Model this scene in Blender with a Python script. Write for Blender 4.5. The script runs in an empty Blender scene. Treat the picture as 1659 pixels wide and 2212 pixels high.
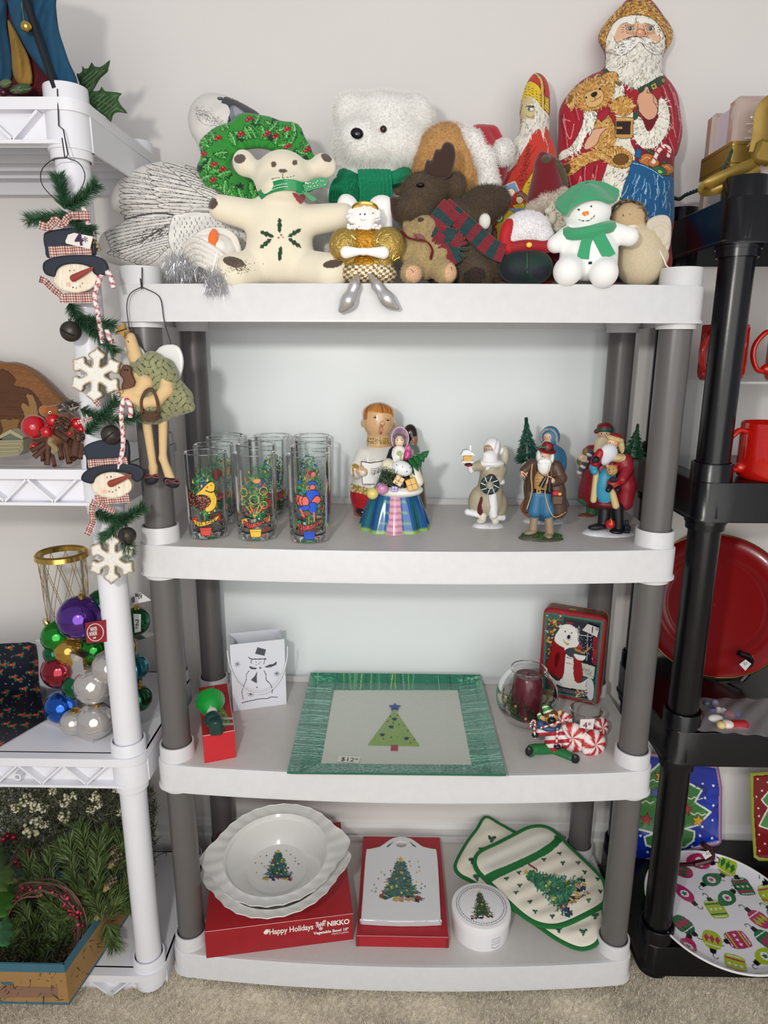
import bpy, math, random
import numpy as np
from mathutils import Vector, Matrix
random.seed(7); RNG = np.random.default_rng(11)
SC = bpy.context.scene; COL = SC.collection
# ---------------------------------------------------------------- camera
FPX, CPOS, PITCH, YAW, ROLL = 1455.46, np.array([-.0193,-1.119,1.2359]),.2390,-.0169,.0039
_f = np.array([math.sin(YAW)*math.cos(PITCH), math.cos(YAW)*math.cos(PITCH),-math.sin(PITCH)])
_r = np.array([math.cos(YAW),-math.sin(YAW),0.]); _u = np.cross(_r, _f)
CR = math.cos(ROLL)*_r+math.sin(ROLL)*_u; CU = -math.sin(ROLL)*_r+math.cos(ROLL)*_u; CF = _f
cam = bpy.data.objects.new('camera', bpy.data.cameras.new('camera')); COL.objects.link(cam)
cam.data.sensor_fit = 'VERTICAL'; cam.data.sensor_height = 36; cam.data.lens = FPX*36/2212; cam.data.clip_start = .02
cam.matrix_world = Matrix(((CR[0], CU[0],-CF[0], CPOS[0]),(CR[1], CU[1],-CF[1], CPOS[1]),(CR[2], CU[2],-CF[2], CPOS[2]),(0,0,0,1)))
SC.camera = cam
SC.cycles.transparent_max_bounces = 48; SC.cycles.max_bounces = 14; SC.cycles.transmission_bounces = 14
# ---------------------------------------------------------------- world, lights, exposure
SC.view_settings.view_transform = 'Standard'; SC.view_settings.look = 'None'
SC.view_settings.gamma = 1; SC.view_settings.use_curve_mapping = False; SC.view_settings.exposure = 0
w = bpy.data.worlds.new('room_light'); SC.world = w; w.use_nodes = True
w.node_tree.nodes['Background'].inputs[0].default_value = (.93,.96,1,1); w.node_tree.nodes['Background'].inputs[1].default_value = .40
def area(name, loc, tgt, size, power, col):
 l = bpy.data.lights.new(name, 'AREA'); l.shape = 'DISK'; l.size = size; l.energy = power; l.color = col
 o = bpy.data.objects.new(name, l); COL.objects.link(o); o.location = loc
 o.rotation_euler = (Vector(tgt)-Vector(loc)).to_track_quat('-Z', 'Y').to_euler(); return o
area('work_lamp', (-.27,-1.25,1.40),(0,.1,.75),.07,7.4,(1,.965,.92))
area('front_fill', (.3,-3.2,1.25),(0,.1,.5),3.2,60,(1,.97,.93))  # unseen broad fill, added in front to brighten the lower shelves
# ---------------------------------------------------------------- helpers
def ray(x, y): return CF+(x-829.5)/FPX*CR-(y-1106)/FPX*CU
def P(x, y, Y=0.):
 d = ray(x, y); return CPOS+d*(Y-CPOS[1])/d[1]
def Z(x, y, z):
 d = ray(x, y); return CPOS+d*(z-CPOS[2])/d[2]
def S(p): return float((np.asarray(p)-CPOS)@CF)/FPX
def PV(px, py, Y):
 px = np.asarray(px, float); py = np.asarray(py, float)
 d = CF[None]+((px-829.5)/FPX)[:, None]*CR-((py-1106)/FPX)[:, None]*CU
 return CPOS+d*((Y-CPOS[1])/d[:, 1])[:, None]
def lin(c):
 if isinstance(c, str): c = [int(c[i:i+2],16) for i in (0,2,4)]
 c = np.array(c, float)/255; return np.where(c <= .04045, c/12.92,((c+.055)/1.055)**2.4)
_M = {}
def mat(name, col=None, rough=.5, metal=0., noise=None, bump=None, spec=.5, trans=0., ior=1.45, sheen=0., coat=0., alpha=1., emit=0., thin=False):
 if name in _M: return _M[name]
 m = bpy.data.materials.new(name); m.use_nodes = True; nt = m.node_tree; b = nt.nodes['Principled BSDF']; N = nt.nodes.new; L = nt.links.new
 b.inputs['Roughness'].default_value = rough; b.inputs['Metallic'].default_value = metal
 b.inputs['Specular IOR Level'].default_value = spec; b.inputs['Transmission Weight'].default_value = trans; b.inputs['IOR'].default_value = ior
 b.inputs['Sheen Weight'].default_value = sheen; b.inputs['Coat Weight'].default_value = coat; b.inputs['Coat Roughness'].default_value = .05; b.inputs['Alpha'].default_value = alpha
 if col is None:
  a = N('ShaderNodeAttribute'); a.attribute_name = 'Col'; src = a.outputs['Color']
 else:
  a = N('ShaderNodeRGB'); a.outputs[0].default_value = (*lin(col),1); src = a.outputs[0]
 tc = N('ShaderNodeTexCoord')
 if noise:
  n = N('ShaderNodeTexNoise'); n.inputs['Scale'].default_value = noise[0]; n.inputs['Detail'].default_value = 5
  L(tc.outputs['Object'], n.inputs['Vector'])
  r = N('ShaderNodeMapRange'); r.inputs['From Min'].default_value = .3; r.inputs['From Max'].default_value = .7
  r.inputs['To Min'].default_value = 1-noise[1]; r.inputs['To Max'].default_value = 1+noise[1]*.3; L(n.outputs['Fac'], r.inputs['Value'])
  v = N('ShaderNodeVectorMath'); v.operation = 'SCALE'; L(src, v.inputs[0]); L(r.outputs[0], v.inputs['Scale']); src = v.outputs[0]
 L(src, b.inputs['Base Color'])
 if emit: L(src, b.inputs['Emission Color']); b.inputs['Emission Strength'].default_value = emit
 if bump:
  n = N('ShaderNodeTexNoise'); n.inputs['Scale'].default_value = bump[0]; n.inputs['Detail'].default_value = 4
  L(tc.outputs['Object'], n.inputs['Vector'])
  bp = N('ShaderNodeBump'); bp.inputs['Strength'].default_value = bump[1]; bp.inputs['Distance'].default_value = bump[2] if len(bump) > 2 else .002
  L(n.outputs['Fac'], bp.inputs['Height']); L(bp.outputs[0], b.inputs['Normal'])
 _M[name] = m; return m
def glassmat(name, col=(1,1,1), rough=.0, mix=.12, ior=1.45):
 # clear glass / plastic film that lets lamp light through: transparent body with a fresnel gloss
 if name in _M: return _M[name]
 m = bpy.data.materials.new(name); m.use_nodes = True; nt = m.node_tree; N = nt.nodes.new; L = nt.links.new
 nt.nodes.remove(nt.nodes['Principled BSDF'])
 t = N('ShaderNodeBsdfTransparent'); t.inputs[0].default_value = (*col, 1)
 g = N('ShaderNodeBsdfGlossy'); g.inputs['Roughness'].default_value = rough
 lw = N('ShaderNodeLayerWeight'); lw.inputs[0].default_value = mix
 pw = N('ShaderNodeMath'); pw.operation = 'MULTIPLY'; pw.inputs[1].default_value = .85; L(lw.outputs['Fresnel'], pw.inputs[0])
 ms = N('ShaderNodeMixShader'); L(pw.outputs[0], ms.inputs[0]); L(t.outputs[0], ms.inputs[1]); L(g.outputs[0], ms.inputs[2])
 L(ms.outputs[0], nt.nodes['Material Output'].inputs[0]); _M[name] = m; return m
class G:
 """vertex / face accumulator with a colour per vertex"""
 def __init__(s, col=(200,200,200)): s.v = []; s.f = []; s.c = []; s.n = 0; s.col = col
 def add(s, v, faces, col=None):
  v = np.asarray(v, float).reshape(-1,3); s.v.append(v)
  c = lin(s.col if col is None else col) if not (isinstance(col, np.ndarray) and col.ndim == 2) else col
  s.c.append(np.broadcast_to(c, (len(v),3)) if c.ndim == 1 else c)
  for f in faces:
   f = np.asarray(f, int)
   if f.size: s.f.append((f if f.ndim == 2 else f[None])+s.n)
  s.n += len(v); return s
 def grid(s, pts, nu, nv, col=None, cu=False, cv=False):
  i = np.arange(nu*nv).reshape(nu, nv)
  a = np.concatenate([i, i[:1]],0) if cu else i
  a = np.concatenate([a, a[:, :1]],1) if cv else a
  q = np.stack([a[:-1, :-1], a[1:, :-1], a[1:, 1:], a[:-1,1:]],-1).reshape(-1,4)
  return s.add(pts, [q], col)
 def box(s, c, d, R=None, col=None, b=0.):
  c = np.asarray(c, float); h = np.asarray(d, float)/2
  if b <= 0:
   v = np.array([[x, y, z] for x in (-1,1) for y in (-1,1) for z in (-1,1)], float)*h
   f = [[0,1,3,2],[4,6,7,5],[0,4,5,1],[2,3,7,6],[0,2,6,4],[1,5,7,3]]
   fs = [np.array(f)]
  else:
   v = []; idx = {}
   for x in (-1,1):
    for y in (-1,1):
     for z in (-1,1):
      for a in range(3):
       q = np.array([x, y, z], float)*(h-b); q[a] = (x, y, z)[a]*h[a]; idx[x, y, z, a] = len(v); v.append(q)
   fs = []; v = np.array(v)
   for a in range(3):
    o, p = [(1,2),(2,0),(0,1)][a]
    for sg in (-1,1):
     ring = []
     for u, w_ in ((-1,-1),(1,-1),(1,1),(-1,1)):
      k = [0,0,0]; k[a] = sg; k[o] = u; k[p] = w_; ring.append(idx[k[0], k[1], k[2], a])
     fs.append(ring if sg > 0 else ring[::-1])
    for u in (-1,1):
     for w_ in (-1,1):
      e = []
      for sg, m_ in ((-1, o),(1, o),(1, p),(-1, p)):
       k = [0,0,0]; k[a] = sg; k[o] = u; k[p] = w_; e.append(idx[k[0], k[1], k[2], m_])
      fs.append(e if u*w_ < 0 else e[::-1])
   for x in (-1,1):
    for y in (-1,1):
     for z in (-1,1):
      t = [idx[x, y, z, 0], idx[x, y, z, 1], idx[x, y, z, 2]]; fs.append(t if x*y*z > 0 else t[::-1])
  if R is not None: v = v@np.asarray(R).T
  return s.add(v+c, fs, col)
 def tube(s, pts, r, n=8, col=None, closed=False, flat=None):
  p = np.asarray(pts, float); m = len(p); r = np.broadcast_to(np.asarray(r, float),(m,))
  t = np.gradient(p, axis=0) if not closed else np.roll(p, -1,0)-np.roll(p, 1,0)
  t /= np.linalg.norm(t, axis=1)[:, None]+1e-12
  a = np.array([0,0,1.]) if abs(t[0][2]) < .8 else np.array([0,1., 0]); N = []
  for i in range(m):
   a = a-t[i]*(a@t[i]); a /= np.linalg.norm(a)+1e-12; N.append(a)
  N = np.array(N); B = np.cross(t, N); th = np.arange(n)*2*math.pi/n
  fl = 1. if flat is None else flat
  v = p[:, None]+r[:, None, None]*(np.cos(th)[None, :, None]*N[:, None]*fl+np.sin(th)[None, :, None]*B[:, None])
  k = s.n; s.grid(v.reshape(-1,3), m, n, col, cu=closed, cv=True)
  if not closed:
   s.f.append(np.arange(n)[None]+k); s.f.append(np.arange(n)[::-1][None]+k+(m-1)*n)
  return s
 def lathe(s, prof, c=(0,0,0), n=32, R=None, col=None, sc=(1,1), cols=None):
  pr = np.asarray(prof, float); th = np.arange(n)*2*math.pi/n
  v = np.stack([pr[:, 0, None]*np.cos(th)*sc[0], pr[:, 0, None]*np.sin(th)*sc[1], np.broadcast_to(pr[:, 1, None],(len(pr), n))],-1).reshape(-1,3)
  if R is not None: v = v@np.asarray(R).T
  if cols is not None: col = np.repeat(np.array([lin(q) for q in cols]), n, 0)
  return s.grid(v[:, :]+np.asarray(c, float), len(pr), n, col, cv=True)
 def ell(s, c, r, R=None, col=None, n=16):
  r = np.broadcast_to(np.asarray(r, float),(3,)); ph = np.linspace(0, math.pi, n//2+1)
  th = np.arange(n)*2*math.pi/n
  v = np.stack([np.sin(ph)[:, None]*np.cos(th), np.sin(ph)[:, None]*np.sin(th), np.broadcast_to(-np.cos(ph)[:, None],(len(ph), n))],-1).reshape(-1,3)*r
  if R is not None: v = v@np.asarray(R).T
  return s.grid(v+np.asarray(c, float), len(ph), n, col, cv=True)
 def prism(s, front, depth, col=None, colback=None):
  """front: (n,3) outline, extruded by the vector depth"""
  a = np.asarray(front, float); n = len(a); v = np.concatenate([a, a+np.asarray(depth, float)])
  i = np.arange(n); j = (i+1) % n
  return s.add(v, [i[None],(i[::-1]+n)[None], np.stack([i, i+n, j+n, j],-1)], col)
 def blades(s, base, tip, w, col=None, cols=None, bend=0.):
  """thin leaves/needles/hairs: one kinked blade each"""
  base = np.asarray(base, float); tip = np.asarray(tip, float); d = tip-base; n = len(base)
  side = np.cross(d, RNG.normal(size=(n, 3))); side /= np.linalg.norm(side, axis=1)[:, None]+1e-12
  w = np.broadcast_to(np.asarray(w, float),(n,))[:, None]
  if bend:
   mid = (base+tip)/2+np.array([0,0,1.])*bend*np.linalg.norm(d, axis=1)[:, None]
   v = np.stack([base-side*w*.6, base+side*w*.6, mid+side*w, mid-side*w, tip],1).reshape(-1,3); k = 5
   i = np.arange(n)*5; f = [np.stack([i, i+1, i+2, i+3],-1), np.stack([i+3, i+2, i+4],-1)]
  else:
   v = np.stack([base-side*w, base+side*w, tip],1).reshape(-1,3); k = 3
   i = np.arange(n)*3; f = [np.stack([i, i+1, i+2],-1)]
  if cols is not None: col = np.repeat(cols, k, 0)
  return s.add(v, f, col)
def projpx(V):
 d = V-CPOS; k = FPX/(d@CF); return 829.5+k*(d@CR),1106-k*(d@CU)
def quadgrid(g, TL, TR, BR, BL, n, m, cv=None, col=None, fn=None):
 u, v = np.meshgrid(np.linspace(0,1, n), np.linspace(0,1, m), indexing='ij'); u = u.ravel()[:, None]; v = v.ravel()[:, None]
 V = (1-u)*(1-v)*np.asarray(TL)+u*(1-v)*np.asarray(TR)+u*v*np.asarray(BR)+(1-u)*v*np.asarray(BL)
 if fn is not None: V = fn(u[:, 0], v[:, 0], V)
 c = cv.at(*projpx(V)) if cv is not None else col
 return g.grid(V, n, m, c)
def base_of(o):
 b = np.zeros(3)
 while o is not None: b += np.array(o.location); o = o.parent
 return b
def build(name, g, m, parent=None, loc=None, smooth=True, label=None, kind=None):
 v = np.concatenate(g.v); c = np.concatenate(g.c)
 b = base_of(parent) if parent is not None else (np.zeros(3) if loc is None else np.asarray(loc, float))
 me = bpy.data.meshes.new(name); me.vertices.add(len(v)); me.vertices.foreach_set('co', (v-b).astype(np.float32).ravel())
 li = np.concatenate([f.ravel() for f in g.f]); lt = np.concatenate([np.full(len(f), f.shape[1]) for f in g.f])
 me.loops.add(len(li)); me.loops.foreach_set('vertex_index', li.astype(np.int32))
 me.polygons.add(len(lt)); me.polygons.foreach_set('loop_start', (np.cumsum(lt)-lt).astype(np.int32)); me.polygons.foreach_set('loop_total', lt.astype(np.int32))
 me.polygons.foreach_set('use_smooth', np.full(len(lt), bool(smooth)))
 a = me.color_attributes.new(name='Col', type='FLOAT_COLOR', domain='POINT')
 a.data.foreach_set('color', np.concatenate([c, np.ones((len(c),1))],1).astype(np.float32).ravel())
 me.update(calc_edges=True); me.validate()
 if smooth and smooth != 2 and len(v) < 20000:
  try: me.set_sharp_from_angle(angle=math.radians(38))
  except Exception: pass
 me.materials.append(m)
 o = bpy.data.objects.new(name, me); COL.objects.link(o)
 if parent is not None: o.parent = parent
 else: o.location = b
 if label: o['label'] = label
 if kind: o['kind'] = kind
 return o
def thing(name, label, cat, loc, group=None):
 o = bpy.data.objects.new(name, None); COL.objects.link(o); o.location = [float(t) for t in loc]; o.empty_display_size = .02
 o['label'] = label; o['category'] = cat
 if group: o['group'] = group
 return o
def tag(o, label, cat, group=None):
 o['label'] = label; o['category'] = cat
 if group: o['group'] = group
 return o
def struct(o): o['kind'] = 'structure'; return o
def dup(o, loc, label=None):
 r = o.copy(); COL.objects.link(r); r.location = [float(t) for t in loc]
 if label: r['label'] = label
 for ch in list(o.children):
  c = ch.copy(); COL.objects.link(c); c.parent = r
  for g_ in ch.children:
   d = g_.copy(); COL.objects.link(d); d.parent = c
 return r
def rz(a): a = math.radians(a); return np.array([[math.cos(a),-math.sin(a),0],[math.sin(a), math.cos(a),0],[0,0,1.]])
def ry(a): a = math.radians(a); return np.array([[math.cos(a),0, math.sin(a)],[0,1,0],[-math.sin(a),0, math.cos(a)]])
def rx(a): a = math.radians(a); return np.array([[1,0,0],[0, math.cos(a),-math.sin(a)],[0, math.sin(a), math.cos(a)]])
def frame(t):
 t = np.asarray(t, float); t = t/np.linalg.norm(t); a = np.array([0,1., 0]) if abs(t[1]) < .9 else np.array([1., 0,0])
 x = np.cross(a, t); x /= np.linalg.norm(x); return np.stack([x, np.cross(t, x), t],1)   # columns; z -> t
def spline(pts, n=6, closed=False):
 p = np.asarray(pts, float); m = len(p); out = []
 rng_ = range(m) if closed else range(m-1)
 for i in rng_:
  p0 = p[(i-1) % m] if closed or i else p[i]; p1 = p[i]; p2 = p[(i+1) % m]; p3 = p[(i+2) % m] if closed or i < m-2 else p2
  for t in np.arange(n)/n:
   out.append(.5*((2*p1)+(-p0+p2)*t+(2*p0-5*p1+4*p2-p3)*t*t+(-p0+3*p1-3*p2+p3)*t**3))
 if not closed: out.append(p[-1])
 return np.array(out)
# ------------- implicit surfaces (one continuous skin from blended volumes)
def _pd(p, q):
 if q[0] == 'e':
  d = p-q[1]
  if q[3] is not None: d = d@q[3]
  a = np.linalg.norm(d/q[2], axis=-1); b = np.linalg.norm(d/(q[2]**2), axis=-1)+1e-9
  return a*(a-1)/b
 a, b, ra, rb = q[1], q[2], q[3], q[5]
 ab = b-a; L2 = ab@ab+1e-12; t = np.clip(((p-a)@ab)/L2,0,1)
 return np.linalg.norm(p-a-t[..., None]*ab, axis=-1)-(ra+(rb-ra)*t)
def sdf(prims, h, k=.004, paint=None):
 """prims: ('e',c,r,R,col) or ('c',a,b,ra,col,rb); returns G"""
 lo = np.full(3,1e9); hi = -lo; bb = []
 for q in prims:
  if q[0] == 'e': r = np.full(3, q[2].max()); a, b = q[1]-r, q[1]+r
  else: r = max(q[3], q[5]); a, b = np.minimum(q[1], q[2])-r, np.maximum(q[1], q[2])+r
  bb.append((a, b)); lo = np.minimum(lo, a); hi = np.maximum(hi, b)
 lo = lo-3*h; n = np.ceil((hi+3*h-lo)/h).astype(int)+1
 ax = [lo[i]+np.arange(n[i])*h for i in range(3)]
 Fd = np.full(n, 1e3, np.float32); pad = k*1.5+3*h
 for q, (a, b) in zip(prims, bb):
  i0 = np.maximum(((a-pad-lo)/h).astype(int),0); i1 = np.minimum(((b+pad-lo)/h).astype(int)+2, n)
  sl = tuple(slice(i0[j], i1[j]) for j in range(3))
  g = np.stack(np.meshgrid(*[ax[j][sl[j]] for j in range(3)], indexing='ij'),-1)
  d = _pd(g, q).astype(np.float32); o = Fd[sl]
  if k > 0:
   hh = np.clip(.5+.5*(o-d)/k, 0,1); Fd[sl] = np.where(o > 100, d, o*(1-hh)+d*hh-k*hh*(1-hh))
  else: Fd[sl] = np.minimum(o, d)
 s = Fd < 0; c = [s[i:n[0]-1+i, j:n[1]-1+j, l:n[2]-1+l] for i in (0,1) for j in (0,1) for l in (0,1)]
 sm = sum(q.astype(np.int8) for q in c); act = (sm > 0) & (sm < 8)
 ids = np.full(act.shape, -1); idx = np.argwhere(act); ids[act] = np.arange(len(idx))
 acc = np.zeros((len(idx),3)); cnt = np.zeros(len(idx))
 cr = [(0,0,0),(0,0,1),(0,1,0),(0,1,1),(1,0,0),(1,0,1),(1,1,0),(1,1,1)]
 val = np.stack([Fd[idx[:, 0]+a, idx[:, 1]+b, idx[:, 2]+e] for a, b, e in cr],-1)
 for i in range(8):
  for j in range(i+1,8):
   dd = np.array(cr[j])-np.array(cr[i])
   if np.abs(dd).sum() != 1: continue
   va, vb = val[:, i], val[:, j]; m = (va < 0) != (vb < 0); t = np.where(m, va/(va-vb+1e-20),0)
   acc += np.where(m[:, None], np.array(cr[i])+t[:, None]*dd, 0); cnt += m
 V = lo+(idx+acc/cnt[:, None])*h; fs = []
 for a in range(3):
  sl0 = [slice(1,-1)]*3; sl0[a] = slice(0,-1); sl1 = list(sl0); sl1[a] = slice(1, None)
  s0 = s[tuple(sl0)]; s1 = s[tuple(sl1)]; e = np.argwhere(s0 != s1)
  if not len(e): continue
  fl = s0[tuple(e.T)]; e = e+np.array([0 if j == a else 1 for j in range(3)])
  b, d = (a+1) % 3,(a+2) % 3; ub = np.eye(3, dtype=int)[b]; ud = np.eye(3, dtype=int)[d]
  q = np.stack([ids[tuple((e-o).T)] for o in (ub+ud, ud, 0*ud, ub)],-1)
  q = np.where(fl[:, None], q, q[:, ::-1]); fs.append(q[(q >= 0).all(1)])
 best = np.full(len(V),1e9); C = np.zeros((len(V),3))
 for q in prims:
  d = _pd(V, q); m = d < best; best = np.where(m, d, best); C[m] = lin(q[4])
 if paint is not None: C = paint(V, C)
 g = G(); g.add(V, fs, C); return g
class Px:
 """volumes given by where they stand: photo column/row plus depth (all lengths in px at that depth)"""
 def __init__(s, Y): s.Y = Y
 def p(s, x, y, d=0):
  k = S(P(x, y, s.Y)); return P(x, y, s.Y+d*k)
 def e(s, x, y, d, r, col, rot=0, R=None):
  c = s.p(x, y, d); k = S(c); r = np.broadcast_to(np.asarray(r, float),(3,))[[0,2,1]]*k   # given as width, height, depth
  RR = None if not rot and R is None else (ry(rot) if R is None else R)
  return ('e', c, r, RR, col)
 def c(s, a, b, r, col, r2=None):
  A = s.p(*a); B = s.p(*b); k = S(A); return ('c', A, B, r*k, col, (r if r2 is None else r2)*k)
 def ch(s, pts, rs, col):
  return [s.c(pts[i], pts[i+1], rs[i], col, rs[i+1]) for i in range(len(pts)-1)]
# ------------- flat print: a small painter in photo coordinates, sampled to vertex colours
class Cv:
 mw = 1.25
 def __init__(s, x0, y0, x1, y1, k, bg):
  s.x0, s.y0, s.k = x0, y0, k; s.w = int((x1-x0)*k)+1; s.h = int((y1-y0)*k)+1
  s.a = np.tile(lin(bg or '000000').astype(np.float32),(s.h, s.w, 1)); s.m = np.zeros((s.h, s.w), bool)
 def _bb(s, p, r):
  p = np.asarray(p, float); lo = (p.min(0)-r-[s.x0, s.y0])*s.k; hi = (p.max(0)+r-[s.x0, s.y0])*s.k
  a, b = int(max(lo[0],0)), int(min(hi[0]+2, s.w)); c, d = int(max(lo[1],0)), int(min(hi[1]+2, s.h))
  if a >= b or c >= d: return None
  X, Y = np.meshgrid(np.arange(a, b)/s.k+s.x0, np.arange(c, d)/s.k+s.y0); return (slice(c, d), slice(a, b)), X, Y
 def put(s, sl, m, col): s.a[sl][m] = lin(col); s.m[sl][m] = True
 def poly(s, pts, col, sm=0, out=None, ow=1.):
  p = spline(pts, sm, True) if sm else np.asarray(pts, float); q = s._bb(p, 0)
  if q is None: return
  sl, X, Y = q; m = np.zeros(X.shape, bool); n = len(p)
  for i in range(n):
   a, b = p[i], p[(i+1) % n]
   if a[1] == b[1]: continue
   c = ((a[1] > Y) != (b[1] > Y)) & (X < (b[0]-a[0])*(Y-a[1])/(b[1]-a[1])+a[0]); m ^= c
  s.put(sl, m, col)
  if out: s.line(np.vstack([p, p[:1]]), ow, out)
 def line(s, pts, w, col, sm=0, taper=False):
  w = max(w, s.mw)
  p = spline(pts, sm) if sm else np.asarray(pts, float); n = len(p)-1
  for i in range(n):
   a, b = p[i], p[i+1]; q = s._bb([a, b], w)
   if q is None: continue
   sl, X, Y = q; ab = b-a; t = np.clip(((X-a[0])*ab[0]+(Y-a[1])*ab[1])/(ab@ab+1e-9),0,1)
   d = np.hypot(X-a[0]-t*ab[0], Y-a[1]-t*ab[1]); ww = w/2
   if taper: ww = w/2*(1-.8*(i+t)/n)
   s.put(sl, d < np.maximum(ww, .45/s.k), col)
 def ell(s, x, y, rx_, ry_, col, rot=0, out=None, ow=1.):
  a = math.radians(rot); t = np.linspace(0,2*math.pi, 22)[:-1]
  u, v = rx_*np.cos(t), ry_*np.sin(t); s.poly(np.stack([x+u*math.cos(a)-v*math.sin(a), y+u*math.sin(a)+v*math.cos(a)],1), col, 0, out, ow)
 def star(s, x, y, r, col, n=5, q=.45, rot=-90, out=None, sy=1.):
  t = np.radians(rot+np.arange(2*n)*180/n); rr = np.where(np.arange(2*n) % 2, r*q, r)
  s.poly(np.stack([x+rr*np.cos(t), y+rr*np.sin(t)*sy],1), col, 0, out, .6)
 def strokes(s, pts_fn, n, L, w, cols, ang, jit=.4, inside=None):
  """n short hatch marks; pts_fn() gives a place, ang(x,y) a direction in degrees"""
  for i in range(n):
   x, y = pts_fn()
   if inside is not None and not inside(x, y): continue
   a = math.radians(ang(x, y) if callable(ang) else ang)+random.gauss(0, jit); l = L*random.uniform(.6,1.3)
   c = random.choice(cols); s.line([(x-l/2*math.cos(a), y-l/2*math.sin(a)),(x, y),(x+l/2*math.cos(a+.25), y+l/2*math.sin(a+.25))], w, c)
 def at(s, X, Y):
  i = np.clip(((np.asarray(Y)-s.y0)*s.k+.5).astype(int),0, s.h-1); j = np.clip(((np.asarray(X)-s.x0)*s.k+.5).astype(int),0, s.w-1)
  return s.a[i, j].astype(float)
 def decal(s, ymax=9., base=None):
  """print for a modelled body: vertices under the painted marks take their colour"""
  def f(V, C):
   if base is not None: C = base(V, C)
   d = V-CPOS; k = FPX/(d@CF); X = 829.5+k*(d@CR); Y = 1106-k*(d@CU)
   j = ((X-s.x0)*s.k+.5).astype(int); i = ((Y-s.y0)*s.k+.5).astype(int)
   ok = (i >= 0) & (i < s.h) & (j >= 0) & (j < s.w) & (V[:, 1] < ymax); i, j = np.clip(i, 0, s.h-1), np.clip(j, 0, s.w-1)
   ok &= s.m[i, j]; return np.where(ok[:, None], s.a[i, j], C)
  return f
 def is_(s, x, y, col):
  return bool(np.abs(s.at(x, y)-lin(col)).sum() < .004)
def inpoly(X, Y, p):
 m = np.zeros(X.shape, bool); n = len(p)
 for i in range(n):
  a, b = p[i], p[(i+1) % n]
  if a[1] == b[1]: continue
  m ^= ((a[1] > Y) != (b[1] > Y)) & (X < (b[0]-a[0])*(Y-a[1])/(b[1]-a[1])+a[0])
 return m
def outdist(X, Y, p):
 D = np.full(X.shape, 1e9); NX = X.copy(); NY = Y.copy(); n = len(p)
 for i in range(n):
  a, b = p[i], p[(i+1) % n]; ab = b-a; t = np.clip(((X-a[0])*ab[0]+(Y-a[1])*ab[1])/(ab@ab+1e-9),0,1)
  qx, qy = a[0]+t*ab[0], a[1]+t*ab[1]; d = np.hypot(X-qx, Y-qy); m = d < D; D = np.where(m, d, D); NX = np.where(m, qx, NX); NY = np.where(m, qy, NY)
 return D, NX, NY
def sheet(outline, step, world, cv=None, col=None, bulge=0., edge=20., g=None, flip=False, relief=None, holes=()):
 """fills a 2D outline with a fine grid; world(px,py,off)->xyz; off = thickness profile"""
 p = np.asarray(outline, float); lo = p.min(0)-step; n = np.ceil((p.max(0)+step*1.5-lo)/step).astype(int)+1
 X, Y = np.meshgrid(lo[0]+np.arange(n[0])*step, lo[1]+np.arange(n[1])*step, indexing='ij')
 I = inpoly(X, Y, p)
 for h_ in holes: I &= ~inpoly(X, Y, np.asarray(h_, float))
 near = I.copy()
 for dx in (-1,0,1):
  for dy in (-1,0,1): near |= np.roll(np.roll(I, dx, 0), dy, 1)
 D = np.zeros(X.shape); a = near; d, qx, qy = outdist(X[a], Y[a], p)
 for h_ in holes:
  d2, x2, y2 = outdist(X[a], Y[a], np.asarray(h_, float)); m = d2 < d; d = np.where(m, d2, d); qx = np.where(m, x2, qx); qy = np.where(m, y2, qy)
 ins = I[a]; D[a] = np.where(ins, d, 0); XX = X.copy(); YY = Y.copy(); XX[a] = np.where(ins, X[a], qx); YY[a] = np.where(ins, Y[a], qy)
 cell = (I[:-1, :-1].astype(int)+I[1:, :-1]+I[1:, 1:]+I[:-1,1:]) > 0
 use = np.zeros(X.shape, bool); c = np.argwhere(cell)
 for o in ((0,0),(1,0),(1,1),(0,1)): use[c[:, 0]+o[0], c[:, 1]+o[1]] = True
 ids = np.full(X.shape, -1); ids[use] = np.arange(use.sum())
 t = np.clip(D[use]/edge, 0,1); off = bulge*np.sqrt(np.clip(1-(1-t)**2,0,1))
 x, y = XX[use], YY[use]
 if relief is not None: off = off+relief(x, y)*t
 V = world(x, y, off); q = np.stack([ids[c[:, 0]+o[0], c[:, 1]+o[1]] for o in ((0,0),(0,1),(1,1),(1,0))],-1)
 if flip: q = q[:, ::-1]
 g = g or G(); g.add(V, [q], cv.at(x, y) if cv is not None else (lin(col)[None].repeat(len(V),0) if col is not None else None)); return g
def pillow(outline, Yf, cv, T, edge, step=1.4, back=6, relief=None, backcol='c8c2b4', holes=()):
 """stuffed printed cloth: both faces meet in the seam of the outline. Yf(px,py) depth of the seam plane"""
 def W(sg):
  def f(x, y, off): return PV(x, y, Yf(x, y)-sg*off)
  return f
 g = sheet(outline, step, W(1), cv, None, T, edge, relief=relief, holes=holes)
 return sheet(outline, back, W(-1), None, backcol, T*.6, edge, g=g, flip=True, holes=holes)
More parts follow.
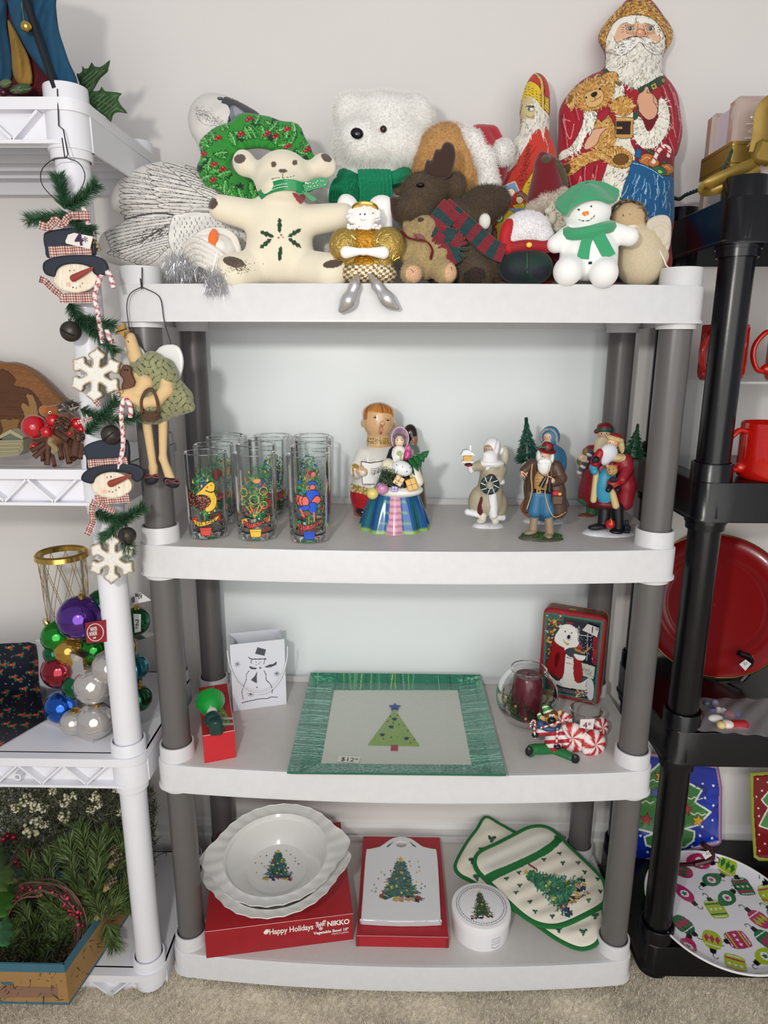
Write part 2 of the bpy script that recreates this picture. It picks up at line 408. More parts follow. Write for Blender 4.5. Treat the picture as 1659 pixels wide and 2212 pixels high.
def fur(g0, n, L, w, dirn=(0,-.2,-1), lay=.5, jit=.35, cj=.12, keep=None, colfn=None):
 """short hairs as geometry on the skin g0"""
 v = np.concatenate(g0.v); c = np.concatenate(g0.c); q = np.concatenate([f for f in g0.f if f.shape[1] == 4])
 A = v[q[:, 0]]; N = np.cross(v[q[:, 1]]-A, v[q[:, 3]]-A); ar = np.linalg.norm(N, axis=1)
 i = RNG.choice(len(q), n, p=ar/ar.sum()); u = RNG.random((n, 2,1))
 b = v[q[i, 0]]*(1-u[:, 0])*(1-u[:, 1])+v[q[i, 1]]*u[:, 0]*(1-u[:, 1])+v[q[i, 2]]*u[:, 0]*u[:, 1]+v[q[i, 3]]*(1-u[:, 0])*u[:, 1]
 nn = N[i]/ar[i][:, None]; d = nn+lay*np.asarray(dirn, float)+RNG.normal(size=(n, 3))*jit
 d /= np.linalg.norm(d, axis=1)[:, None]; cc = c[q[i, 0]]*(1+RNG.normal(size=(n, 1))*cj)
 if colfn is not None: cc = colfn(b, cc)
 if keep is not None: m = keep(b, nn); b, d, cc = b[m], d[m], cc[m]
 LL = L*RNG.uniform(.6,1.2,(len(b),1)); g = G(); g.blades(b-d*L*.15, b+d*LL, w, cols=np.clip(cc, 0,1)); return g
def text(s, size, org, xd, yd, m, parent, name='lettering', col='000000', warp=None, fat=0., align='LEFT', label=None, shear=0., fit=0.):
 cu = bpy.data.curves.new('lettering', 'FONT'); cu.body = s; cu.size = size; cu.offset = fat; cu.align_x = align; cu.shear = shear; cu.resolution_u = 3
 o = bpy.data.objects.new('lettering', cu); me = bpy.data.meshes.new_from_object(o)
 v = np.zeros(len(me.vertices)*3); me.vertices.foreach_get('co', v); v = v.reshape(-1,3); fs = [list(p.vertices) for p in me.polygons]
 bpy.data.objects.remove(o); bpy.data.curves.remove(cu); bpy.data.meshes.remove(me)
 if not len(v): return None
 if fit: v[:, 0] -= v[:, 0].min(); v[:, 0] *= fit/v[:, 0].max()
 if warp: W = warp(v[:, 0], v[:, 1])
 else: W = np.asarray(org, float)+v[:, :1]*np.asarray(xd, float)+v[:, 1:2]*np.asarray(yd, float)
 g = G(col); g.add(W, fs, col); return build(name, g, m, parent, smooth=False, label=label)
# ---------------------------------------------------------------- shared materials
m_paint = mat('printed_cloth', rough=.85, bump=(900,.25,.0006), sheen=.15)
m_cer = mat('glazed_ceramic', rough=.12, coat=.6)
m_resin = mat('painted_resin', rough=.42, bump=(500,.35,.0006))
m_fab = mat('plush_cloth', rough=.95, bump=(700,.5,.001), sheen=.4)
m_furm = mat('fur_fibre', rough=.9, spec=.2, sheen=.3)
m_matte = mat('matte_paint', rough=.7)
m_gloss = mat('gloss_paint', rough=.22)
m_ink = mat('printed_ink', rough=.6)
m_plant = mat('plastic_foliage', rough=.5, noise=(160,.25))
m_gold = mat('gold_metal', (215,178,95), rough=.22, metal=1)
m_wire = mat('dark_wire', (60,58,58), rough=.4, metal=.7)
m_glass = glassmat('clear_glass', (.992,.996,.994), mix=.16)
m_film = glassmat('clear_film', (.94,.945,.95), rough=.10, mix=.18)
m_card = mat('printed_card', rough=.5, noise=(30,.06))
# ================================================================ the room
WY = .312
m_wall = mat('wall_paint', (226,222,219), rough=.75, noise=(3,.03), bump=(260,.12,.0008))
g = G(); g.box((0, WY+.03,1.1),(4.2,.06,2.6)); struct(build('wall_back', g, m_wall, smooth=False))
m_carp = mat('carpet_pile', rough=1, bump=(420,1., .006), sheen=.3)
nx, ny = 620,150
X, Y = np.meshgrid(np.linspace(-1.3,1.3, nx), np.linspace(-.62,.31, ny), indexing='ij')
hgt = RNG.random(X.shape)*.004; lump = np.zeros(X.shape)
for _ in range(26): a, b, c = RNG.uniform(-40,40), RNG.uniform(-40,40), RNG.uniform(0,6); lump += np.sin(X*a+Y*b+c)/26
cc = lin((246,232,206))*(1+(RNG.random(X.shape)[..., None]-.5)*.45+lump[..., None]*.8)
g = G(); g.grid(np.stack([X, Y, hgt-.002+lump*.006-.006],-1).reshape(-1,3), nx, ny, cc.reshape(-1,3))
g.add([(-4,-4,-.012),(4,-4,-.012),(4,1,-.012),(-4,1,-.012)],[[0,1,2,3]],(225,210,186))
fl = struct(build('floor', g, m_carp))
pn = 130000; b = np.stack([RNG.uniform(-.95,.95, pn), RNG.uniform(-.42,.25, pn), np.full(pn, -.006)],1)
t = b+np.stack([RNG.normal(0,.0022, pn), RNG.normal(0,.0022, pn), RNG.uniform(.004,.0075, pn)],1)
g = G(); g.blades(b, t, .0010, cols=lin((252,240,218))*(1+RNG.normal(size=(pn, 1))*.10)); build('carpet_pile', g, m_carp, fl, kind='stuff')
m_trim = mat('white_trim', (228,228,226), rough=.35)
g = G()
g.prism(np.array([(-1.6, WY, 0),(-1.6, WY-.014,0),(-1.6, WY-.014,.066),(-1.6, WY-.010,.072),(-1.6, WY-.010,.092),(-1.6, WY-.006,.1),(-1.6, WY-.004,.106),(-1.6, WY, .108)]),(3.2,0,0))
struct(build('baseboard_back', g, m_trim, smooth=False))
# glossy white board behind the middle unit
m_board = mat('glossy_board', (231,237,238), rough=.3, bump=(9,.25,.002))
g = G(); g.box((.0,.3085,.73),(.872,.004,1.12), b=.001)
tag(build('backing_board', g, m_board, loc=(0,.3085,.17), smooth=False), 'glossy white backing board upright on the wall behind the shelf unit with grey posts', 'board')
# ================================================================ plastic shelving
def rrect(x0, x1, y0, y1, r, bow=0., n=6):
 """plan outline, front (y0) bowed towards the room"""
 pts = []
 for cx, cy, a0 in ((x1-r, y1-r, 0),(x0+r, y1-r, 90),(x0+r, y0+r, 180),(x1-r, y0+r, 270)):
  if a0 == 270:
   for t in np.linspace(0,1,25)[1:-1]:
    pts.append((x0+r+(x1-x0-2*r)*t, y0-bow*math.sin(math.pi*t)**.8))
  for t in np.linspace(0,90, n): a = math.radians(a0+t); pts.append((cx+r*math.cos(a), cy+r*math.sin(a)))
 return np.array(pts)
def deck(g, z, x0, x1, y0, y1, h, bow, col, ctop, lip=.0):
 o = rrect(x0, x1, y0, y1,.03, bow); n = len(o)
 c = np.array([(x0+x1)/2,(y0+y1)/2]); inn = c+(o-c)*np.array([1-.010/(x1-x0),1-.012/(y1-y0)])
 rings = [(o+(o-c)*.006, z-h),(o+(o-c)*.006, z-h+.004),(o, z-h+.007),(o, z-.0015),(o-(o-c)*.004, z)]
 V = np.concatenate([np.column_stack([r, np.full(n, zz)]) for r, zz in rings])
 k = len(rings); g.grid(V, k, n, col, cv=True); g.f[-1] = g.f[-1][:, ::-1]
 g.add(np.column_stack([rings[-1][0], np.full(n, z)]),[np.arange(n)[::-1][::-1]], col)
 g.add(np.column_stack([inn, np.full(n, z+.0003)]),[np.arange(n)], ctop)
 g.add(np.column_stack([inn, np.full(n, z-.006)]),[np.arange(n)[::-1]], col)
 if lip: g.box(((x0+x1)/2, y1-.004, z+lip/2),(x1-x0-.04,.007, lip), col=col, b=.001)
def collar(g, x, y, z0, z1, r, col):
 g.lathe([(r-.0045, z1-.01),(r-.0035, z1),(r-.0008, z1),(r, z1-.0015),(r+.0012, z0+.012),(r-.001, z0+.012),(r-.0015, z0),(r-.004, z0)],(x, y, 0),28, col=col)
def unit(name, label, xs, ys, levels, h, bow, cw, cp, mw, mp, pr, ctop, posts, up=.03, dn=.01, truss=False, lip=.0, zmax=None):
 t = thing(name, label, 'shelving', (sum(xs)/2, sum(ys)/2,0)); cs = [(x, y) for x in xs for y in ys]
 for i, z in enumerate(levels):
  g = G(); ex = .034
  if truss:
   ox = rrect(xs[0]-ex, xs[1]+ex, ys[0]-ex, ys[1]+ex, .03)
   g.prism(np.column_stack([ox, np.full(len(ox), z-.016)])[::-1],(0,0,.016), cw)
   for sy, yy in ((1, ys[0]-ex),):
    g.box(((xs[0]+xs[1])/2, yy+.020, z-h/2),(xs[1]-xs[0],.003, h), col=cw)
    g.box(((xs[0]+xs[1])/2, yy+.012, z-h+.003),(xs[1]-xs[0],.022,.005), col=cw)
    n = 9; wv = (xs[1]-xs[0]-.06)/n; L0 = xs[1]-.03
    for j in range(n):
     a = np.array([L0-j*wv, yy+.012, z-.016]); b = np.array([L0-(j+.5)*wv, yy+.012, z-h+.006]); c_ = np.array([L0-(j+1)*wv, yy+.012, z-.016])
     for p_, q_ in ((a, b),(b, c_)):
      d = q_-p_; L = np.linalg.norm(d); g.box((p_+q_)/2,(L, .018,.0035), R=ry(-math.degrees(math.atan2(d[2], d[0]))), col=cw)
     if j % 3 == 1: g.lathe([(.004,-.009),(.007,-.009),(.007,.009),(.004,.009),(.004,-.009)], c_*[1,1,1]+np.array([0,-.004,-.022]),14, R=rx(90), col=cw)
   for xx in (xs[1]+ex-.003, xs[0]-ex+.003): g.box((xx, (ys[0]+ys[1])/2, z-h/2-.002),(.004, ys[1]-ys[0], h+.004), col=cw)
   g.box(((xs[0]+xs[1])/2, ys[1]+ex-.003, z-h/2),(xs[1]-xs[0],.004, h), col=cw)
   for j in range(5): g.box(((xs[0]+xs[1])/2, ys[0]+(j+.5)*(ys[1]-ys[0])/5, z-.016-.014),(xs[1]-xs[0]+.04,.003,.028), col=cw)
  else: deck(g, z, xs[0]-ex, xs[1]+ex, ys[0]-ex, ys[1]+ex, h, bow, cw, ctop, lip)
  sh = build('shelf', g, mw, t)
  for x, y in cs:
   g = G(); collar(g, x, y, z-h-dn if z-h-dn > 0 else 0, z+up, pr+.0065, cw); build('collar', g, mw, sh)
 for x, y in cs:
  g = G(); top = levels[0]-.004 if zmax is None else zmax
  g.lathe([(0,.01),(pr, .01),(pr, .3),(pr, .6),(pr, .9),(pr, top),(0, top)],(x, y, 0),40, col=cp); build('post', g, mp, t)
 return t
m_pw = mat('white_resin_shelf', rough=.42, noise=(60,.04), bump=(420,.12,.0006))
m_pg = mat('grey_resin_post', (98,95,94), rough=.36, noise=(14,.05))
m_pw2 = mat('bright_white_resin', (226,226,232), rough=.34)
m_bk = mat('black_resin', (11,11,16), rough=.27, noise=(40,.3), bump=(70,.10,.001))
UC = unit('shelf_unit', 'white four tier plastic shelf unit with grey posts standing in the middle', (-.425,.425),(0,.26),(1.330,.910,.490,.066),.056,.022, 'd4d4d5', None, m_pw, m_pg, .0252, 'ccc8c5', 4, lip=.013, dn=.008, up=.028)  # textured deck tops, tinted greyer than the rims for shade from above
UL = unit('shelf_unit', 'bright white plastic shelf unit with truss patterned edges standing on the left', (-1.29,-.502),(-.033,.235),(1.578,1.045,.522,.045),.06,0, 'dedee4', None, m_pw2, m_pw2,.0242, 'dedee4', 4, up=.022, dn=.016, truss=True, zmax=1.592)
UK = unit('shelf_unit', 'black plastic shelf unit standing on the right', (.519,1.32),(.022,.262),(1.462,1.020,.556,.078),.068,0, '151517', None, m_bk, m_bk, .0268, '151517', 4, up=.03, dn=.018, zmax=1.49)
# ================================================================ soft toys on the top shelf
def swan():
 out = spline([(455,200),(490,207),(522,222),(560,246),(545,262),(520,266),(506,300),(502,340),(507,380),(545,425),(562,500),(556,585),(480,602),(340,588),(290,578),(245,571),(219,557),(212,532),(222,503),(262,482),(271,470),(246,457),(236,440),(240,416),(262,388),(300,362),(345,349),(385,350),(425,362),(437,350),(426,312),(411,285),(406,255),(412,228),(430,208)],4, True)
 c = Cv(200,190,570,610,2, 'dedad4'); D = '4b4845'; Gy = '8f8b86'
 c.poly([(486,209),(500,213),(522,222),(565,250),(545,268),(500,268),(492,262),(497,240),(490,226),(478,222)], '3c3d44', 3)
 c.poly([(500,228),(520,236),(545,262),(508,268),(497,255)], '7f808c', 3); c.poly([(505,232),(516,236),(530,254),(512,262)], '9fa0ab', 3)
 c.ell(476,213,7,4, D, 10); c.ell(476,213,3.5,2.8, '111111'); c.ell(475,212,1,1, 'ffffff')
 for i in range(520):
  t = random.random(); x = 424+60*t+random.gauss(0,5); y = 238+34*t*t*1.0+random.gauss(0,7)+6; c.ell(x, y, .6,.6, random.choice((D, '777470')))
 c.line([(424,232),(425,250),(440,268),(468,272)],.9, '9b9690', 5)
 # wing: overlapping rows of feathers swept from the shoulder on the right to the tips on the left
 def fe(x0, y0, x1, y1, w, n=0):
  d = np.array([x1-x0, y1-y0], float); L = np.linalg.norm(d); d /= L; v = np.array([-d[1], d[0]]); p = np.array([x0, y0], float)
  c.poly([p+v*w*.35, p+d*L*.5+v*w*.55, p+d*L*.9+v*w*.42, p+d*L, p+d*L*.9-v*w*.42, p+d*L*.5-v*w*.55, p-v*w*.35], random.choice(('e0dcd6', 'd6d2cc', 'dad6d0')),3, D, 1.3); c.line([p, p+d*L*.93],1, '77736e')
  for i in range(n): q = p+d*L*random.uniform(.3,.9); c.line([q, q+d*6+v*random.choice((-5,5))],1, Gy)
 for k in range(9): fe(560-8*k, 440+k*3,262-3*k+k*k*.4,372+k*12.5,17,7)
 for k in range(8): fe(570-10*k, 436+k*2,312+4*k, 356+k*12.5,15,5)
 for k in range(7): fe(560-6*k, 430+k*4,352+12*k, 353+k*9.5,13,3)
 for k in range(9): fe(520+3*k, 420+k*3,400+11*k, 358+k*8.5,11,2)
 c.line([(272,474),(300,466),(345,460),(375,464),(420,466),(470,458),(520,460)],4., '4b4a4e', 8)
 for k in range(6): fe(400-6*k, 474+k*7,224+k*3,500+k*8,17,5)
 for k in range(7): fe(385-7*k, 508+k*7,232+k*12,548+k*4,14,4)
 for k in range(7): c.line([(232+14*k, 545-8*k),(290+14*k, 530-8*k),(345+6*k, 494-3*k)],.8, D, 6)
 for k in range(90): 
  x, y = random.uniform(300,375), random.uniform(500,560)
  if y > 640-x*.35: continue
  c.line([(x, y),(x+9, y-9)],.7, D)
 c.poly([(372,470),(390,462),(420,458),(480,462),(540,470),(562,500),(556,590),(430,580),(385,560),(364,520)], 'e6e3dd', 4, '77736e', 1.)
 for j in range(13):
  for i in range(17):
   x = 376+i*11+(j % 2)*5+random.gauss(0,1); y = 470+j*9+random.gauss(0,1); c.line([(x, y),(x+1.5, y+3),(x+.5, y+6)],1.1, D)
 for k in range(500):
  x, y = random.uniform(300,400), random.uniform(552,584)
  if y > 545+(x-300)*.0: c.ell(x, y, .5,.5, Gy)
 Yf = lambda x, y: .085+.075*np.clip((600-y)/380,0,1)
 g = pillow(out, Yf, c, .042,62,1.15, relief=lambda x, y: .002*np.sin(x*.11+y*.16))
 tag(build('swan_pillow', g, m_paint, loc=P(400,590,.09)), 'large stuffed cloth swan printed in black line feathers, behind the cream bear', 'pillow')
swan()
def wreath():
 t = np.linspace(0,2*math.pi, 61)[:-1]; wob = 1+.045*np.sin(t*7+1)+.02*np.sin(t*13)
 out = np.stack([553+127*np.cos(t)*wob, 346+99*np.sin(t)*wob],1); hole = np.stack([556+57*np.cos(t),352+31*np.sin(t)],1)
 c = Cv(410,230,700,460,2, '2f8f33')
 for i in range(46):
  a = random.uniform(0,6.28); r = random.uniform(.55,1.02); x, y = 553+127*r*math.cos(a),346+99*r*math.sin(a); c.star(x, y, random.uniform(7,13), '16352a', 6,.55, random.uniform(0,90))
 for i in range(64):
  a = i/64*6.283+random.gauss(0,.05); r = random.choice((.62,.8,.96)); x, y = 553+127*r*math.cos(a),346+99*r*math.sin(a); b = a+random.gauss(0,.5)
  u = np.array([math.cos(b), math.sin(b)]); v = np.array([-u[1], u[0]]); L = random.uniform(15,20); o = []
  for s_ in (1,-1):
   for q, ww in ((-1,0),(-.75,.42),(-.5,.25),(-.15,.5),(.15,.28),(.5,.42),(.75,.16)): o.append((q*s_, ww*s_))
  pts = [np.array([x, y])+u*L*q+v*L*ww*.9 for q, ww in o[:7]]+[np.array([x, y])+u*L+0*v]+[np.array([x, y])+u*L*q-v*L*ww*.9 for q, ww in o[:7][::-1]]
  c.poly(pts, random.choice(('2f8f33', '3a9f3b', '278030')),0, '14371c', .8); c.line([(x-u[0]*L*.85, y-u[1]*L*.85),(x+v[0]*2, y+v[1]*2),(x+u[0]*L*.8, y+u[1]*L*.8)],1.1, 'b4dfa0')
  for q in (-.5,-.1,.3):
   m_ = np.array([x, y])+u*L*q
   for s_ in (-1,1): c.line([m_, m_+u*L*.2+v*L*.3*s_],.6, '6fbf62')
 for a, r in ((-2.5,.8),(-2.0,.62),(-1.7,.9),(-1.25,.6),(-.9,.85),(-.5,.62),(-.25,.9),(3.0,.72),(2.6,.85),(-1.0,.62),(-3.0,.9),(2.8,.6)):
  for dx, dy in ((-4,2),(4,-1),(0,-4)): c.ell(553+127*r*math.cos(a)+dx, 346+99*r*math.sin(a)+dy, 4,3.4, 'c22338', 0, '5d0f18', .7); c.ell(553+127*r*math.cos(a)+dx-1,346+99*r*math.sin(a)+dy-1,1,1, 'ff9aa4')
 g = pillow(out, lambda x, y: .075+.03*(430-y)/180, c, .017,24,1.3,5, relief=lambda x, y: .0028*np.sin(np.arctan2(y-346, x-553)*17)+.0012*np.sin(x*.3), backcol='2f8f33', holes=[hole])
 tag(build('holly_wreath_pillow', g, m_paint, loc=P(553,440,.07)), 'ring shaped stuffed green cloth wreath printed with holly leaves and red berries', 'wreath')
wreath()
def leaf6(c, x, y, L, ang, col, w=.5):
 a = math.radians(ang); u = np.array([math.cos(a), math.sin(a)]); v = np.array([-u[1], u[0]]); o = [(-1,0),(-.6,.62),(-.42,.34),(0,.7),(.16,.4),(.55,.55),(1,0)]
 pts = [np.array([x, y])+u*L*q+v*L*w*s_ for q, s_ in o]+[np.array([x, y])+u*L*q-v*L*w*s_ for q, s_ in o[1:-1][::-1]]; c.poly(pts, col)
def muslin_bear():
 F = Px(.005); M_ = 'e3dac4'
 pr = [F.e(612,388,10,(62,58,50),M_), F.e(610,408,-18,(46,36,40),M_), F.e(527,352,18,(24,27,13),M_,-20), F.e(700,358,18,(27,24,13),M_,30), F.c((560,372,12),(530,356,16),20,M_,17), F.c((660,372,12),(694,360,16),20,M_,17),
   F.e(604,500,0,(72,86,48),M_), F.e(604,550,-6,(74,62,50),M_), F.c((560,470,0),(478,450,-14),34,M_,27), F.c((650,478,0),(742,468,-6),33,M_,27),
   F.c((560,575,-8),(510,588,-48),38,M_,37), F.e(500,586,-50,(38,34,30),M_), F.c((650,578,-8),(712,586,-48),38,M_,36), F.e(716,588,-50,(37,33,30),M_)]
 c = Cv(430,320,770,630,2, None); B = '5b4c42'
 c.ell(518,343,13,10, B, -15); c.ell(705,341,13,8, B, 35); c.ell(591,355,6,6.5, B); c.ell(637,351,6,6, B); c.ell(611,369,9.5,4.5, B); c.line([(610,372),(610,384),(596,384),(586,388)],1.2, B, 5); c.line([(610,384),(624,383),(636,380)],1.2, B, 5)
 c.poly([(632,418),(640,417),(646,422),(652,419),(660,424),(658,432),(650,441),(640,432)], 'a5303a', 3)
 for x, y, a in ((604,487,90),(577,506,20),(574,526,-40),(637,503,-30),(637,525,35),(605,548,95)): leaf6(c, x, y, 17, a, '1e4026')
 for x, y in ((607,508),(602,514),(611,513)): c.ell(x, y, 2,1.8, 'a0282e')
 for x, y, rx_, ry_, a in ((505,566,24,11,14),(719,570,22,9,-10),(457,439,13,13,0)): c.ell(x, y, rx_, ry_, '4f4238', a)
 for i in range(260): x, y = random.gauss(517,12), random.gauss(577,6); c.ell(x, y, .8,.8, '6a5c50')
 t = thing('muslin_bear', 'cream muslin teddy bear with a painted red heart and dark green holly leaves', 'teddy bear', F.p(604,605,-5))
 build('body', sdf(pr, .00135,.008, c.decal(.06)), m_fab, t)
 g = G('1f8a50'); pts = [F.p(x, y, d) for x, y, d in ((558,424,-8),(576,410,-44),(604,400,-62),(632,399,-62),(656,405,-48),(676,398,0),(640,385,50),(580,385,50))]
 q = spline(pts, 8, True); w = np.array([0,0,1.])*.0075; g.grid(np.stack([q-w, q+w],1).reshape(-1,3), len(q),2, cu=True)
 rb = build('neck_ribbon', g, m_gloss, t)
 g = G('1f8a50')
 for pts in ([(648,408),(660,396),(684,384),(708,386),(704,402),(680,408),(660,414)],[(656,410),(672,422),(684,430),(674,434),(660,422)],[(640,404),(652,400),(658,412),(650,420),(640,416)]):
  p = spline([F.p(x, y, -52) for x, y in pts],3, True); g.prism(p, (0,.003,0))
 build('bow', g, m_gloss, t)
 g = G('e8f0e6')
 for i in range(48):
  s_ = (i+.5)/48; x = 570+s_*80; y = 416-16*math.sin((s_*.75+.02)*math.pi)+(-3 if i % 2 else 3); g.ell(F.p(x, y, -38-28*math.sin(s_*math.pi)),.0009, n=6)
 for i in range(16): g.ell(F.p(658+RNG.uniform(0,44),392+RNG.uniform(-2,14),-55),.0010, n=6)
 build('polka_dots', g, m_matte, rb, kind='stuff')
muslin_bear()
def snow_head():
 F = Px(-.005); t = thing('snowman_head_toy', 'knitted white snowman head with upright orange carrot nose and tinsel hair, lying down', 'soft toy', F.p(445,605,0))
 pr = [F.e(462,545,0,(50,38,32),'dcd8d2'), F.e(452,528,-22,(34,17,16),'e9e5e0',12)]
 c = Cv(380,490,540,620,2, None); c.line([(424,527),(432,524)],2, '8c3a34'); c.line([(430,528),(446,531)],1.6, 'b04a44'); c.ell(443,527,1.6,1.2, '222222')
 build('face', sdf(pr, .0016,.006, c.decal(.05)), m_fab, t)
 g = G('e2ded6')
 for k in range(5):
  pts = [F.p(x, y, d) for x, y, d in ((398+4*k,532+11*k,-8),(420+3*k,518+13*k,-30),(452,532+12*k,-42),(480,552+10*k,-36),(500-2*k,575+5*k,-14))]
  g.tube(spline(pts, 6),.0052*S(pts[0])*FPX/1.15,8)
 g.tube(spline([F.p(x, y, d) for x, y, d in ((418,520,-10),(445,502,-8),(480,500,-4),(505,515,0),(515,548,4))],6),.006,8); build('knitted_brim', g, mat('knit_wool', rough=1, bump=(320,1,.002)), t)
 g = G('e5702a'); p0, p1 = F.p(459,532,-28), F.p(463,494,-28); R = frame(p1-p0); L = np.linalg.norm(p1-p0); g.lathe([(0,-.002),(.0085,0),(.0085, L*.35),(.006, L*.75),(.0025, L*.98),(0, L)], p0,14, R=R); build('carrot_nose', g, m_fab, t)
 g = G('d9d9da'); n = 2600; b = np.array([F.p(RNG.uniform(392,450), RNG.uniform(562,598), RNG.uniform(-30,20)) for _ in range(n)]); k = n//3; b[:k] = [F.p(RNG.uniform(360,410), RNG.uniform(560,606), RNG.uniform(-26,26)) for _ in range(k)]; b[k:k+600] = [F.p(RNG.uniform(445,490), RNG.uniform(590,640),-64) for _ in range(600)]
 g.blades(b, b+RNG.normal(size=(n, 3))*.0075+np.array([0,0,-.002]),.0004, bend=.6); build('tinsel_hair', g, mat('tinsel', (225,225,228), rough=.2, metal=.8), t, kind='stuff')
snow_head()
def polar():
 F = Px(.150); W_ = 'f1efeb'
 pr = [F.e(825,290,10,(86,74,66),W_), F.e(795,310,-10,(68,58,60),W_), F.e(850,320,0,(66,48,60),W_), F.e(758,246,6,(38,40,34),W_), F.e(892,256,14,(44,48,34),W_), F.e(826,244,6,(70,34,44),W_), F.e(765,330,0,(42,34,40),W_), F.e(880,320,6,(42,42,40),W_), F.e(775,296,-60,(38,32,30),W_), F.e(792,326,-44,(40,28,34),W_),
   F.e(795,440,6,(88,84,56),W_), F.e(790,525,0,(92,80,58),W_), F.c((725,400,0),(700,525,-40),34,W_,32)]
 c = Cv(700,190,960,400,2, None)
 t = thing('polar_bear_plush', 'large white fluffy polar bear plush wearing a green knitted scarf, standing at the back', 'plush toy', F.p(800,600,0))
 g = sdf(pr, .0026,.016); build('body', g, m_furm, t)
 build('fur', fur(g, 70000,.0078,.00026, lay=.5, jit=.3, cj=.03), m_furm, t, kind='stuff')
 g = G('101014'); g.ell(F.p(771,288,-98), np.array([14,7,11])*S(F.p(771,288,-92)), R=ry(10)); build('nose', g, m_gloss, t)
 g = G('35201c'); g.ell(F.p(828,279,-70), np.array([7.5,7,7])*S(F.p(828,278,-50))); build('eye', g, m_gloss, t)
 sc = mat('ribbed_knit_green', (22,138,96), rough=.95, bump=(260,1,.002)); g = G()
 ring = spline([F.p(x, y, d) for x, y, d in ((745,378,-10),(765,392,-58),(805,392,-76),(845,388,-66),(872,378,-20),(850,368,50),(780,368,50))],6, True)
 g.tube(ring, .016,10, closed=True, flat=.8)
 def strip(pts, w_):
  q = spline([F.p(*p) for p in pts],7); m = len(q); u = np.linspace(-1,1,33); V = []
  for i in range(m):
   for s_ in u: V.append(q[i]+np.array([s_*w_, -.004*math.cos(s_*1.4)-.0016*math.cos(s_*math.pi*8),0]))
  g.grid(V, m, 33); V = np.array(V)+[0,.006,0]; g.grid(V, m, 33)
 strip([(808,366,-84),(810,385,-96),(812,410,-92),(812,442,-86)],.027); strip([(768,376,-78),(748,388,-88),(738,410,-84),(736,436,-76)],.020); strip([(758,384,-80),(766,410,-80),(764,440,-76)],.013)
 build('scarf', g, sc, t)
polar()
def tanhat():
 F = Px(.13); T_ = 'c89a5e'
 t = thing('tan_plush', 'tan furry plush head tipped forward under a red hat with white trim and pompom', 'plush toy', F.p(960,600,0))
 g = sdf([F.e(965,362,6,(72,86,54),T_), F.e(945,430,0,(56,80,44),'c4965a'), F.e(1000,440,6,(60,90,44),'b88c56'), F.e(975,530,0,(66,78,40),T_)],.003,.014); build('head', g, m_furm, t)
 build('fur', fur(g, 34000,.0068,.00028, lay=.5, jit=.3, cj=.12), m_furm, t, kind='stuff')
 g = sdf([F.c((985,285,0),(1022,305,-24),17,'efece8',19), F.c((1022,305,-24),(1048,345,-30),19,'efece8',20), F.c((1048,345,-30),(1056,395,-24),20,'efece8',20), F.c((1056,395,-24),(1050,440,-4),20,'efece8',17)],.0026,.01)
 hb = build('hat_trim', g, m_furm, t); build('trim_fur', fur(g, 9000,.006,.0004, cj=.05), m_furm, hb, kind='stuff')
 g = sdf([F.e(1040,330,6,(34,52,44),'a51626'), F.c((1030,292,0),(1062,290,0),20,'b01c2c',15), F.c((1062,290,0),(1090,322,-6),15,'b01c2c',12), F.e(1070,360,4,(26,40,28),'8c101e'), F.c((1062,400,0),(1076,375,0),18,'6f0c18',14)],.0022,.008); build('hat', g, m_fab, t)
 g = sdf([F.e(1086,330,-22,(22,25,22),'f0eeea')],.0022,0); pb = build('pompom', g, m_furm, t); build('pompom_fur', fur(g, 5000,.005,.0004, lay=.1, cj=.04), m_furm, pb, kind='stuff')
tanhat()
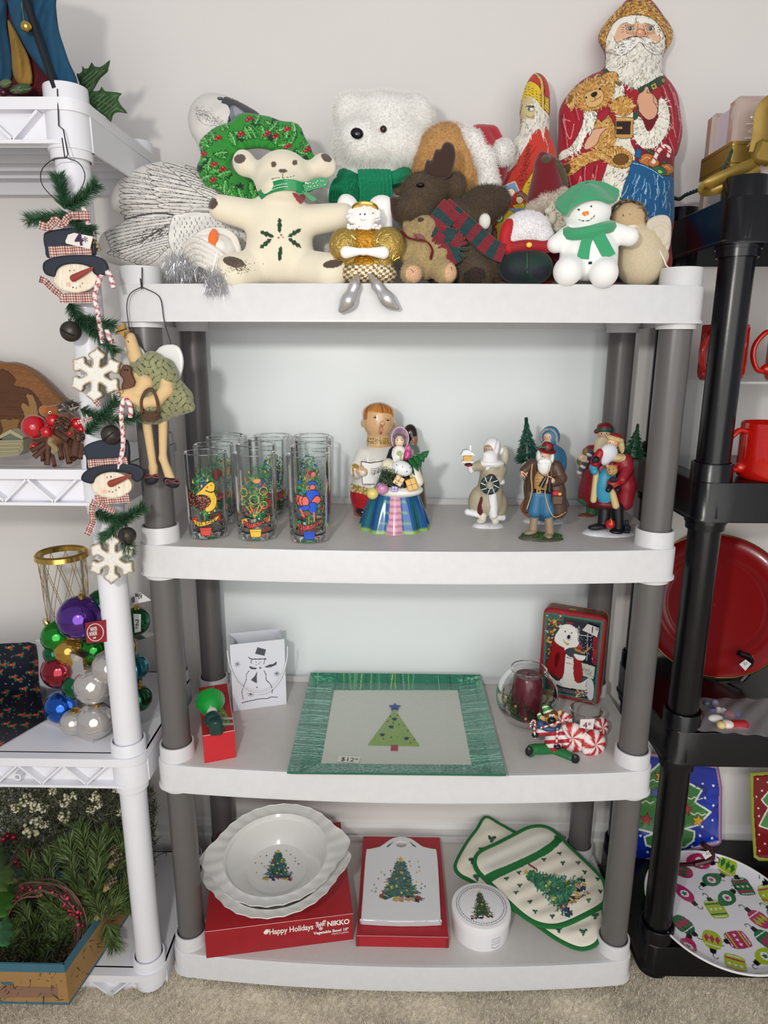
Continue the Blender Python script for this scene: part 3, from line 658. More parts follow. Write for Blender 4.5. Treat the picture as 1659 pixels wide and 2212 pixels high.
def bishop():
 out = spline([(1160,157),(1176,166),(1186,190),(1188,230),(1187,285),(1198,315),(1204,345),(1210,420),(1215,600),(1062,600),(1062,500),(1070,450),(1086,395),(1098,360),(1108,330),(1108,306),(1120,286),(1124,262),(1122,240),(1127,212),(1136,184),(1148,164)],4, True)
 c = Cv(1050,150,1225,610,3, 'c83a2a'); K = '3a2622'; Yl = 'e3c02c'
 c.poly([(1127,212),(1136,190),(1160,155),(1172,160),(1188,200),(1190,262),(1168,232),(1150,212),(1127,217)], 'c63230')
 c.poly([(1126,218),(1129,198),(1136,180),(1150,176),(1168,192),(1174,232),(1160,220),(1146,210)], Yl, 3, K, .8)
 for j in range(5):
  for i in range(5): c.line([(1132+i*8+j*.6,186+j*6+i*i*1.1),(1136+i*8+j*.6,186.6+j*6+i*i*1.1+i*.6)],1.1, K)
 c.line([(1156,158),(1170,178),(1173,240)],5, 'd8b85a', 4); c.line([(1152,158),(1167,178),(1169,235)],.8, K, 4); c.line([(1160,158),(1175,180),(1177,244)],.8, K, 4)
 c.poly([(1177,206),(1186,214),(1187,248),(1176,236)], Yl, 0, K, .8)
 for j in range(5): c.line([(1180,212+j*7),(1182,215+j*7)],1, K)
 c.poly([(1124,222),(1140,209),(1156,214),(1158,250),(1128,262),(1121,255)], 'cdb98a', 3)
 c.poly([(1140,226),(1156,224),(1158,230),(1146,231)], 'e8e0cc', 3); c.ell(1147,236,7,4,'e9e2cc',0,K,.8); c.ell(1143,236,2.6,2.6,'6b87a8'); c.ell(1143,236,1.2,1.2,'111111')
 for i in range(16): c.line([(1136+i,229+random.uniform(-2,2)),(1139+i,231+random.uniform(-2,2))],.6, K)
 c.line([(1128,226),(1125,240),(1122,254),(1128,262)],.8, K, 3); c.line([(1136,250),(1146,254),(1154,250)],.8, K, 4)
 c.poly([(1126,262),(1136,256),(1154,256),(1156,230),(1150,214),(1158,216),(1172,236),(1186,250),(1188,286),(1178,272),(1174,302),(1166,278),(1150,290),(1138,312),(1124,336),(1108,362),(1092,372),(1104,340),(1108,306),(1120,284)], 'e4dfd2', 3)
 c.line([(1124,266),(1132,262)],2, 'a8322c')
 for i in range(330):
  x, y = random.uniform(1095,1188), random.uniform(215,365)
  if c.is_(x, y, 'e4dfd2'): a = math.radians(100+random.gauss(0,14)+(1160-x)*.4); c.line([(x, y),(x+9*math.cos(a), y+9*math.sin(a))],.6, random.choice(('b8b0a0', '8d8577', 'f4f0e6')))
 for i in range(420):
  t_ = random.random(); x = 1144-20*t_+random.gauss(0,3+4*t_); y = 312+90*t_; c.ell(x, y, .7,.7, '5a1a16')
 for pts in ([(1158,318),(1142,340),(1132,360)],[(1148,345),(1130,372),(1112,392)],[(1180,300),(1184,330),(1186,352)],[(1090,370),(1082,400)],[(1110,360),(1095,390),(1088,402)]): c.line(pts, 1.2, '6e1e18', 4)
 c.line([(1176,296),(1183,315),(1183,345)],1, 'f0b8a8', 3)
 c.poly([(1088,402),(1112,392),(1124,418),(1120,446),(1082,436)], '7ba0c6', 0, 'e8e4da', 2); c.ell(1104,416,9,9,'efe4cc',0,K,.8); c.poly([(1110,418),(1126,410),(1122,450),(1090,455)], 'b83228')
 c.poly([(1128,410),(1148,376),(1160,368),(1162,440),(1140,432)], Yl, 3, K, .9)
 for j in range(4): c.line([(1140+j,396+j*8),(1144+j,394+j*8)],1, K)
 c.poly([(1158,420),(1172,405),(1176,450),(1158,452)], 'e9e0cc'); c.poly([(1118,418),(1128,414),(1139,424),(1137,434),(1116,430)], '8a6248', 2, K, .8); c.ell(1122,432,8,8,'efd9ac',0,K,.8); c.ell(1120,431,.8,.8,K); c.ell(1126,432,.8,.8,K)
 c.poly([(1108,444),(1130,440),(1136,448),(1120,456)], Yl, 2); c.poly([(1100,450),(1134,450),(1138,470),(1096,470)], '86a6cc'); c.poly([(1131,440),(1152,440),(1155,478),(1140,478)], '2f8f3c'); c.line([(1138,440),(1144,476)],1.6, Yl); c.line([(1148,440),(1152,476)],1.6, Yl)
 c.poly([(1070,488),(1100,452),(1130,470),(1090,520),(1066,560)], 'dcc53c', 0, K, .8); c.ell(1078,470,9,10,'f0e8c8',10,'2f7f3c',3); c.ell(1077,469,4,5,'f3dcb8',0,K,.6); c.poly([(1064,500),(1072,494),(1074,524),(1062,520)], 'a5896e', 0, K, .7)
 g = pillow(out, lambda x, y: .13+.10*np.clip((600-y)/440,0,1), c, .026,34,1.3, relief=lambda x, y: .0008*np.sin(x*.3+y*.2))
 tag(build('bishop_doll', g, m_paint, loc=P(1140,600,.13)), 'flat stuffed cloth bishop with a long white beard, red robe and yellow mitre', 'doll')
bishop()
def santa_pillow():
 out = spline([(1376,-9),(1398,-6),(1414,7),(1434,34),(1449,56),(1454,72),(1450,92),(1434,118),(1430,140),(1434,160),(1450,179),(1464,205),(1470,242),(1474,275),(1472,300),(1464,330),(1457,342),(1456,410),(1457,466),(1450,520),(1434,600),(1250,602),(1236,520),(1218,450),(1206,360),(1204,320),(1206,280),(1208,239),(1223,209),(1250,179),(1280,160),(1302,150),(1307,119),(1296,98),(1292,80),(1300,60),(1312,44),(1334,20),(1354,0)],4, True)
 R, D2, K, Wf = 'a3172a', '6d0f1e', '2a1c18', 'e9e3d3'
 c = Cv(1195,-15,1480,610,3, R); Y2 = 'b9812f'; B1 = 'c08a42'
 def furry(pts, bg, n, L, cols, ang, sm=4, out_=K, w=.8, jit=.35):
  c.poly(pts, bg, sm, out_, .9); p = np.array(spline(pts, sm, True)); lo, hi = p.min(0), p.max(0); X = RNG.uniform(lo[0], hi[0], n*3); Yy = RNG.uniform(lo[1], hi[1], n*3); m = inpoly(X, Yy, p)
  for x, y in list(zip(X[m], Yy[m]))[:n]:
   a = math.radians(ang(x, y) if callable(ang) else ang)+random.gauss(0, jit); l = L*random.uniform(.6,1.2); c.line([(x, y),(x+l/2*math.cos(a), y+l/2*math.sin(a)),(x+l*math.cos(a+.3), y+l*math.sin(a+.3))], w, random.choice(cols))
 # robe folds
 for pts in ([(1213,250),(1218,290),(1222,330)],[(1228,215),(1240,240),(1246,262)],[(1250,190),(1270,185),(1290,170)],[(1440,185),(1452,215),(1458,250)],[(1430,200),(1445,235),(1450,280)],[(1462,230),(1466,270),(1460,310)],[(1420,180),(1432,200),(1438,240)],[(1224,382),(1230,410),(1236,440)],[(1262,350),(1258,380),(1262,430)],[(1285,360),(1280,400),(1286,440)],[(1440,300),(1448,320),(1452,336)],[(1416,330),(1430,334),(1444,330)]): c.line(pts, 4, D2,5, True); c.line([(x+5, y-3) for x, y in pts],.8, 'e88a90', 5)
 for pts in ([(1216,262),(1220,258),(1232,262)],[(1240,268),(1232,300),(1222,282),(1216,256)],[(1252,232),(1268,236),(1282,252)],[(1250,400),(1254,380),(1256,402),(1250,420)],[(1278,395),(1281,376),(1284,398)],[(1456,200),(1464,230),(1468,262)],[(1444,260),(1456,280),(1460,296)]): c.line(pts, 1, 'f2a6a8', 5)
 # white fur front
 furry([(1312,160),(1345,180),(1352,215),(1368,240),(1362,300),(1372,330),(1372,378),(1352,440),(1338,520),(1330,600),(1300,600),(1302,520),(1305,440),(1298,400),(1310,360),(1322,300),(1330,240),(1310,190)], Wf, 420,7,(K, '8f8778', 'fffdf4', 'fffdf4'),100)
 # beard
 beard = [(1309,72),(1314,55),(1326,40),(1342,32),(1370,28),(1400,34),(1420,50),(1434,70),(1438,95),(1434,118),(1430,140),(1434,160),(1425,172),(1405,182),(1380,194),(1366,190),(1348,180),(1330,168),(1308,150),(1309,120),(1306,96)]
 furry(beard, 'ebe6d9', 620,9,('857d70', 'b3ab9d', 'fffdf6', 'cfc8ba'), lambda x, y: 90+(x-1372)*-.25)
 # hood band
 furry([(1292,78),(1300,58),(1318,34),(1340,10),(1360,2),(1380,-2),(1404,4),(1422,22),(1438,40),(1452,62),(1454,78),(1450,94),(1436,116),(1438,90),(1432,68),(1420,50),(1404,38),(1382,32),(1356,34),(1338,40),(1324,52),(1314,72),(1308,92),(1306,112),(1296,98)], Y2,520,6,(K, 'e0b062', '7c4f1a', 'f0cd88'), lambda x, y: math.degrees(math.atan2(y-90, x-1372))+60,4)
 c.line([(1380,-8),(1400,-6),(1414,6),(1430,26)],7, R, 4)
 # face
 c.poly([(1334,58),(1350,50),(1372,48),(1395,50),(1412,58),(1424,74),(1426,88),(1414,94),(1396,84),(1372,78),(1350,84),(1334,92),(1328,86),(1326,74)], 'e5b795', 4, K, .8)
 c.poly([(1322,66),(1332,46),(1352,36),(1372,42),(1366,52),(1350,48),(1336,58),(1326,78)], 'f4f0e6', 4); c.poly([(1424,68),(1414,50),(1398,40),(1378,42),(1382,50),(1398,50),(1412,58),(1420,76)], 'f4f0e6', 4)
 for ex, s_ in ((1361,1),(1405,-1)):
  c.poly([(ex-9,62),(ex-3,58),(ex+5,58),(ex+9,62),(ex+2,65),(ex-5,65)], 'dcd4c8', 2, K, .9); c.ell(ex, 61.5,4.2,3.6, '4a5560'); c.ell(ex, 61.5,2,2, '0c0c0c'); c.ell(ex-1,60.5,.8,.8, 'ffffff')
  for k in range(7): c.line([(ex-11+k*3,56-abs(k-3)*-.6),(ex-9+k*3,53)],.8, K)
  c.line([(ex-9,68),(ex, 70),(ex+8,68)],.8, '7c4e3a', 4); c.line([(ex-8,71),(ex, 73.5),(ex+9,71)],.6, '7c4e3a', 4)
  for k in range(3): c.line([(ex-s_*14,60+k*4),(ex-s_*19,58+k*6)],.7, '7c4e3a')
 c.line([(1378,52),(1376,66),(1372,74)],1, '7c4e3a', 4); c.line([(1390,54),(1392,66),(1396,74)],1, '7c4e3a', 4); c.poly([(1374,74),(1376,66),(1383,62),(1391,66),(1394,74),(1390,79),(1383,80),(1377,79)], 'd99a78', 4, '6a3a2a', .8); c.ell(1382,69,3,3, 'f3c9aa'); c.line([(1368,72),(1370,78),(1374,79)],.9, '6a3a2a', 3); c.line([(1400,72),(1398,78),(1393,79)],.9, '6a3a2a', 3)
 furry([(1380,80),(1366,80),(1352,86),(1334,104),(1320,108),(1322,116),(1344,119),(1362,110),(1378,94),(1384,92),(1398,108),(1414,118),(1428,116),(1430,106),(1418,100),(1404,84),(1392,80)], 'f3efe4', 160,9,('8a8274', 'c9c2b2', 'ffffff'), lambda x, y: 160 if x < 1380 else 20,4, K, .8,.25)
 # collar and toggles
 c.poly([(1300,152),(1310,148),(1330,172),(1322,178)], '1f4a30', 0, K, .8); c.poly([(1378,192),(1400,180),(1430,164),(1438,178),(1414,190),(1398,204),(1384,200)], '1f4a30', 3, K, .9)
 c.poly([(1405,184),(1416,178),(1420,190),(1410,195)], 'c9a04e', 0, K, .7); c.poly([(1409,186),(1414,183),(1416,188),(1411,190)], '1f4a30'); c.ell(1293,163,7,5,'a8783a',20,K,.8); c.ell(1336,180,7,4,'8f6430',30,K,.8); c.ell(1433,174,5,5,'a8783a',0,K,.8)
 # right cuff and hand
 furry([(1424,214),(1436,216),(1446,240),(1446,268),(1436,296),(1418,316),(1396,322),(1378,312),(1368,292),(1368,264),(1376,250),(1388,258),(1398,282),(1410,276),(1420,250)], Wf, 200,8,('6e665a', 'b5ad9c', 'fffdf4', 'fffdf4'), lambda x, y: math.degrees(math.atan2(y-262, x-1404)),4)
 c.poly([(1390,252),(1398,282),(1412,270),(1422,248)], D2,3)
 c.poly([(1376,216),(1380,204),(1390,196),(1394,188),(1400,188),(1404,198),(1412,204),(1420,218),(1421,236),(1416,252),(1404,259),(1394,256),(1382,242),(1376,230)], 'dba585', 4, K, 1.1); c.line([(1398,200),(1410,204),(1412,222)],1, K, 4); c.line([(1402,190),(1396,200)],.8, K)
 for k in range(3): c.line([(1413+k*2,222+k*4),(1418+k,226+k*4)],.7, K)
 c.poly([(1378,222),(1376,238),(1368,250),(1366,258),(1374,258),(1380,246)], '1f5a38', 3, K, .8)
 # left sleeve cuff and hand
 furry([(1262,240),(1276,236),(1290,244),(1290,262),(1278,280),(1262,296),(1256,320),(1232,336),(1210,347),(1206,338),(1214,326),(1230,318),(1246,296),(1258,268)], Wf, 200,9,('6e665a', 'b5ad9c', 'fffdf4', 'fffdf4'), lambda x, y: 60,4)
 # teddy bear held in the arm
 def bf(pts, n, ang=70, bg=B1): furry(pts, bg, n, 6,('6b4418', 'e8bd72', 'f2d08c', 'dca65a'), ang, 4, K, .8,.4)
 bf([(1316,230),(1332,212),(1350,208),(1366,218),(1370,232),(1362,246),(1348,250),(1330,246)],110, lambda x, y: math.degrees(math.atan2(y-230, x-1344)))
 bf([(1292,250),(1310,244),(1324,262),(1332,290),(1326,316),(1308,328),(1288,322),(1278,300)],200,100)
 bf([(1264,330),(1290,322),(1312,318),(1304,342),(1270,354),(1244,372),(1226,382),(1214,370),(1226,350)],150,150); bf([(1308,330),(1322,316),(1340,318),(1362,330),(1367,346),(1356,362),(1334,362),(1312,352),(1300,342)],170, lambda x, y: math.degrees(math.atan2(y-345, x-1340))); c.ell(1341,344,17,12, '6f4c20', -10, K, .8); c.ell(1224,366,8,14, '5c3a16', 20)
 c.poly([(1290,248),(1316,232),(1312,250),(1300,262),(1292,256)], 'a81c34', 3, K, .8)
 bf([(1224,214),(1232,196),(1250,182),(1272,172),(1300,164),(1318,170),(1328,182),(1324,204),(1310,226),(1286,238),(1262,238),(1242,228)],330, lambda x, y: math.degrees(math.atan2(y-205, x-1275))); bf([(1222,224),(1224,204),(1234,196),(1246,204),(1244,222),(1232,234)],60); bf([(1298,166),(1312,156),(1330,156),(1336,166),(1328,178),(1314,180)],60); c.ell(1232,214,5,10, '8a5a22', 20)
 c.poly([(1262,206),(1276,196),(1296,192),(1304,204),(1300,222),(1282,232),(1268,228)], 'dcae70', 4, '6b4418', .8); c.poly([(1276,204),(1284,198),(1290,200),(1288,208),(1280,210)], '1c1410', 3); c.ell(1266,211,3,3.6, '120c0a', 0, 'f0d090', .5); c.ell(1296,192,2.6,3.2, '120c0a'); c.line([(1284,210),(1286,216),(1276,220)],.9, K, 3); c.line([(1286,216),(1294,212),(1298,208)],.9, K, 3)
 c.poly([(1264,308),(1276,290),(1282,280),(1290,278),(1300,276),(1308,274),(1308,280),(1298,290),(1294,300),(1288,312),(1272,322),(1262,322)], 'e0ac8c', 3, K, 1)
 # belt buckle
 c.poly([(1330,254),(1350,252),(1369,255),(1367,298),(1345,300),(1328,296)], 'c69550', 0, K, 1); c.poly([(1332,262),(1362,262),(1361,290),(1332,290)], '2c1c18', 0, K, .8); c.poly([(1332,274),(1344,274),(1344,279),(1332,279)], 'c69550'); c.line([(1330,256),(1366,258)],1.4, 'f0d090')
 # sack of gifts
 c.poly([(1374,330),(1372,318),(1378,312),(1392,322),(1420,326),(1444,332),(1454,352),(1454,386),(1430,384),(1398,366),(1372,350)], '7a1a28', 4)
 for x, y, r in ((1398,346,18),(1440,366,16),(1412,352,12)): c.ell(x, y, r, r*.8, 'c07038', 0, K, .9); c.line([(x-r*.6,y),(x,y-r*.4),(x+r*.5,y)],.8, 'f0c080', 3)
 c.ell(1424,370,17,11, '2c6a3c', 15, K, .9); c.ell(1426,371,5,3, '9fd08a', 20)
 c.line([(1412,350),(1420,330),(1434,316),(1446,322),(1444,336)],8, 'ece4da', 5)
 for x, y in ((1414,342),(1421,330),(1431,320),(1441,320),(1446,331)): c.line([(x-4,y-3),(x+4,y+4)],3, 'b01c30')
 for x, y in ((1408,330),(1402,326),(1436,350),(1449,378),(1446,386)): c.star(x, y, 6, '2c6a3c', 5,.5,20, K)
 c.poly([(1370,338),(1376,318),(1386,326),(1384,344)], '1c5c94', 0, K, .8)
 c.poly([(1366,348),(1384,352),(1412,366),(1430,380),(1456,384),(1458,440),(1457,470),(1444,500),(1420,560),(1370,600),(1330,600),(1338,500),(1340,440),(1348,400),(1358,374)], '1a5a8c', 3, K, 1)
 for i in range(90):
  x = random.uniform(1350,1452); y = random.uniform(370,480); a = math.radians(100+(x-1395)*-.35+random.gauss(0,12)); l = random.uniform(10,34)
  if c.is_(x, y, '1a5a8c'): c.line([(x, y),(x+l*.5*math.cos(a), y+l*.5*math.sin(a)),(x+l*math.cos(a+.15), y+l*math.sin(a+.15))], random.choice((.7,.8,1.8)), random.choice(('7fb4d8', 'a8d0e8', '12406a')))
 c.line([(1366,352),(1390,358),(1414,370),(1432,384)],1, 'a8d0e8', 4)
 Yf = lambda x, y: .155+.125*np.clip((600-y)/560,0,1)
 g = pillow(out, Yf, c, .034,60,1.1,7, relief=lambda x, y: .0012*np.sin(x*.12)*np.sin(y*.09), backcol=R)
 tag(build('santa_pillow', g, m_paint, loc=P(1340,600,.155)), 'tall stuffed cloth Santa in red robe printed with a teddy bear in his arm', 'pillow')
santa_pillow()
def satin_angel():
 F = Px(-.038); t = thing('satin_angel_doll', 'small angel doll in quilted gold dress, silver boots dangling over the shelf edge', 'doll', F.p(795,606,4))
 m_satin = mat('white_satin', (238,236,234), rough=.25, sheen=.5, coat=.2, bump=(60,.5,.004))
 for pts in ([(730,432),(740,420),(757,421),(772,436),(780,470),(776,500),(740,498),(724,490),(726,455)],[(798,440),(806,427),(822,421),(840,425),(848,440),(847,470),(845,494),(812,500),(796,480)]):
  W = lambda x, y, off: PV(x, y, .012-off); W2 = lambda x, y, off: PV(x, y, .014+off*.4)
  o = spline(pts, 4, True); g = sheet(o, 2.2, W, None, 'eeecea', .008,14); sheet(o, 2.2, W2, None, 'eeecea', .008,14, g=g, flip=True); build('wing', g, m_satin, t)
 c = Cv(750,430,830,510,2, None)
 c.ell(778,463,1.8,2, '111111'); c.ell(788,463,1.8,2, '111111'); c.line([(779,474),(784,476.5),(790,474)],1.2, 'b0304a', 4); c.line([(804,461),(808,460)],.8, '333333')
 build('head', sdf([F.e(786,470,0,(29,26,22),'f0edea')],.0009,0, c.decal()), m_matte, t)
 g = G('f2efec')
 for k in range(150):
  a = random.uniform(-.6,3.75); x = 786+33*math.cos(a)*random.uniform(.85,1.05); y = 466-22*math.sin(a)*random.uniform(.9,1.15); g.ell(F.p(x, y, random.uniform(-14,12)),(.0036,.0036,.003), n=6)
 for k in range(70): g.ell(F.p(random.uniform(752,822), random.uniform(486,494),-14+random.uniform(-4,4)),.0026, n=6)
 build('curly_hair', g, m_fab, t)
 g = G('d8a83c'); g.tube(spline([F.p(x, y, d) for x, y, d in ((764,450,-10),(770,443,-16),(787,439,-20),(806,443,-16),(813,451,-8))],5),.0042,8, flat=.7); build('gold_headband', g, m_gold, t)
 gd = 'a98d48'
 def chk(V, C):
  d = V-CPOS; k = FPX/(d@CF); X = 829.5+k*(d@CR); Y = 1106-k*(d@CU); s_ = ((X*.13+Y*.03).astype(int)+((Y-X*.05)*.17).astype(int)) % 2
  m = (Y > 572); C = np.where((m & (s_ == 0))[:, None], lin('e8dcc8'), np.where((m & (s_ == 1))[:, None], lin('8a6f38'), C))
  cen = (np.abs(X-788) < 20) & (Y < 572) & (V[:, 1] < F.Y-.008); return np.where(cen[:, None], lin('b07c1e'), C)
 pr = [F.e(790,525,4,(44,34,26),gd), F.e(745,530,-8,(34,36,24),gd), F.e(838,530,-8,(36,38,24),gd), F.e(798,580,2,(50,34,30),gd), F.e(770,590,-4,(34,22,24),gd), F.e(828,592,2,(30,24,24),gd)]
 build('dress', sdf(pr, .0011,.006, chk), mat('gold_brocade', rough=.3, metal=.55, bump=(230,1,.003)), t)
 g = G('d8b050')
 for _ in range(26):
  x, y = random.choice(((random.uniform(718,768), random.uniform(505,558)),(random.uniform(815,868), random.uniform(505,558)))); a = random.uniform(0,3.1)
  g.tube(spline([F.p(x+i*5*math.cos(a)+random.gauss(0,2), y+i*5*math.sin(a)+random.gauss(0,2),-30+abs(x-790)*.08) for i in range(4)],3),.0006,5)
 build('gold_thread', g, m_gold, t, kind='stuff')
 g = sdf([F.c((748,545,-34),(782,543,-40),13,'f4f2f0',6), F.c((786,543,-40),(828,546,-34),6,'f4f2f0',13), F.e(785,544,-40,(8,7,7),'f4f2f0')],.0009,.003); build('hands', g, m_fab, t)
 m_sil = mat('silver_lame', (205,203,202), rough=.34, metal=.75, bump=(120,.4,.002))
 for pts in ((((772,596,-26),(766,618,-46),(752,650,-52),(736,670,-50)),(9,17,20,9)),(((800,596,-26),(815,618,-46),(836,646,-52),(858,664,-50)),(9,16,19,10))):
  build('boot', sdf([F.e(pts[0][2][0],pts[0][2][1],-50,(21,14,12),'cccccc',-55 if pts[0][3][0] < 780 else 45)]+F.ch(pts[0],[r*.62 for r in pts[1]], 'cccccc'),.0010,.008), m_sil, t)
satin_angel()
def tan_bear():
 F = Px(-.012); T_ = 'ab9568'; t = thing('tan_teddy_bear', 'small tan teddy bear with a wine red ribbon and pink foot pads', 'teddy bear', F.p(925,608,0))
 pr = [F.e(905,515,2,(34,38,28),T_), F.e(918,490,-6,(24,22,22),T_), F.c((908,500,-8),(912,482,-24),17,T_,13), F.e(916,558,0,(38,42,30),T_), F.c((900,570,-4),(888,590,-34),24,T_,22), F.c((940,572,-4),(962,590,-30),24,T_,23), F.c((890,530,0),(872,552,-14),14,T_,12), F.c((940,530,0),(955,548,-16),14,T_,12), F.e(938,480,14,(13,13,7),T_), F.e(882,486,14,(12,12,7),T_)]
 c = Cv(860,470,1000,620,2, None); c.ell(893,592,17,18, 'd8b08c'); c.ell(973,588,12,20, 'd8b08c', 8); c.line([(886,580),(893,588)],1, '443026'); c.line([(975,576),(976,584)],1, '443026')
 g = sdf(pr, .0012,.006, c.decal()); build('body', g, m_fab, t); build('curls', fur(g, 12000,.0028,.0004, lay=.2, jit=.7, cj=.1), m_furm, t, kind='stuff')
 g = G('4a3228'); k = S(F.p(908,476,0)); g.ell(F.p(909,475,-34), np.array([7,6,5])*k); build('nose', g, m_matte, t)
 g = G('6f1426'); g.tube(spline([F.p(x, y, d) for x, y, d in ((868,500,-10),(880,512,-32),(900,518,-38),(922,522,-32),(934,540,-34),(930,560,-38))],6),.0035,6, flat=.3)
 for pts in ([(893,503),(900,508),(894,516)],[(896,508),(906,504),(918,514),(908,516)]): g.prism(spline([F.p(x, y, -42) for x, y in pts],3, True),(0,.002,0))
 build('ribbon', g, m_gloss, t)
tan_bear()
def moose():
 F = Px(.03); M_ = '5c4a34'; t = thing('moose_plush', 'dark brown furry moose plush with felt antler and red and green knitted scarf', 'plush toy', F.p(1000,608,0))
 pr = [F.e(912,420,-14,(44,42,38),M_), F.e(896,452,-28,(40,36,34),M_), F.e(940,400,-6,(30,24,26),M_), F.e(984,400,-4,(20,26,14),M_), F.e(1046,440,-10,(54,34,28),'4f3e2b',-12), F.c((1000,470,0),(1040,450,-6),26,M_,30),
   F.e(985,500,0,(60,60,44),M_), F.e(1010,560,0,(70,56,50),M_), F.c((1010,560,-10),(1025,592,-46),34,M_,34), F.e(1050,575,-10,(40,40,34),M_), F.c((960,545,0),(950,590,-10),26,M_,24)]
 c = Cv(860,360,1120,620,1, None); c.ell(1026,596,24,19, '34211a', -10)
 g = sdf(pr, .0018,.010, c.decal()); build('body', g, m_furm, t)
 build('fur', fur(g, 60000,.0075,.0003, lay=.6, jit=.4, cj=.22), m_furm, t, kind='stuff')
 m_felt = mat('felt', rough=1, bump=(600,.6,.001), sheen=.3); AN = '3c2822'
 for pts in ([(918,374),(920,350),(926,344),(932,350),(936,336),(942,322),(950,324),(954,318),(958,310),(968,306),(980,314),(984,334),(980,360),(972,380),(952,386)],[(842,430),(848,424),(862,428),(872,440),(870,475),(852,478),(844,456)]):
  o = spline(pts, 4, True); g = sheet(o, 2.5, lambda x, y, off: PV(x, y, .008-off), None, AN, .006,8); sheet(o, 2.5, lambda x, y, off: PV(x, y, .0085+off), None, AN, .006,8, g=g, flip=True); build('antler', g, m_felt, t)
 g = G('0c0c0e'); k = S(F.p(908,404,0)); g.ell(F.p(908,400,-54), np.array([9,8,5])*k); build('eye', g, m_gloss, t); g = G('4a3a26'); g.ell(F.p(861,414,-20), np.array([9,8,7])*k); build('nose', g, m_matte, t)
 def knit(pts, w, nstr):
  q = spline([F.p(*p) for p in pts],10); g = G(); m = len(q); T = np.gradient(q, axis=0); T /= np.linalg.norm(T, axis=1)[:, None]; sd = np.cross(T, [0,-1,0]); sd /= np.linalg.norm(sd, axis=1)[:, None]; L = np.cumsum(np.r_[0, np.linalg.norm(np.diff(q, axis=0), axis=1)]); st = np.arange(0, L[-1],.0030)
  for i, s_ in enumerate(st):
   p_ = np.array([np.interp(s_, L, q[:, j]) for j in range(3)]); sdv = np.array([np.interp(s_, L, sd[:, j]) for j in range(3)]); tv = np.array([np.interp(s_, L, T[:, j]) for j in range(3)])
   col = ('7a1826', '14393c')[int(s_/L[-1]*nstr) % 2]
   n = int(w/.0030)
   for j in range(-n, n+1):
    a = p_+sdv*j*.0030+np.array([0,-.0006*math.cos(j*1.2)-.002,0]); g.ell(a, (.0026,.0024,.0030), R=frame(tv+sdv*(.6 if j % 2 else -.6)), col=col, n=6)
  g.tube(q+[0,.004,0],.0045,6, col='3a2028'); return g
 ms = mat('chunky_knit', rough=1, sheen=.3, bump=(500,.8,.001)); sc_ = build('scarf', knit([(960,448,-56),(985,470,-58),(1020,500,-56),(1060,535,-62),(1090,548,-70)],.013,9), ms, t)
 build('scarf_tail', knit([(975,450,-60),(950,480,-66),(940,510,-70),(975,520,-70),(985,540,-70),(958,556,-74)],.015,9), ms, t)
 g = G('7a1a2c'); 
 for k in range(16): x = 940-k*.6+random.gauss(0,10); g.tube(spline([F.p(950+random.gauss(0,8),556,-74), F.p(x-6,574,-74), F.p(x-16+random.gauss(0,6),588+random.gauss(0,3),-72)],4),.0012,5)
 build('fringe', g, ms, sc_)
 g = sdf([F.e(1047,478,-34,(13,17,10),'dedad2')],.0018,0); build('white_tuft', g, m_furm, t)
moose()
def gnome_santa():
 F = Px(.075); t = thing('gnome_santa', 'soft Santa in a tall wine red felt hat with corded curls, behind the snowman plush', 'soft toy', F.p(1190,608,0))
 R_ = '6f0f1c'; m_felt = _M['felt']
 g = sdf([F.c((1180,362,0),(1180,425,0),26,R_,42), F.c((1170,350,0),(1172,338,0),13,R_,11), F.e(1186,440,0,(44,30,30),R_), F.e(1188,535,0,(42,70,34),R_)],.002,.006); build('body', g, m_felt, t)
 g = sdf([F.c((1152,452,-14),(1180,436,-30),14,'ddd0c4',16), F.c((1180,436,-30),(1215,424,-28),16,'ddd0c4',15)],.002,.006); hb = build('hat_trim', g, m_furm, t); build('trim_fur', fur(g, 8000,.005,.0004, cj=.05), m_furm, hb, kind='stuff')
 g = G('ddd5c0')
 for _ in range(70):
  x, y = random.uniform(1182,1222), random.uniform(440,510); g.tube(spline([F.p(x+random.gauss(0,7), y+random.gauss(0,8),-44+random.uniform(-6,8)) for _ in range(5)],5),.0016,6)
 for x, y, rx_, ry_ in ((1186,456,9,7),(1194,470,8,12),(1204,496,10,6),(1188,480,8,8)): g.ell(F.p(x, y, -54),(.0075*rx_/9,.006,.0075*ry_/9), n=10)
 build('cord_curls', g, m_fab, t)
 g = G('4f4632'); 
 for ph in (0,2.1,4.2):
  q = spline([F.p(x, y, -14) for x, y in ((1182,350),(1200,352),(1212,368),(1218,385),(1220,402))],9); n = np.arange(len(q)); g.tube(q+np.stack([np.cos(n*.8+ph),-np.abs(np.sin(n*.8+ph)), np.sin(n*.8+ph)],1)*.0035,.003,6)
 g.ell(F.p(1180,348,-16),.009, n=12); build('braid', g, m_fab, t)
gnome_santa()
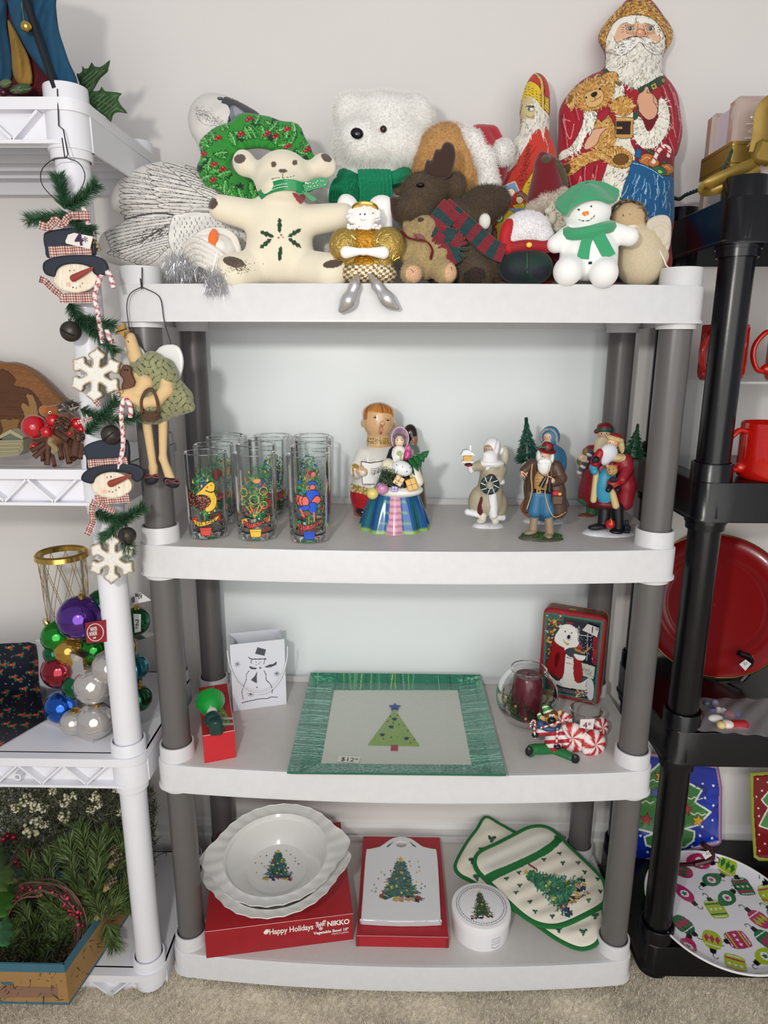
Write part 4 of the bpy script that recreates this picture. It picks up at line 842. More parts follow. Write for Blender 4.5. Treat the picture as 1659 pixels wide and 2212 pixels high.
def velvet():
 F = Px(-.008); t = thing('velvet_plush', 'velvet plush bending over with white fuzzy middle, red sleeves and dark green seat', 'plush toy', F.p(1140,608,0))
 mv = mat('velvet', rough=.7, sheen=.12, bump=(90,.5,.003)); W_ = 'efecee'
 g = sdf([F.e(1138,496,4,(48,36,34),W_), F.e(1112,510,0,(24,22,24),W_), F.e(1168,512,2,(26,22,24),W_)],.0013,.006); wb = build('white_middle', g, m_furm, t); build('white_fur', fur(g, 20000,.0035,.00028, jit=.5, cj=.03), m_furm, wb, kind='stuff')
 R_ = 'b00d18'; build('red_sleeves', sdf([F.e(1095,500,-12,(15,27,14),R_,14), F.c((1090,520,-10),(1098,538,-12),13,R_,12), F.e(1195,530,-14,(30,14,14),R_,-12), F.c((1100,536,-14),(1180,532,-16),10,'98101c',10), F.e(1140,530,-16,(40,12,14),'98101c'), F.e(1143,462,4,(13,4,12),'9a1a28')],.0012,.004), mv, t)
 c = Cv(1070,520,1200,620,1, None); c.poly([(1086,600),(1088,580),(1098,573),(1110,578),(1124,592),(1112,602)], '161a26', 3); c.poly([(1148,592),(1160,576),(1176,572),(1186,584),(1180,600),(1165,604)], '161a26', 3); c.line([(1138,540),(1139,590)],1.6, '1f5a3c')
 build('green_seat', sdf([F.e(1122,578,-6,(44,36,36),'08201f'), F.e(1152,578,-6,(42,36,36),'082a24')],.0013,.008, c.decal()), mv, t)
 g = G('e8c648'); k = S(F.p(1143,528,0)); g.ell(F.p(1143,529,-34), np.array([6.5,4,5.5])*k); build('yellow_button', g, m_gloss, t)
velvet()
def snowman_plush():
 F = Px(-.022); W_ = 'f0f0ee'; t = thing('snowman_plush', 'white plush snowman with green felt hat and scarf and an orange dot nose', 'plush toy', F.p(1272,610,0))
 c = Cv(1190,400,1390,620,2.5, None)
 for x, y in ((1250,453),(1277,446)): c.ell(x, y, 2.6,2.8, '151515')
 c.ell(1265,461,7.5,5.5, 'e87426', -5)
 for i in range(5): c.line([(1259+i*2.6,465),(1261+i*2.6,457)],.6, 'f8a868')
 c.line([(1249,474),(1258,477),(1270,477),(1280,471),(1284,466)],1.8, '141414', 4); c.ell(1275,568,4.5,4, '151515')
 pr = [F.e(1269,458,0,(50,47,38),W_), F.e(1272,548,0,(62,56,44),W_), F.e(1270,520,0,(50,40,36),W_), F.c((1318,502,0),(1360,512,-10),22,W_,19), F.c((1225,512,0),(1200,528,-8),22,W_,18),
   F.c((1240,572,-4),(1226,586,-40),32,W_,30), F.c((1300,574,-4),(1304,590,-42),32,W_,30)]
 g = sdf(pr, .0013,.006, c.decal()); build('body', g, m_fab, t)
 gr = '3c9c6c'; m_felt = _M['felt']; g = G(gr)
 brim = spline([F.p(x, y, d) for x, y, d in ((1199,442,4),(1206,452,-20),(1222,462,-44),(1236,446,-50),(1262,432,-52),(1290,428,-50),(1316,436,-36),(1328,434,-14),(1336,422,4),(1334,410,10),(1300,404,14),(1250,410,16),(1212,424,12)) ],4, True)
 cen = F.p(1266,428,-8)
 def ring(s_, up): return cen+(brim-cen)*s_+np.array([0,0, up])
 rs = [ring(1,-.002), ring(1.0,.002), ring(.8,.008), ring(.62,.014), ring(.3,.020), ring(.05,.021)]
 # felt cap sits on the head with its brim lifted above the eyes
 g.grid(np.concatenate(rs), len(rs), len(brim), cv=True); g.grid(np.concatenate([ring(1,-.002), ring(.7,.006), ring(.3,.012)]),3, len(brim), cv=True); build('felt_hat', g, m_felt, t)
 g = G(gr); g.tube(spline([F.p(x, y, d) for x, y, d in ((1226,502,-6),(1240,506,-30),(1270,502,-40),(1300,494,-34),(1318,490,-10),(1300,486,30),(1240,492,30))],6, True),.010,8, closed=True, flat=.9)
 for o in ([(1262,500),(1284,504),(1276,530),(1272,560),(1246,558),(1254,530)],[(1276,502),(1302,496),(1318,526),(1330,548),(1304,560),(1290,534)]): g.prism([F.p(x, y, -46) for x, y in o],(0,.004,0))
 build('felt_scarf', g, m_felt, t)
snowman_plush()
def burlap_angel():
 F = Px(.03); B_ = 'cfc0a2'; t = thing('burlap_angel', 'round burlap angel with twig hair and stiff cloth wing, right end of the top shelf', 'soft toy', F.p(1385,608,0))
 c = Cv(1320,420,1440,540,2, None); c.ell(1346,465,1.8,1.8, '222222'); c.ell(1361,464,1.8,1.8, '222222')
 pr = [F.e(1356,476,0,(38,36,30),'c6ab85'), F.e(1385,560,0,(54,58,46),B_), F.e(1380,520,0,(44,34,38),B_), F.c((1400,506,0),(1426,556,-16),12,'cdbfa6',15), F.e(1424,552,-16,(17,18,12),'cdbfa6')]
 build('body', sdf(pr, .0015,.006, c.decal()), mat('burlap', rough=1, bump=(900,.5,.0006), noise=(300,.10)), t)
 g = G('ccc0b0'); o = spline([(1396,484),(1408,470),(1428,464),(1444,468),(1450,484),(1449,520),(1442,545),(1430,548),(1412,530),(1400,510)],4, True)
 sheet(o, 2.5, lambda x, y, off: PV(x, y, .012-off*.7), None, 'cfc3b2', .005,7, g=g, relief=lambda x, y: .002*np.sin(np.hypot(x-1425, y-505)*.35)); sheet(o, 2.5, lambda x, y, off: PV(x, y, .014+off), None, 'cfc3b2', .004,8, g=g, flip=True); build('wing', g, m_fab, t)
 g = G('7c6a54'); n = 500
 for i in range(170):
  a = random.uniform(-.4,3.5); p_ = [F.p(1357+38*math.cos(a+j*.22)*random.uniform(.92,1.12),470-36*math.sin(a+j*.22)*random.uniform(.92,1.12), random.uniform(-22,24)) for j in range(4)]; g.tube(spline(p_, 2),.0006,4, col=random.choice(('7c6a54', '8f7c62', '5f503e')))
 build('twig_hair', g, m_matte, t)
 g = G('d8b050'); a = np.linspace(0,2*math.pi, 30)[:-1]; g.tube(np.array([F.p(1368+24*math.cos(q),444-7*math.sin(q),-6+18*math.sin(q)) for q in a]),.0009,5, closed=True); build('halo', g, m_gold, t)
 g = G('e8e2d6'); 
 for i in range(16): g.ell(F.p(1322+i*5.2,492+3*math.sin(i*.5),-36+i*1.2),(.0035,.0025,.003), n=8)
 build('lace_collar', g, m_fab, t, kind='stuff'); g = G('e8e2d6'); g.tube(spline([F.p(x, y, -40) for x, y in ((1424,540),(1434,560),(1440,574),(1450,582))],4),.0012,5, flat=.4); build('ribbon', g, m_fab, t)
burlap_angel()
# ================================================================ second shelf: drinking glasses
def glasses():
 H, rb, rt = .150,.0338,.0372; names = []
 def rad(z): return rb+(rt-rb)*z/H
 def tree(c, dots, cx=0., w=23, z0=45, z1=118, n=330):
  for i in range(n):
   x = random.uniform(-w, w); y = random.uniform(z0, z1); 
   if ((x/w)**2+((y-(z0+z1)/2)/((z1-z0)/2))**2) > 1.05: continue
   a = random.uniform(0,6.28); L = random.uniform(2.6,4.4); u = np.array([math.cos(a), math.sin(a)]); v = np.array([-u[1], u[0]]); p = np.array([cx+x, -y])
   c.poly([p-u*L, p-v*1.3, p+u*L, p+v*1.3], random.choice(('1f6a38', '2f8048', '1a5430', '459a5c')))
  for _ in range(14):
   x = cx+random.uniform(-w, w)*.85; y = -random.uniform(z0+5, z1-5); c.ell(x, y, 1.7,2.1, dots); c.ell(x, y-2.2,.9,1.3, dots)
 def banner(c, col, pot, col2):
  c.line([(0,-30),(0,-50)],1.6, 'b8923c'); c.poly([(-11,-24),(11,-24),(8.5,-10),(-8.5,-10)], pot, 0, '1c1410', .5); c.line([(-11,-20),(11,-20)],.7, '1c1410')
  c.poly([(-26,-40),(-14,-44),(-12,-34),(-26,-31)], col2,0, '1c1410', .5); c.poly([(14,-42),(27,-47),(27,-36),(14,-33)], col2,0, '1c1410', .5)
  c.poly([(-22,-38),(-16,-27),(0,-28),(20,-36),(24,-44),(8,-37),(-10,-35)], col, 4, '1c1410', .6)
 def d_bird(c):
  tree(c, 'e0b53c'); 
  c.poly([(-2,-66),(-14,-80),(-2,-92),(8,-102),(16,-104),(20,-96),(18,-86),(22,-74),(18,-58),(4,-52)], 'e6bc3e', 4, '2a1810', .6)
  c.ell(-5,-70,17,13, '3a1c1c', -10)
  for i in range(90): a = random.uniform(0,6.3); r = random.random()**.5; c.ell(-5+16*r*math.cos(a),-70+12*r*math.sin(a),.7,.7, random.choice(('d89a6a', 'b0503c')))
  c.poly([(-30,-60),(-30,-90),(-18,-82),(-12,-68)], '3a1c1c', 3)
  for i in range(60): c.ell(random.uniform(-29,-16), random.uniform(-86,-62),.6,.6, 'd07a58')
  c.line([(4,-90),(12,-86),(19,-88)],2, '2a1810', 4); c.ell(13,-98,1,1, '1a1010'); c.poly([(8,-98),(4,-94),(8,-93)], 'c8382c'); 
  for i in range(16): c.ell(random.uniform(4,18), random.uniform(-82,-58),.7,.7, 'a87820')
  banner(c, 'e3b43a', 'd2473c', 'c43c34')
 def d_rings(c):
  tree(c, 'cc4a44')
  for x, y, r in ((-18,-88,7),(16,-90,7),(-22,-72,6),(0,-76,8),(16,-66,6)):
   t_ = np.linspace(0,6.3,20); c.line(np.stack([x+r*np.cos(t_), y+r*np.sin(t_)],1),1.3, 'd8a848')
  for a in (-.9,-.4,0,.4,.9): c.line([(0,-46),(18*a, -66)],1., 'd8a848')
  c.ell(6,-108,6,4, 'dc8a4c'); banner(c, 'c84a48', 'e6bc3e', 'd8a848')
 def d_drum(c):
  tree(c, '2456c8'); B, F_, K = '1e50c4', 'dc6858', '1a1018'
  c.poly([(-2,-104),(16,-104),(12,-110),(4,-111)], B, 0, K, .5); c.ell(7,-100,5,5, F_, 0, K, .5); c.poly([(-2,-94),(16,-94),(20,-80),(12,-72),(-2,-76)], B, 3, K, .5); c.poly([(14,-86),(22,-78),(14,-70),(4,-74)], F_, 3, K, .5)
  c.poly([(-22,-88),(-4,-84),(-6,-68),(-20,-70)], F_, 0, K, .8); c.ell(-5,-76,6,9, F_, 0, K, .6); c.line([(-21,-87),(-14,-70)],.6, K); c.line([(-14,-87),(-20,-71)],.6, K)
  c.poly([(2,-74),(14,-72),(12,-56),(6,-54),(0,-62)], B, 3, K, .5); c.poly([(0,-70),(-16,-66),(-16,-60),(0,-62)], B, 3, K, .5); c.line([(-14,-62),(-8,-50)],3, F_); c.line([(9,-56),(9,-42)],3, F_)
  c.ell(6,-124,6,5, '6c2038'); c.ell(9,-122,4,4, 'c86a58'); c.line([(0,-128),(-2,-112)],2.2, 'b83858'); banner(c, 'c84a44', '1e50c4', '2c8a4c')
 def d_plain(c): tree(c, random.choice(('cc4a44', 'e0b53c', '2456c8'))); c.ell(2,-80,9,12, random.choice(('c89a5c', '8a3a3a', '3a58a0')),20, '1c1410', .6); banner(c, 'c84a48', '2c7a4c', 'd8a848')
 def mk(pos, fn, wd, label, turn, front):
  t = thing('drinking_glass', label, 'glass', pos, 'printed drinking glasses'); x, y, z = pos
  g = G('ffffff'); wl = .0016
  g.lathe([(0,0),(rb-.003,0),(rb, .003),(rad(.01),.01),(rad(.05),.05),(rad(.1),.1),(rt, H-.002),(rt+.0002, H),(rt-wl, H+.0003),(rt-wl-.0004, H-.003),(rad(.1)-wl, .1),(rad(.05)-wl, .05),(rad(.02)-wl-.0004,.020),(rb-.006,.0145),(0,.013)], pos, 40)
  build('glass_body', g, m_glass, t)
  g = G('ffffff'); a = np.linspace(0,2*math.pi, 41)[:-1]; g.tube(np.stack([x+(rt-wl/2)*np.cos(a), y+(rt-wl/2)*np.sin(a), np.full(40, z+H)],1),.0009,6, closed=True); build('rim', g, m_rim, t)
  g = G('ffffff'); g.lathe([(0,.0125),(rb-.006,.0135),(rb-.0035,.018),(rb-.0015,.012),(rb-.002,.004),(rb-.004,.001),(0,.001)], pos, 36); build('thick_base', g, m_solid, t)
  c = Cv(-34,-135,34,0,3, None); fn(c); st = .55 if front else .9
  th = np.arange(-33,33, st)/35+math.radians(turn); zz = np.arange(9,134, st)/1000; TH, ZZ = np.meshgrid(th, zz, indexing='ij'); r = rad(ZZ)+.00025
  V = np.stack([x+r*np.sin(TH), y-r*np.cos(TH), z+ZZ],-1).reshape(-1,3); ux = ((TH-math.radians(turn))*35).ravel(); vy = -ZZ.ravel()*1000
  i = np.clip(((vy+135)*3+.5).astype(int),0, c.h-1); j = np.clip(((ux+34)*3+.5).astype(int),0, c.w-1); m = c.m[i, j].reshape(TH.shape); col = c.a[i, j]
  cell = m[:-1, :-1] & m[1:, :-1] & m[1:, 1:] & m[:-1,1:]; ids = np.arange(m.size).reshape(m.shape); q = np.stack([ids[:-1, :-1][cell], ids[1:, :-1][cell], ids[1:, 1:][cell], ids[:-1,1:][cell]],-1)
  use = np.unique(q); mp = np.zeros(m.size, int); mp[use] = np.arange(len(use)); g = G(); g.add(V[use],[mp[q]], col[use].astype(float)); pr = build('printed_picture', g, m_ink, t)
  if wd:
   def W(a, b): r = rad(.033)+.0006; tt = math.radians(turn)+a/r; return np.stack([x+r*np.sin(tt), y-r*np.cos(tt), z+.0305+b+a*.22],-1)
   text(wd, .0118,0,0,0, m_ink, pr, 'lettering', '15100f', warp=W, fat=.0, align='CENTER')
 global m_rim, m_solid
 m_rim = glassmat('glass_rim', (.92,.95,.94), mix=.55); m_solid = mat('solid_glass', (246,250,249), rough=.0, trans=1, ior=1.48)
 fb = Z(449,1158,.910); zt = .910+H; rows = [[(442,977),(549.5,979),(665,982)],[(461,960),(553,960),(671,964)],[(483,945),(576,948),(676,950)],[(498.5,933.6),(593,936.6),(675.5,939)]]
 lab = [['glass with yellow bird and 1st Day banner, front left of the printed glasses', 'glass printed with gold rings and 5th Day banner, middle of the front row', 'glass printed with blue drummer and 9th Day banner, front right of the glasses'],
   ['second printed glass in the left row, just behind the 1st Day one', 'second printed glass in the middle row, just behind the 5th Day one', 'second printed glass in the right row, just behind the 9th Day one'],
   ['third printed glass from the front in the left row', 'third printed glass from the front in the middle row', 'third printed glass from the front in the right row'],
   ['rearmost printed glass in the left row, by the grey back post', 'rearmost printed glass in the middle row', 'rearmost printed glass in the right row']]
 fns = [(d_bird, '1st Day'),(d_rings, '5th Day'),(d_drum, '9th Day')]
 for i, r in enumerate(rows):
  for j, (px, py) in enumerate(r):
   p = Z(px, py, zt); p[2] = .9104
   if i: p[1] = min(p[1],.262)
   if i == 0: mk(p, fns[j][0], fns[j][1], lab[i][j],6, True)
   else: mk(p, d_plain, None, lab[i][j], RNG.uniform(-30,30), False)
glasses()
# ================================================================ second shelf: ceramic carollers and resin Santas
def W_(Y, z=.910): return Px(Y), z
def boy():
 F = Px(.205); SK, WH, GO = 'dcb184', 'e9e6df', 'b08c3a'
 t = thing('choirboy_figurine', 'glazed ceramic choirboy with auburn fringe singing from a white book', 'figurine', Z(818,1110,.910))
 c = Cv(750,860,900,1115,4, None)
 c.poly([(786,893),(788,884),(800,872),(820,869),(838,875),(848,888),(851,905),(848,897),(838,893),(822,892),(808,889),(795,888),(793,905),(785,907),(784,898)], 'b5702c', 2)
 for i in range(24):
  x = 790+i*2.5; c.line([(818+(x-818)*.45,871),(x, 884),(x+.4,891)],.5, random.choice(('8a4c18', 'd49044', 'c27e38')))
 c.mw = .5
 for ex, ey in ((811,901),(838,907)):
  c.line([(ex-5,ey+1),(ex-1,ey+2.5),(ex+5,ey+1)],1., '1c1410', 4); c.ell(ex, ey+.5,2,1.6, '20242c')
  for k in range(6): c.line([(ex-5+k*2,ey),(ex-6+k*2.3,ey-3.5)],.5, '1c1410')
 for x, y in ((804,908),(808,911),(813,912),(806,914),(812,908),(810,916),(836,915),(842,914),(838,918),(844,918)): c.ell(x, y, .7,.7, '7a4a2a')
 c.ell(823,928,4.5,12, 'b8805c', 8); c.ell(823,931,2.6,8, 'd8a08a', 8); c.ell(823,935,2,3.4, '9c5c4c', 8)
 c.poly([(792,946),(840,946),(842,960),(792,958)], GO, 0)
 for i in range(60): c.ell(random.uniform(792,842), random.uniform(947,958),1.1,.8, random.choice(('f4ecd8', '7a5c1c')))
 c.poly([(757,1044),(800,1056),(860,1062),(860,1076),(800,1072),(762,1062)], GO)
 for i in range(120): x = random.uniform(758,860); c.ell(x, 1046+(x-758)*.16+random.uniform(0,16),1.3,.9, random.choice(('f4ecd8', '7a5c1c', 'e8e0cc')))
 c.ell(768,1007,8,5, GO, 20); c.poly([(760,1010),(764,1010),(766,1030),(762,1030)], GO)
 body = [F.c((818,1000,0),(812,1046,0),44,WH,52), F.e(818,985,0,(42,28,36),WH), F.e(812,1052,0,(58,20,46),WH), F.c((787,985,-16),(770,1018,-38),20,WH,16), F.c((858,990,-10),(872,1030,-26),20,WH,18), F.c((770,1016,-40),(785,1020,-56),12,WH,10),
   F.e(812,1082,0,(51,28,42),'b81824'), F.c((806,1070,0),(806,1096,0),50,'b81824',44), F.e(784,1104,-30,(16,9,16),'201414'), F.e(836,1104,-30,(16,9,16),'201414')]
 build('body', sdf(body, .0012,.005, c.decal(.2)), m_cer, t)
 build('head', sdf([F.e(818,909,-4,(35,39,34),SK), F.e(785,914,2,(6,9,6),SK), F.e(851,916,2,(5,9,6),SK), F.e(826,915,-38,(5,5,4),SK), F.c((818,938,0),(818,958,0),25,SK,27), F.e(818,893,0,(36,24,35),SK)],.0009,.003, c.decal(.2)), m_cer, t)
 g = G('eceae4'); bk = [F.p(x, y, -58) for x, y in ((780,997),(800,1000),(825,996),(856,985),(858,1044),(825,1046),(783,1046))]; g.prism(bk, (0,.004,0)); b = build('song_book', g, m_cer, t)
 g = G('4a4038'); g.tube([F.p(x, y, -60) for x, y in ((780,997),(800,1000),(825,996),(856,985))],.0008,4); g.tube([F.p(x, y, -60) for x, y in ((780,997),(783,1046),(825,1046))],.0006,4)
 for k in range(4): g.tube(spline([F.p(x, y+k*3.6,-60.5) for x, y in ((800,1013),(812,1012),(826,1006))],3),.00025,4)
 for x, y in ((808,1024),(816,1020)): g.ell(F.p(x, y, -60),.0012, n=6); g.tube([F.p(x+1.4, y, -60.5), F.p(x+1.4, y-9,-60.5)],.0003,4)
 build('music_staves', g, m_ink, b, kind='stuff')
 g = sdf([F.e(778,1018,-56,(10,8,7),SK)]+[F.c((782,1013+k*3.6,-62),(792-abs(k-1.5)*1.2,1014.5+k*3.2,-64),2.3,SK,1.8) for k in range(4)]+[F.c((776,1012,-60),(784,1008,-63),2.4,SK,1.9)],.0007,.0015); build('hand', g, m_cer, t)
boy()
def lady():
 F = Px(.085); t = thing('lady_figurine', 'glazed ceramic lady in bonnet and wide teal skirt carrying parcels and two balloons', 'figurine', Z(852,1138,.910)); o = Z(852,1138,.910)
 # skirt with deep folds
 k = S(o); g = G(); n = 120; th = np.linspace(0,2*math.pi, n+1)[:-1]; V = []; C = []; tl = [lin('125a7c'), lin('176e80'), lin('17509a')]
 for j in range(26):
  s_ = j/25; h = (1-s_)*.094; r = (.0285+.0375*s_**.8); w = .0035*s_
  rr = r+w*np.cos(th*11); V.append(np.stack([o[0]+rr*np.sin(th)*1.0, o[1]-rr*np.cos(th)*.88, np.full(n, o[2]+h)+.0*th],1))
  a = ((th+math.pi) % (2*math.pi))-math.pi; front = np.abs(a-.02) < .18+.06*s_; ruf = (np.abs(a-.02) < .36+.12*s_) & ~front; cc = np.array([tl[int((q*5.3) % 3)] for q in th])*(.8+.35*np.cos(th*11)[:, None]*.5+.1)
  cc = np.where(ruf[:, None], lin('1c5ca0') if j % 5 else lin('5c9c6c'), cc); cc = np.where(front[:, None], lin('dca6b8') if j % 3 else lin('b9748e'), cc)
  if j >= 24: cc = np.where(front[:, None], cc, lin('8cb45a'))
  C.append(cc)
 V = np.concatenate(V); C = np.concatenate(C); g.grid(V, 26, n, C, cv=True); g.add([o+[0,0,.0005]],[], 'ffffff'); g.f.append(np.arange(n)[None]+25*n)
 build('skirt', g, m_cer, t)
 WHt, BKc = 'eceae2', '17181f'
 c = Cv(800,900,930,1100,4, None); c.mw = .5
 c.poly([(812,1062),(838,1060),(870,1072),(905,1066),(920,1060),(920,1030),(936,1100),(860,1090),(800,1080)], WHt)
 pr = [F.c((862,975,0),(862,1040,0),20,BKc,36), F.e(862,1058,-2,(52,16,40),WHt), F.e(862,1036,0,(44,26,34),BKc), F.c((850,978,-6),(832,1036,-26),12,BKc,14), F.e(862,985,-16,(16,24,12),WHt), F.c((890,1010,-14),(902,1040,-18),14,'e6e2cc',13), F.c((838,1005,-24),(850,1012,-34),14,'e6e2c8',12)]
 build('cape', sdf(pr, .0010,.003), m_cer, t)
 c = Cv(840,930,890,980,6, None); c.mw = .4
 for ex in (858.5,868): c.line([(ex-2.5,951),(ex,949.5),(ex+2.5,951)],.6, '5a3a2a'); c.ell(ex, 951.5,1.2,1, '2c2018'); c.line([(ex-3,947.5),(ex+3,947)],.5, '6a4430')
 c.line([(860,961),(863.5,962.5),(867,961)],1, 'b8485c', 3); c.line([(863,952),(862.5,957),(864.5,957.5)],.4, 'b08468', 2); c.ell(857,957,2,1.4, 'e8a898'); c.ell(870,957,2,1.4, 'e8a898')
 build('face', sdf([F.e(863,953,-18,(10.5,13,10),'e8cdb4'), F.e(863,971,-10,(8,8,8),'e8cdb4')],.0006,.002, c.decal(F.Y-.005)), m_cer, t)
 g = G('4a2c20')
 for i in range(16):
  for s_ in (-1,1): g.ell(F.p(863+s_*(10.5+.8*math.sin(i)),942+i*1.5,-20+abs(i-7)*.2),.0016, n=6)
 for i in range(11): a = math.pi*i/10; g.ell(F.p(863+10*math.cos(a),945-6*math.sin(a),-22),.0022, n=6)
 build('ringlets', g, m_cer, t)
 g = G('d8a8c8'); R = ry(8); cols = []
 g.lathe([(.0085,-.004),(.0115,.004),(.0145,.012),(.016,.018),(.0150,.018),(.0108,.004),(.0080,-.003)], F.p(864,948,6),28, R=np.array([[1,0,0],[0,0,-1],[0,1,.15]])@rz(0), col='d0a6c8', sc=(1,1.3)); build('bonnet', g, m_cer, t)
 g = sdf([F.e(880,982,-22,(9,12,7),'b83c7c',20), F.e(882,970,-20,(6,8,5),'cc6a9c'), F.e(876,990,-24,(6,5,5),'8f2058')],.0009,.003); build('bonnet_ribbon', g, m_cer, t)
 g = G('86a850'); 
 for pts in (((862,974),(858,980),(862,984)),((864,974),(870,980),(866,985)),((863,976),(866,990),(864,996))): g.tube([F.p(x, y, -32) for x, y in pts],.0016,6, flat=.5)
 build('neck_bow', g, m_cer, t)
 c = Cv(840,980,900,1040,4, None)
 for x, y in ((857,1004),(870,1008),(858,1019),(879,1019),(872,1028),(886,1010)): c.ell(x, y, 1,1.8, '222228', 20)
 build('muff', sdf([F.e(868,1012,-40,(23,17,14),'e4e6e8',18)],.0008,0, c.decal()), m_cer, t)
 def parcel(x, y, d, w, h, a, col, rib):
  g = G(col); p = F.p(x, y, d); kk = S(p); g.box(p, (w*kk, w*kk*.5, h*kk), R=ry(a), b=.001); b = build('parcel', g, m_cer, t)
  g = G(rib); g.box(p, (1.6*kk, w*kk*.5+.001, h*kk+.0008), R=ry(a)); g.box(p, (w*kk+.0008, w*kk*.5+.001,1.6*kk), R=ry(a)); build('parcel_ribbon', g, m_cer, b)
 parcel(861,1038,-46,20,20,-32+62,'dcbc84','8a6c3c'); parcel(889,1046,-42,22,26,-20,'d8a638','a87818'); parcel(852,1056,-44,14,12,6,'b0a8d8','7c74b0')
 g = G('3c4a38'); P0 = F.p(838,1032,-46); n = 700; b = P0+RNG.normal(size=(n, 3))*np.array([.0075,.004,.008]); g.blades(b, b+RNG.normal(size=(n, 3))*.003+[0,0,.001],.0007, cols=lin('445a40')*(1+RNG.normal(size=(n, 1))*.4).clip(.3,2)); build('greenery', g, m_plant, t, kind='stuff')
 for x, y, r, cc in ((804.6,1066,13,'dccb70'),(825.7,1055,13.5,'c98aae')): p = F.p(x, y, -40); g = G(cc); g.ell(p, r*S(p), n=24); build('balloon', g, m_cer, t)
 g = G('2a6a3c'); p = F.p(884,1008,-14); q = F.p(924,976,-18); ax = (q-p)/np.linalg.norm(q-p); L = np.linalg.norm(q-p); R = frame(ax)
 for i in range(5): s_ = i/5; r = .0225*(1-s_*.85); pr_ = [(0, L*(s_+.28)),(r*.35, L*(s_+.2)),(r, L*s_),(r*.8, L*s_-.001),(0, L*s_)]; g.lathe(pr_, p, 14, R=R)
 build('fir_tree', g, m_cer, t)
lady()
def hidden_lady():
 F = Px(.235); t = thing('caroller_figurine', 'dark haired ceramic caroller mostly hidden behind the bonneted lady', 'figurine', Z(880,1098,.910)-[0,.03,0])
 pr = [F.e(886,938,0,(16,22,15),'2a1e1c'), F.e(893,950,-4,(10,14,10),'a88468'), F.c((888,975,0),(890,1060,0),20,'7c8a78',26), F.c((888,1050,0),(888,1086,0),30,'6c5a44',34)]
 build('body', sdf(pr, .0015,.004), m_cer, t); g = G('e09a58'); g.prism([F.p(x, y, -12) for x, y in ((838,956),(848,948),(862,962),(852,974))],(0,.006,0)); build('song_book', g, m_cer, t)
hidden_lady()
def fir(g, p, h, r, n, col, layers=7, tilt=None):
 R = tilt if tilt is not None else np.eye(3)
 for i in range(layers):
  s_ = i/layers; m = int(n*(1-s_)+14); a = RNG.uniform(0,6.28, m); rr = r*(1-s_)*RNG.uniform(.75,1.05, m); z0 = h*(s_+RNG.uniform(0,.1, m)); b = np.stack([0*a, 0*a, z0+h*.10],1); e = np.stack([rr*np.cos(a), rr*np.sin(a), z0-h*.02],1); c = lin(col)*(1+RNG.normal(size=(m, 1))*.25).clip(.4,1.8)
  g.blades(b@R.T+p, e@R.T+p, h*.045, cols=c)
 g.lathe([(r*.55, h*.08),(r*.5, h*.2),(r*.25, h*.6),(0, h)], p, 10, R=R, col=col); return g
def figbase(F, x, y, rx_, col, name='base', t=None, rough=.0012):
 g = sdf([F.e(x, y, 0,(rx_, 8, rx_*.62), col), F.e(x-rx_*.4, y-2,-4,(rx_*.5,8, rx_*.42), col), F.e(x+rx_*.4, y-1,5,(rx_*.5,9, rx_*.42), col)],.0011,.003); v = g.v[0]; v += RNG.normal(size=v.shape)*.00022; v[:, 2] = np.maximum(v[:, 2],.9102); return build(name, g, m_resin, t)
def faced(F, x, y, s, d=-12, skin='e2b590', turn=0):
 """head volumes plus printed features at photo place x,y with half width s"""
 c = Cv(x-3*s, y-3*s, x+3*s, y+3*s, 6, None); c.mw = .35
 for k in (-1,1): ex = x+turn+k*s*.42; c.ell(ex, y-s*.1, s*.2, s*.13, 'efe8dc'); c.ell(ex, y-s*.1, s*.12, s*.12, '28201c'); c.line([(ex-s*.25, y-s*.42),(ex+s*.25, y-s*.44)], s*.12, 'd8d0c4')
 c.ell(x+turn-s*.62, y+s*.3, s*.24, s*.18, 'd88c70'); c.ell(x+turn+s*.62, y+s*.3, s*.24, s*.18, 'd88c70')
 pr = [F.e(x, y, 0,(s*1.05, s*1.3, s*1.05), skin), F.e(x+turn, y+s*.22,-s*1.08,(s*.2, s*.26, s*.26), skin)]; return pr, c
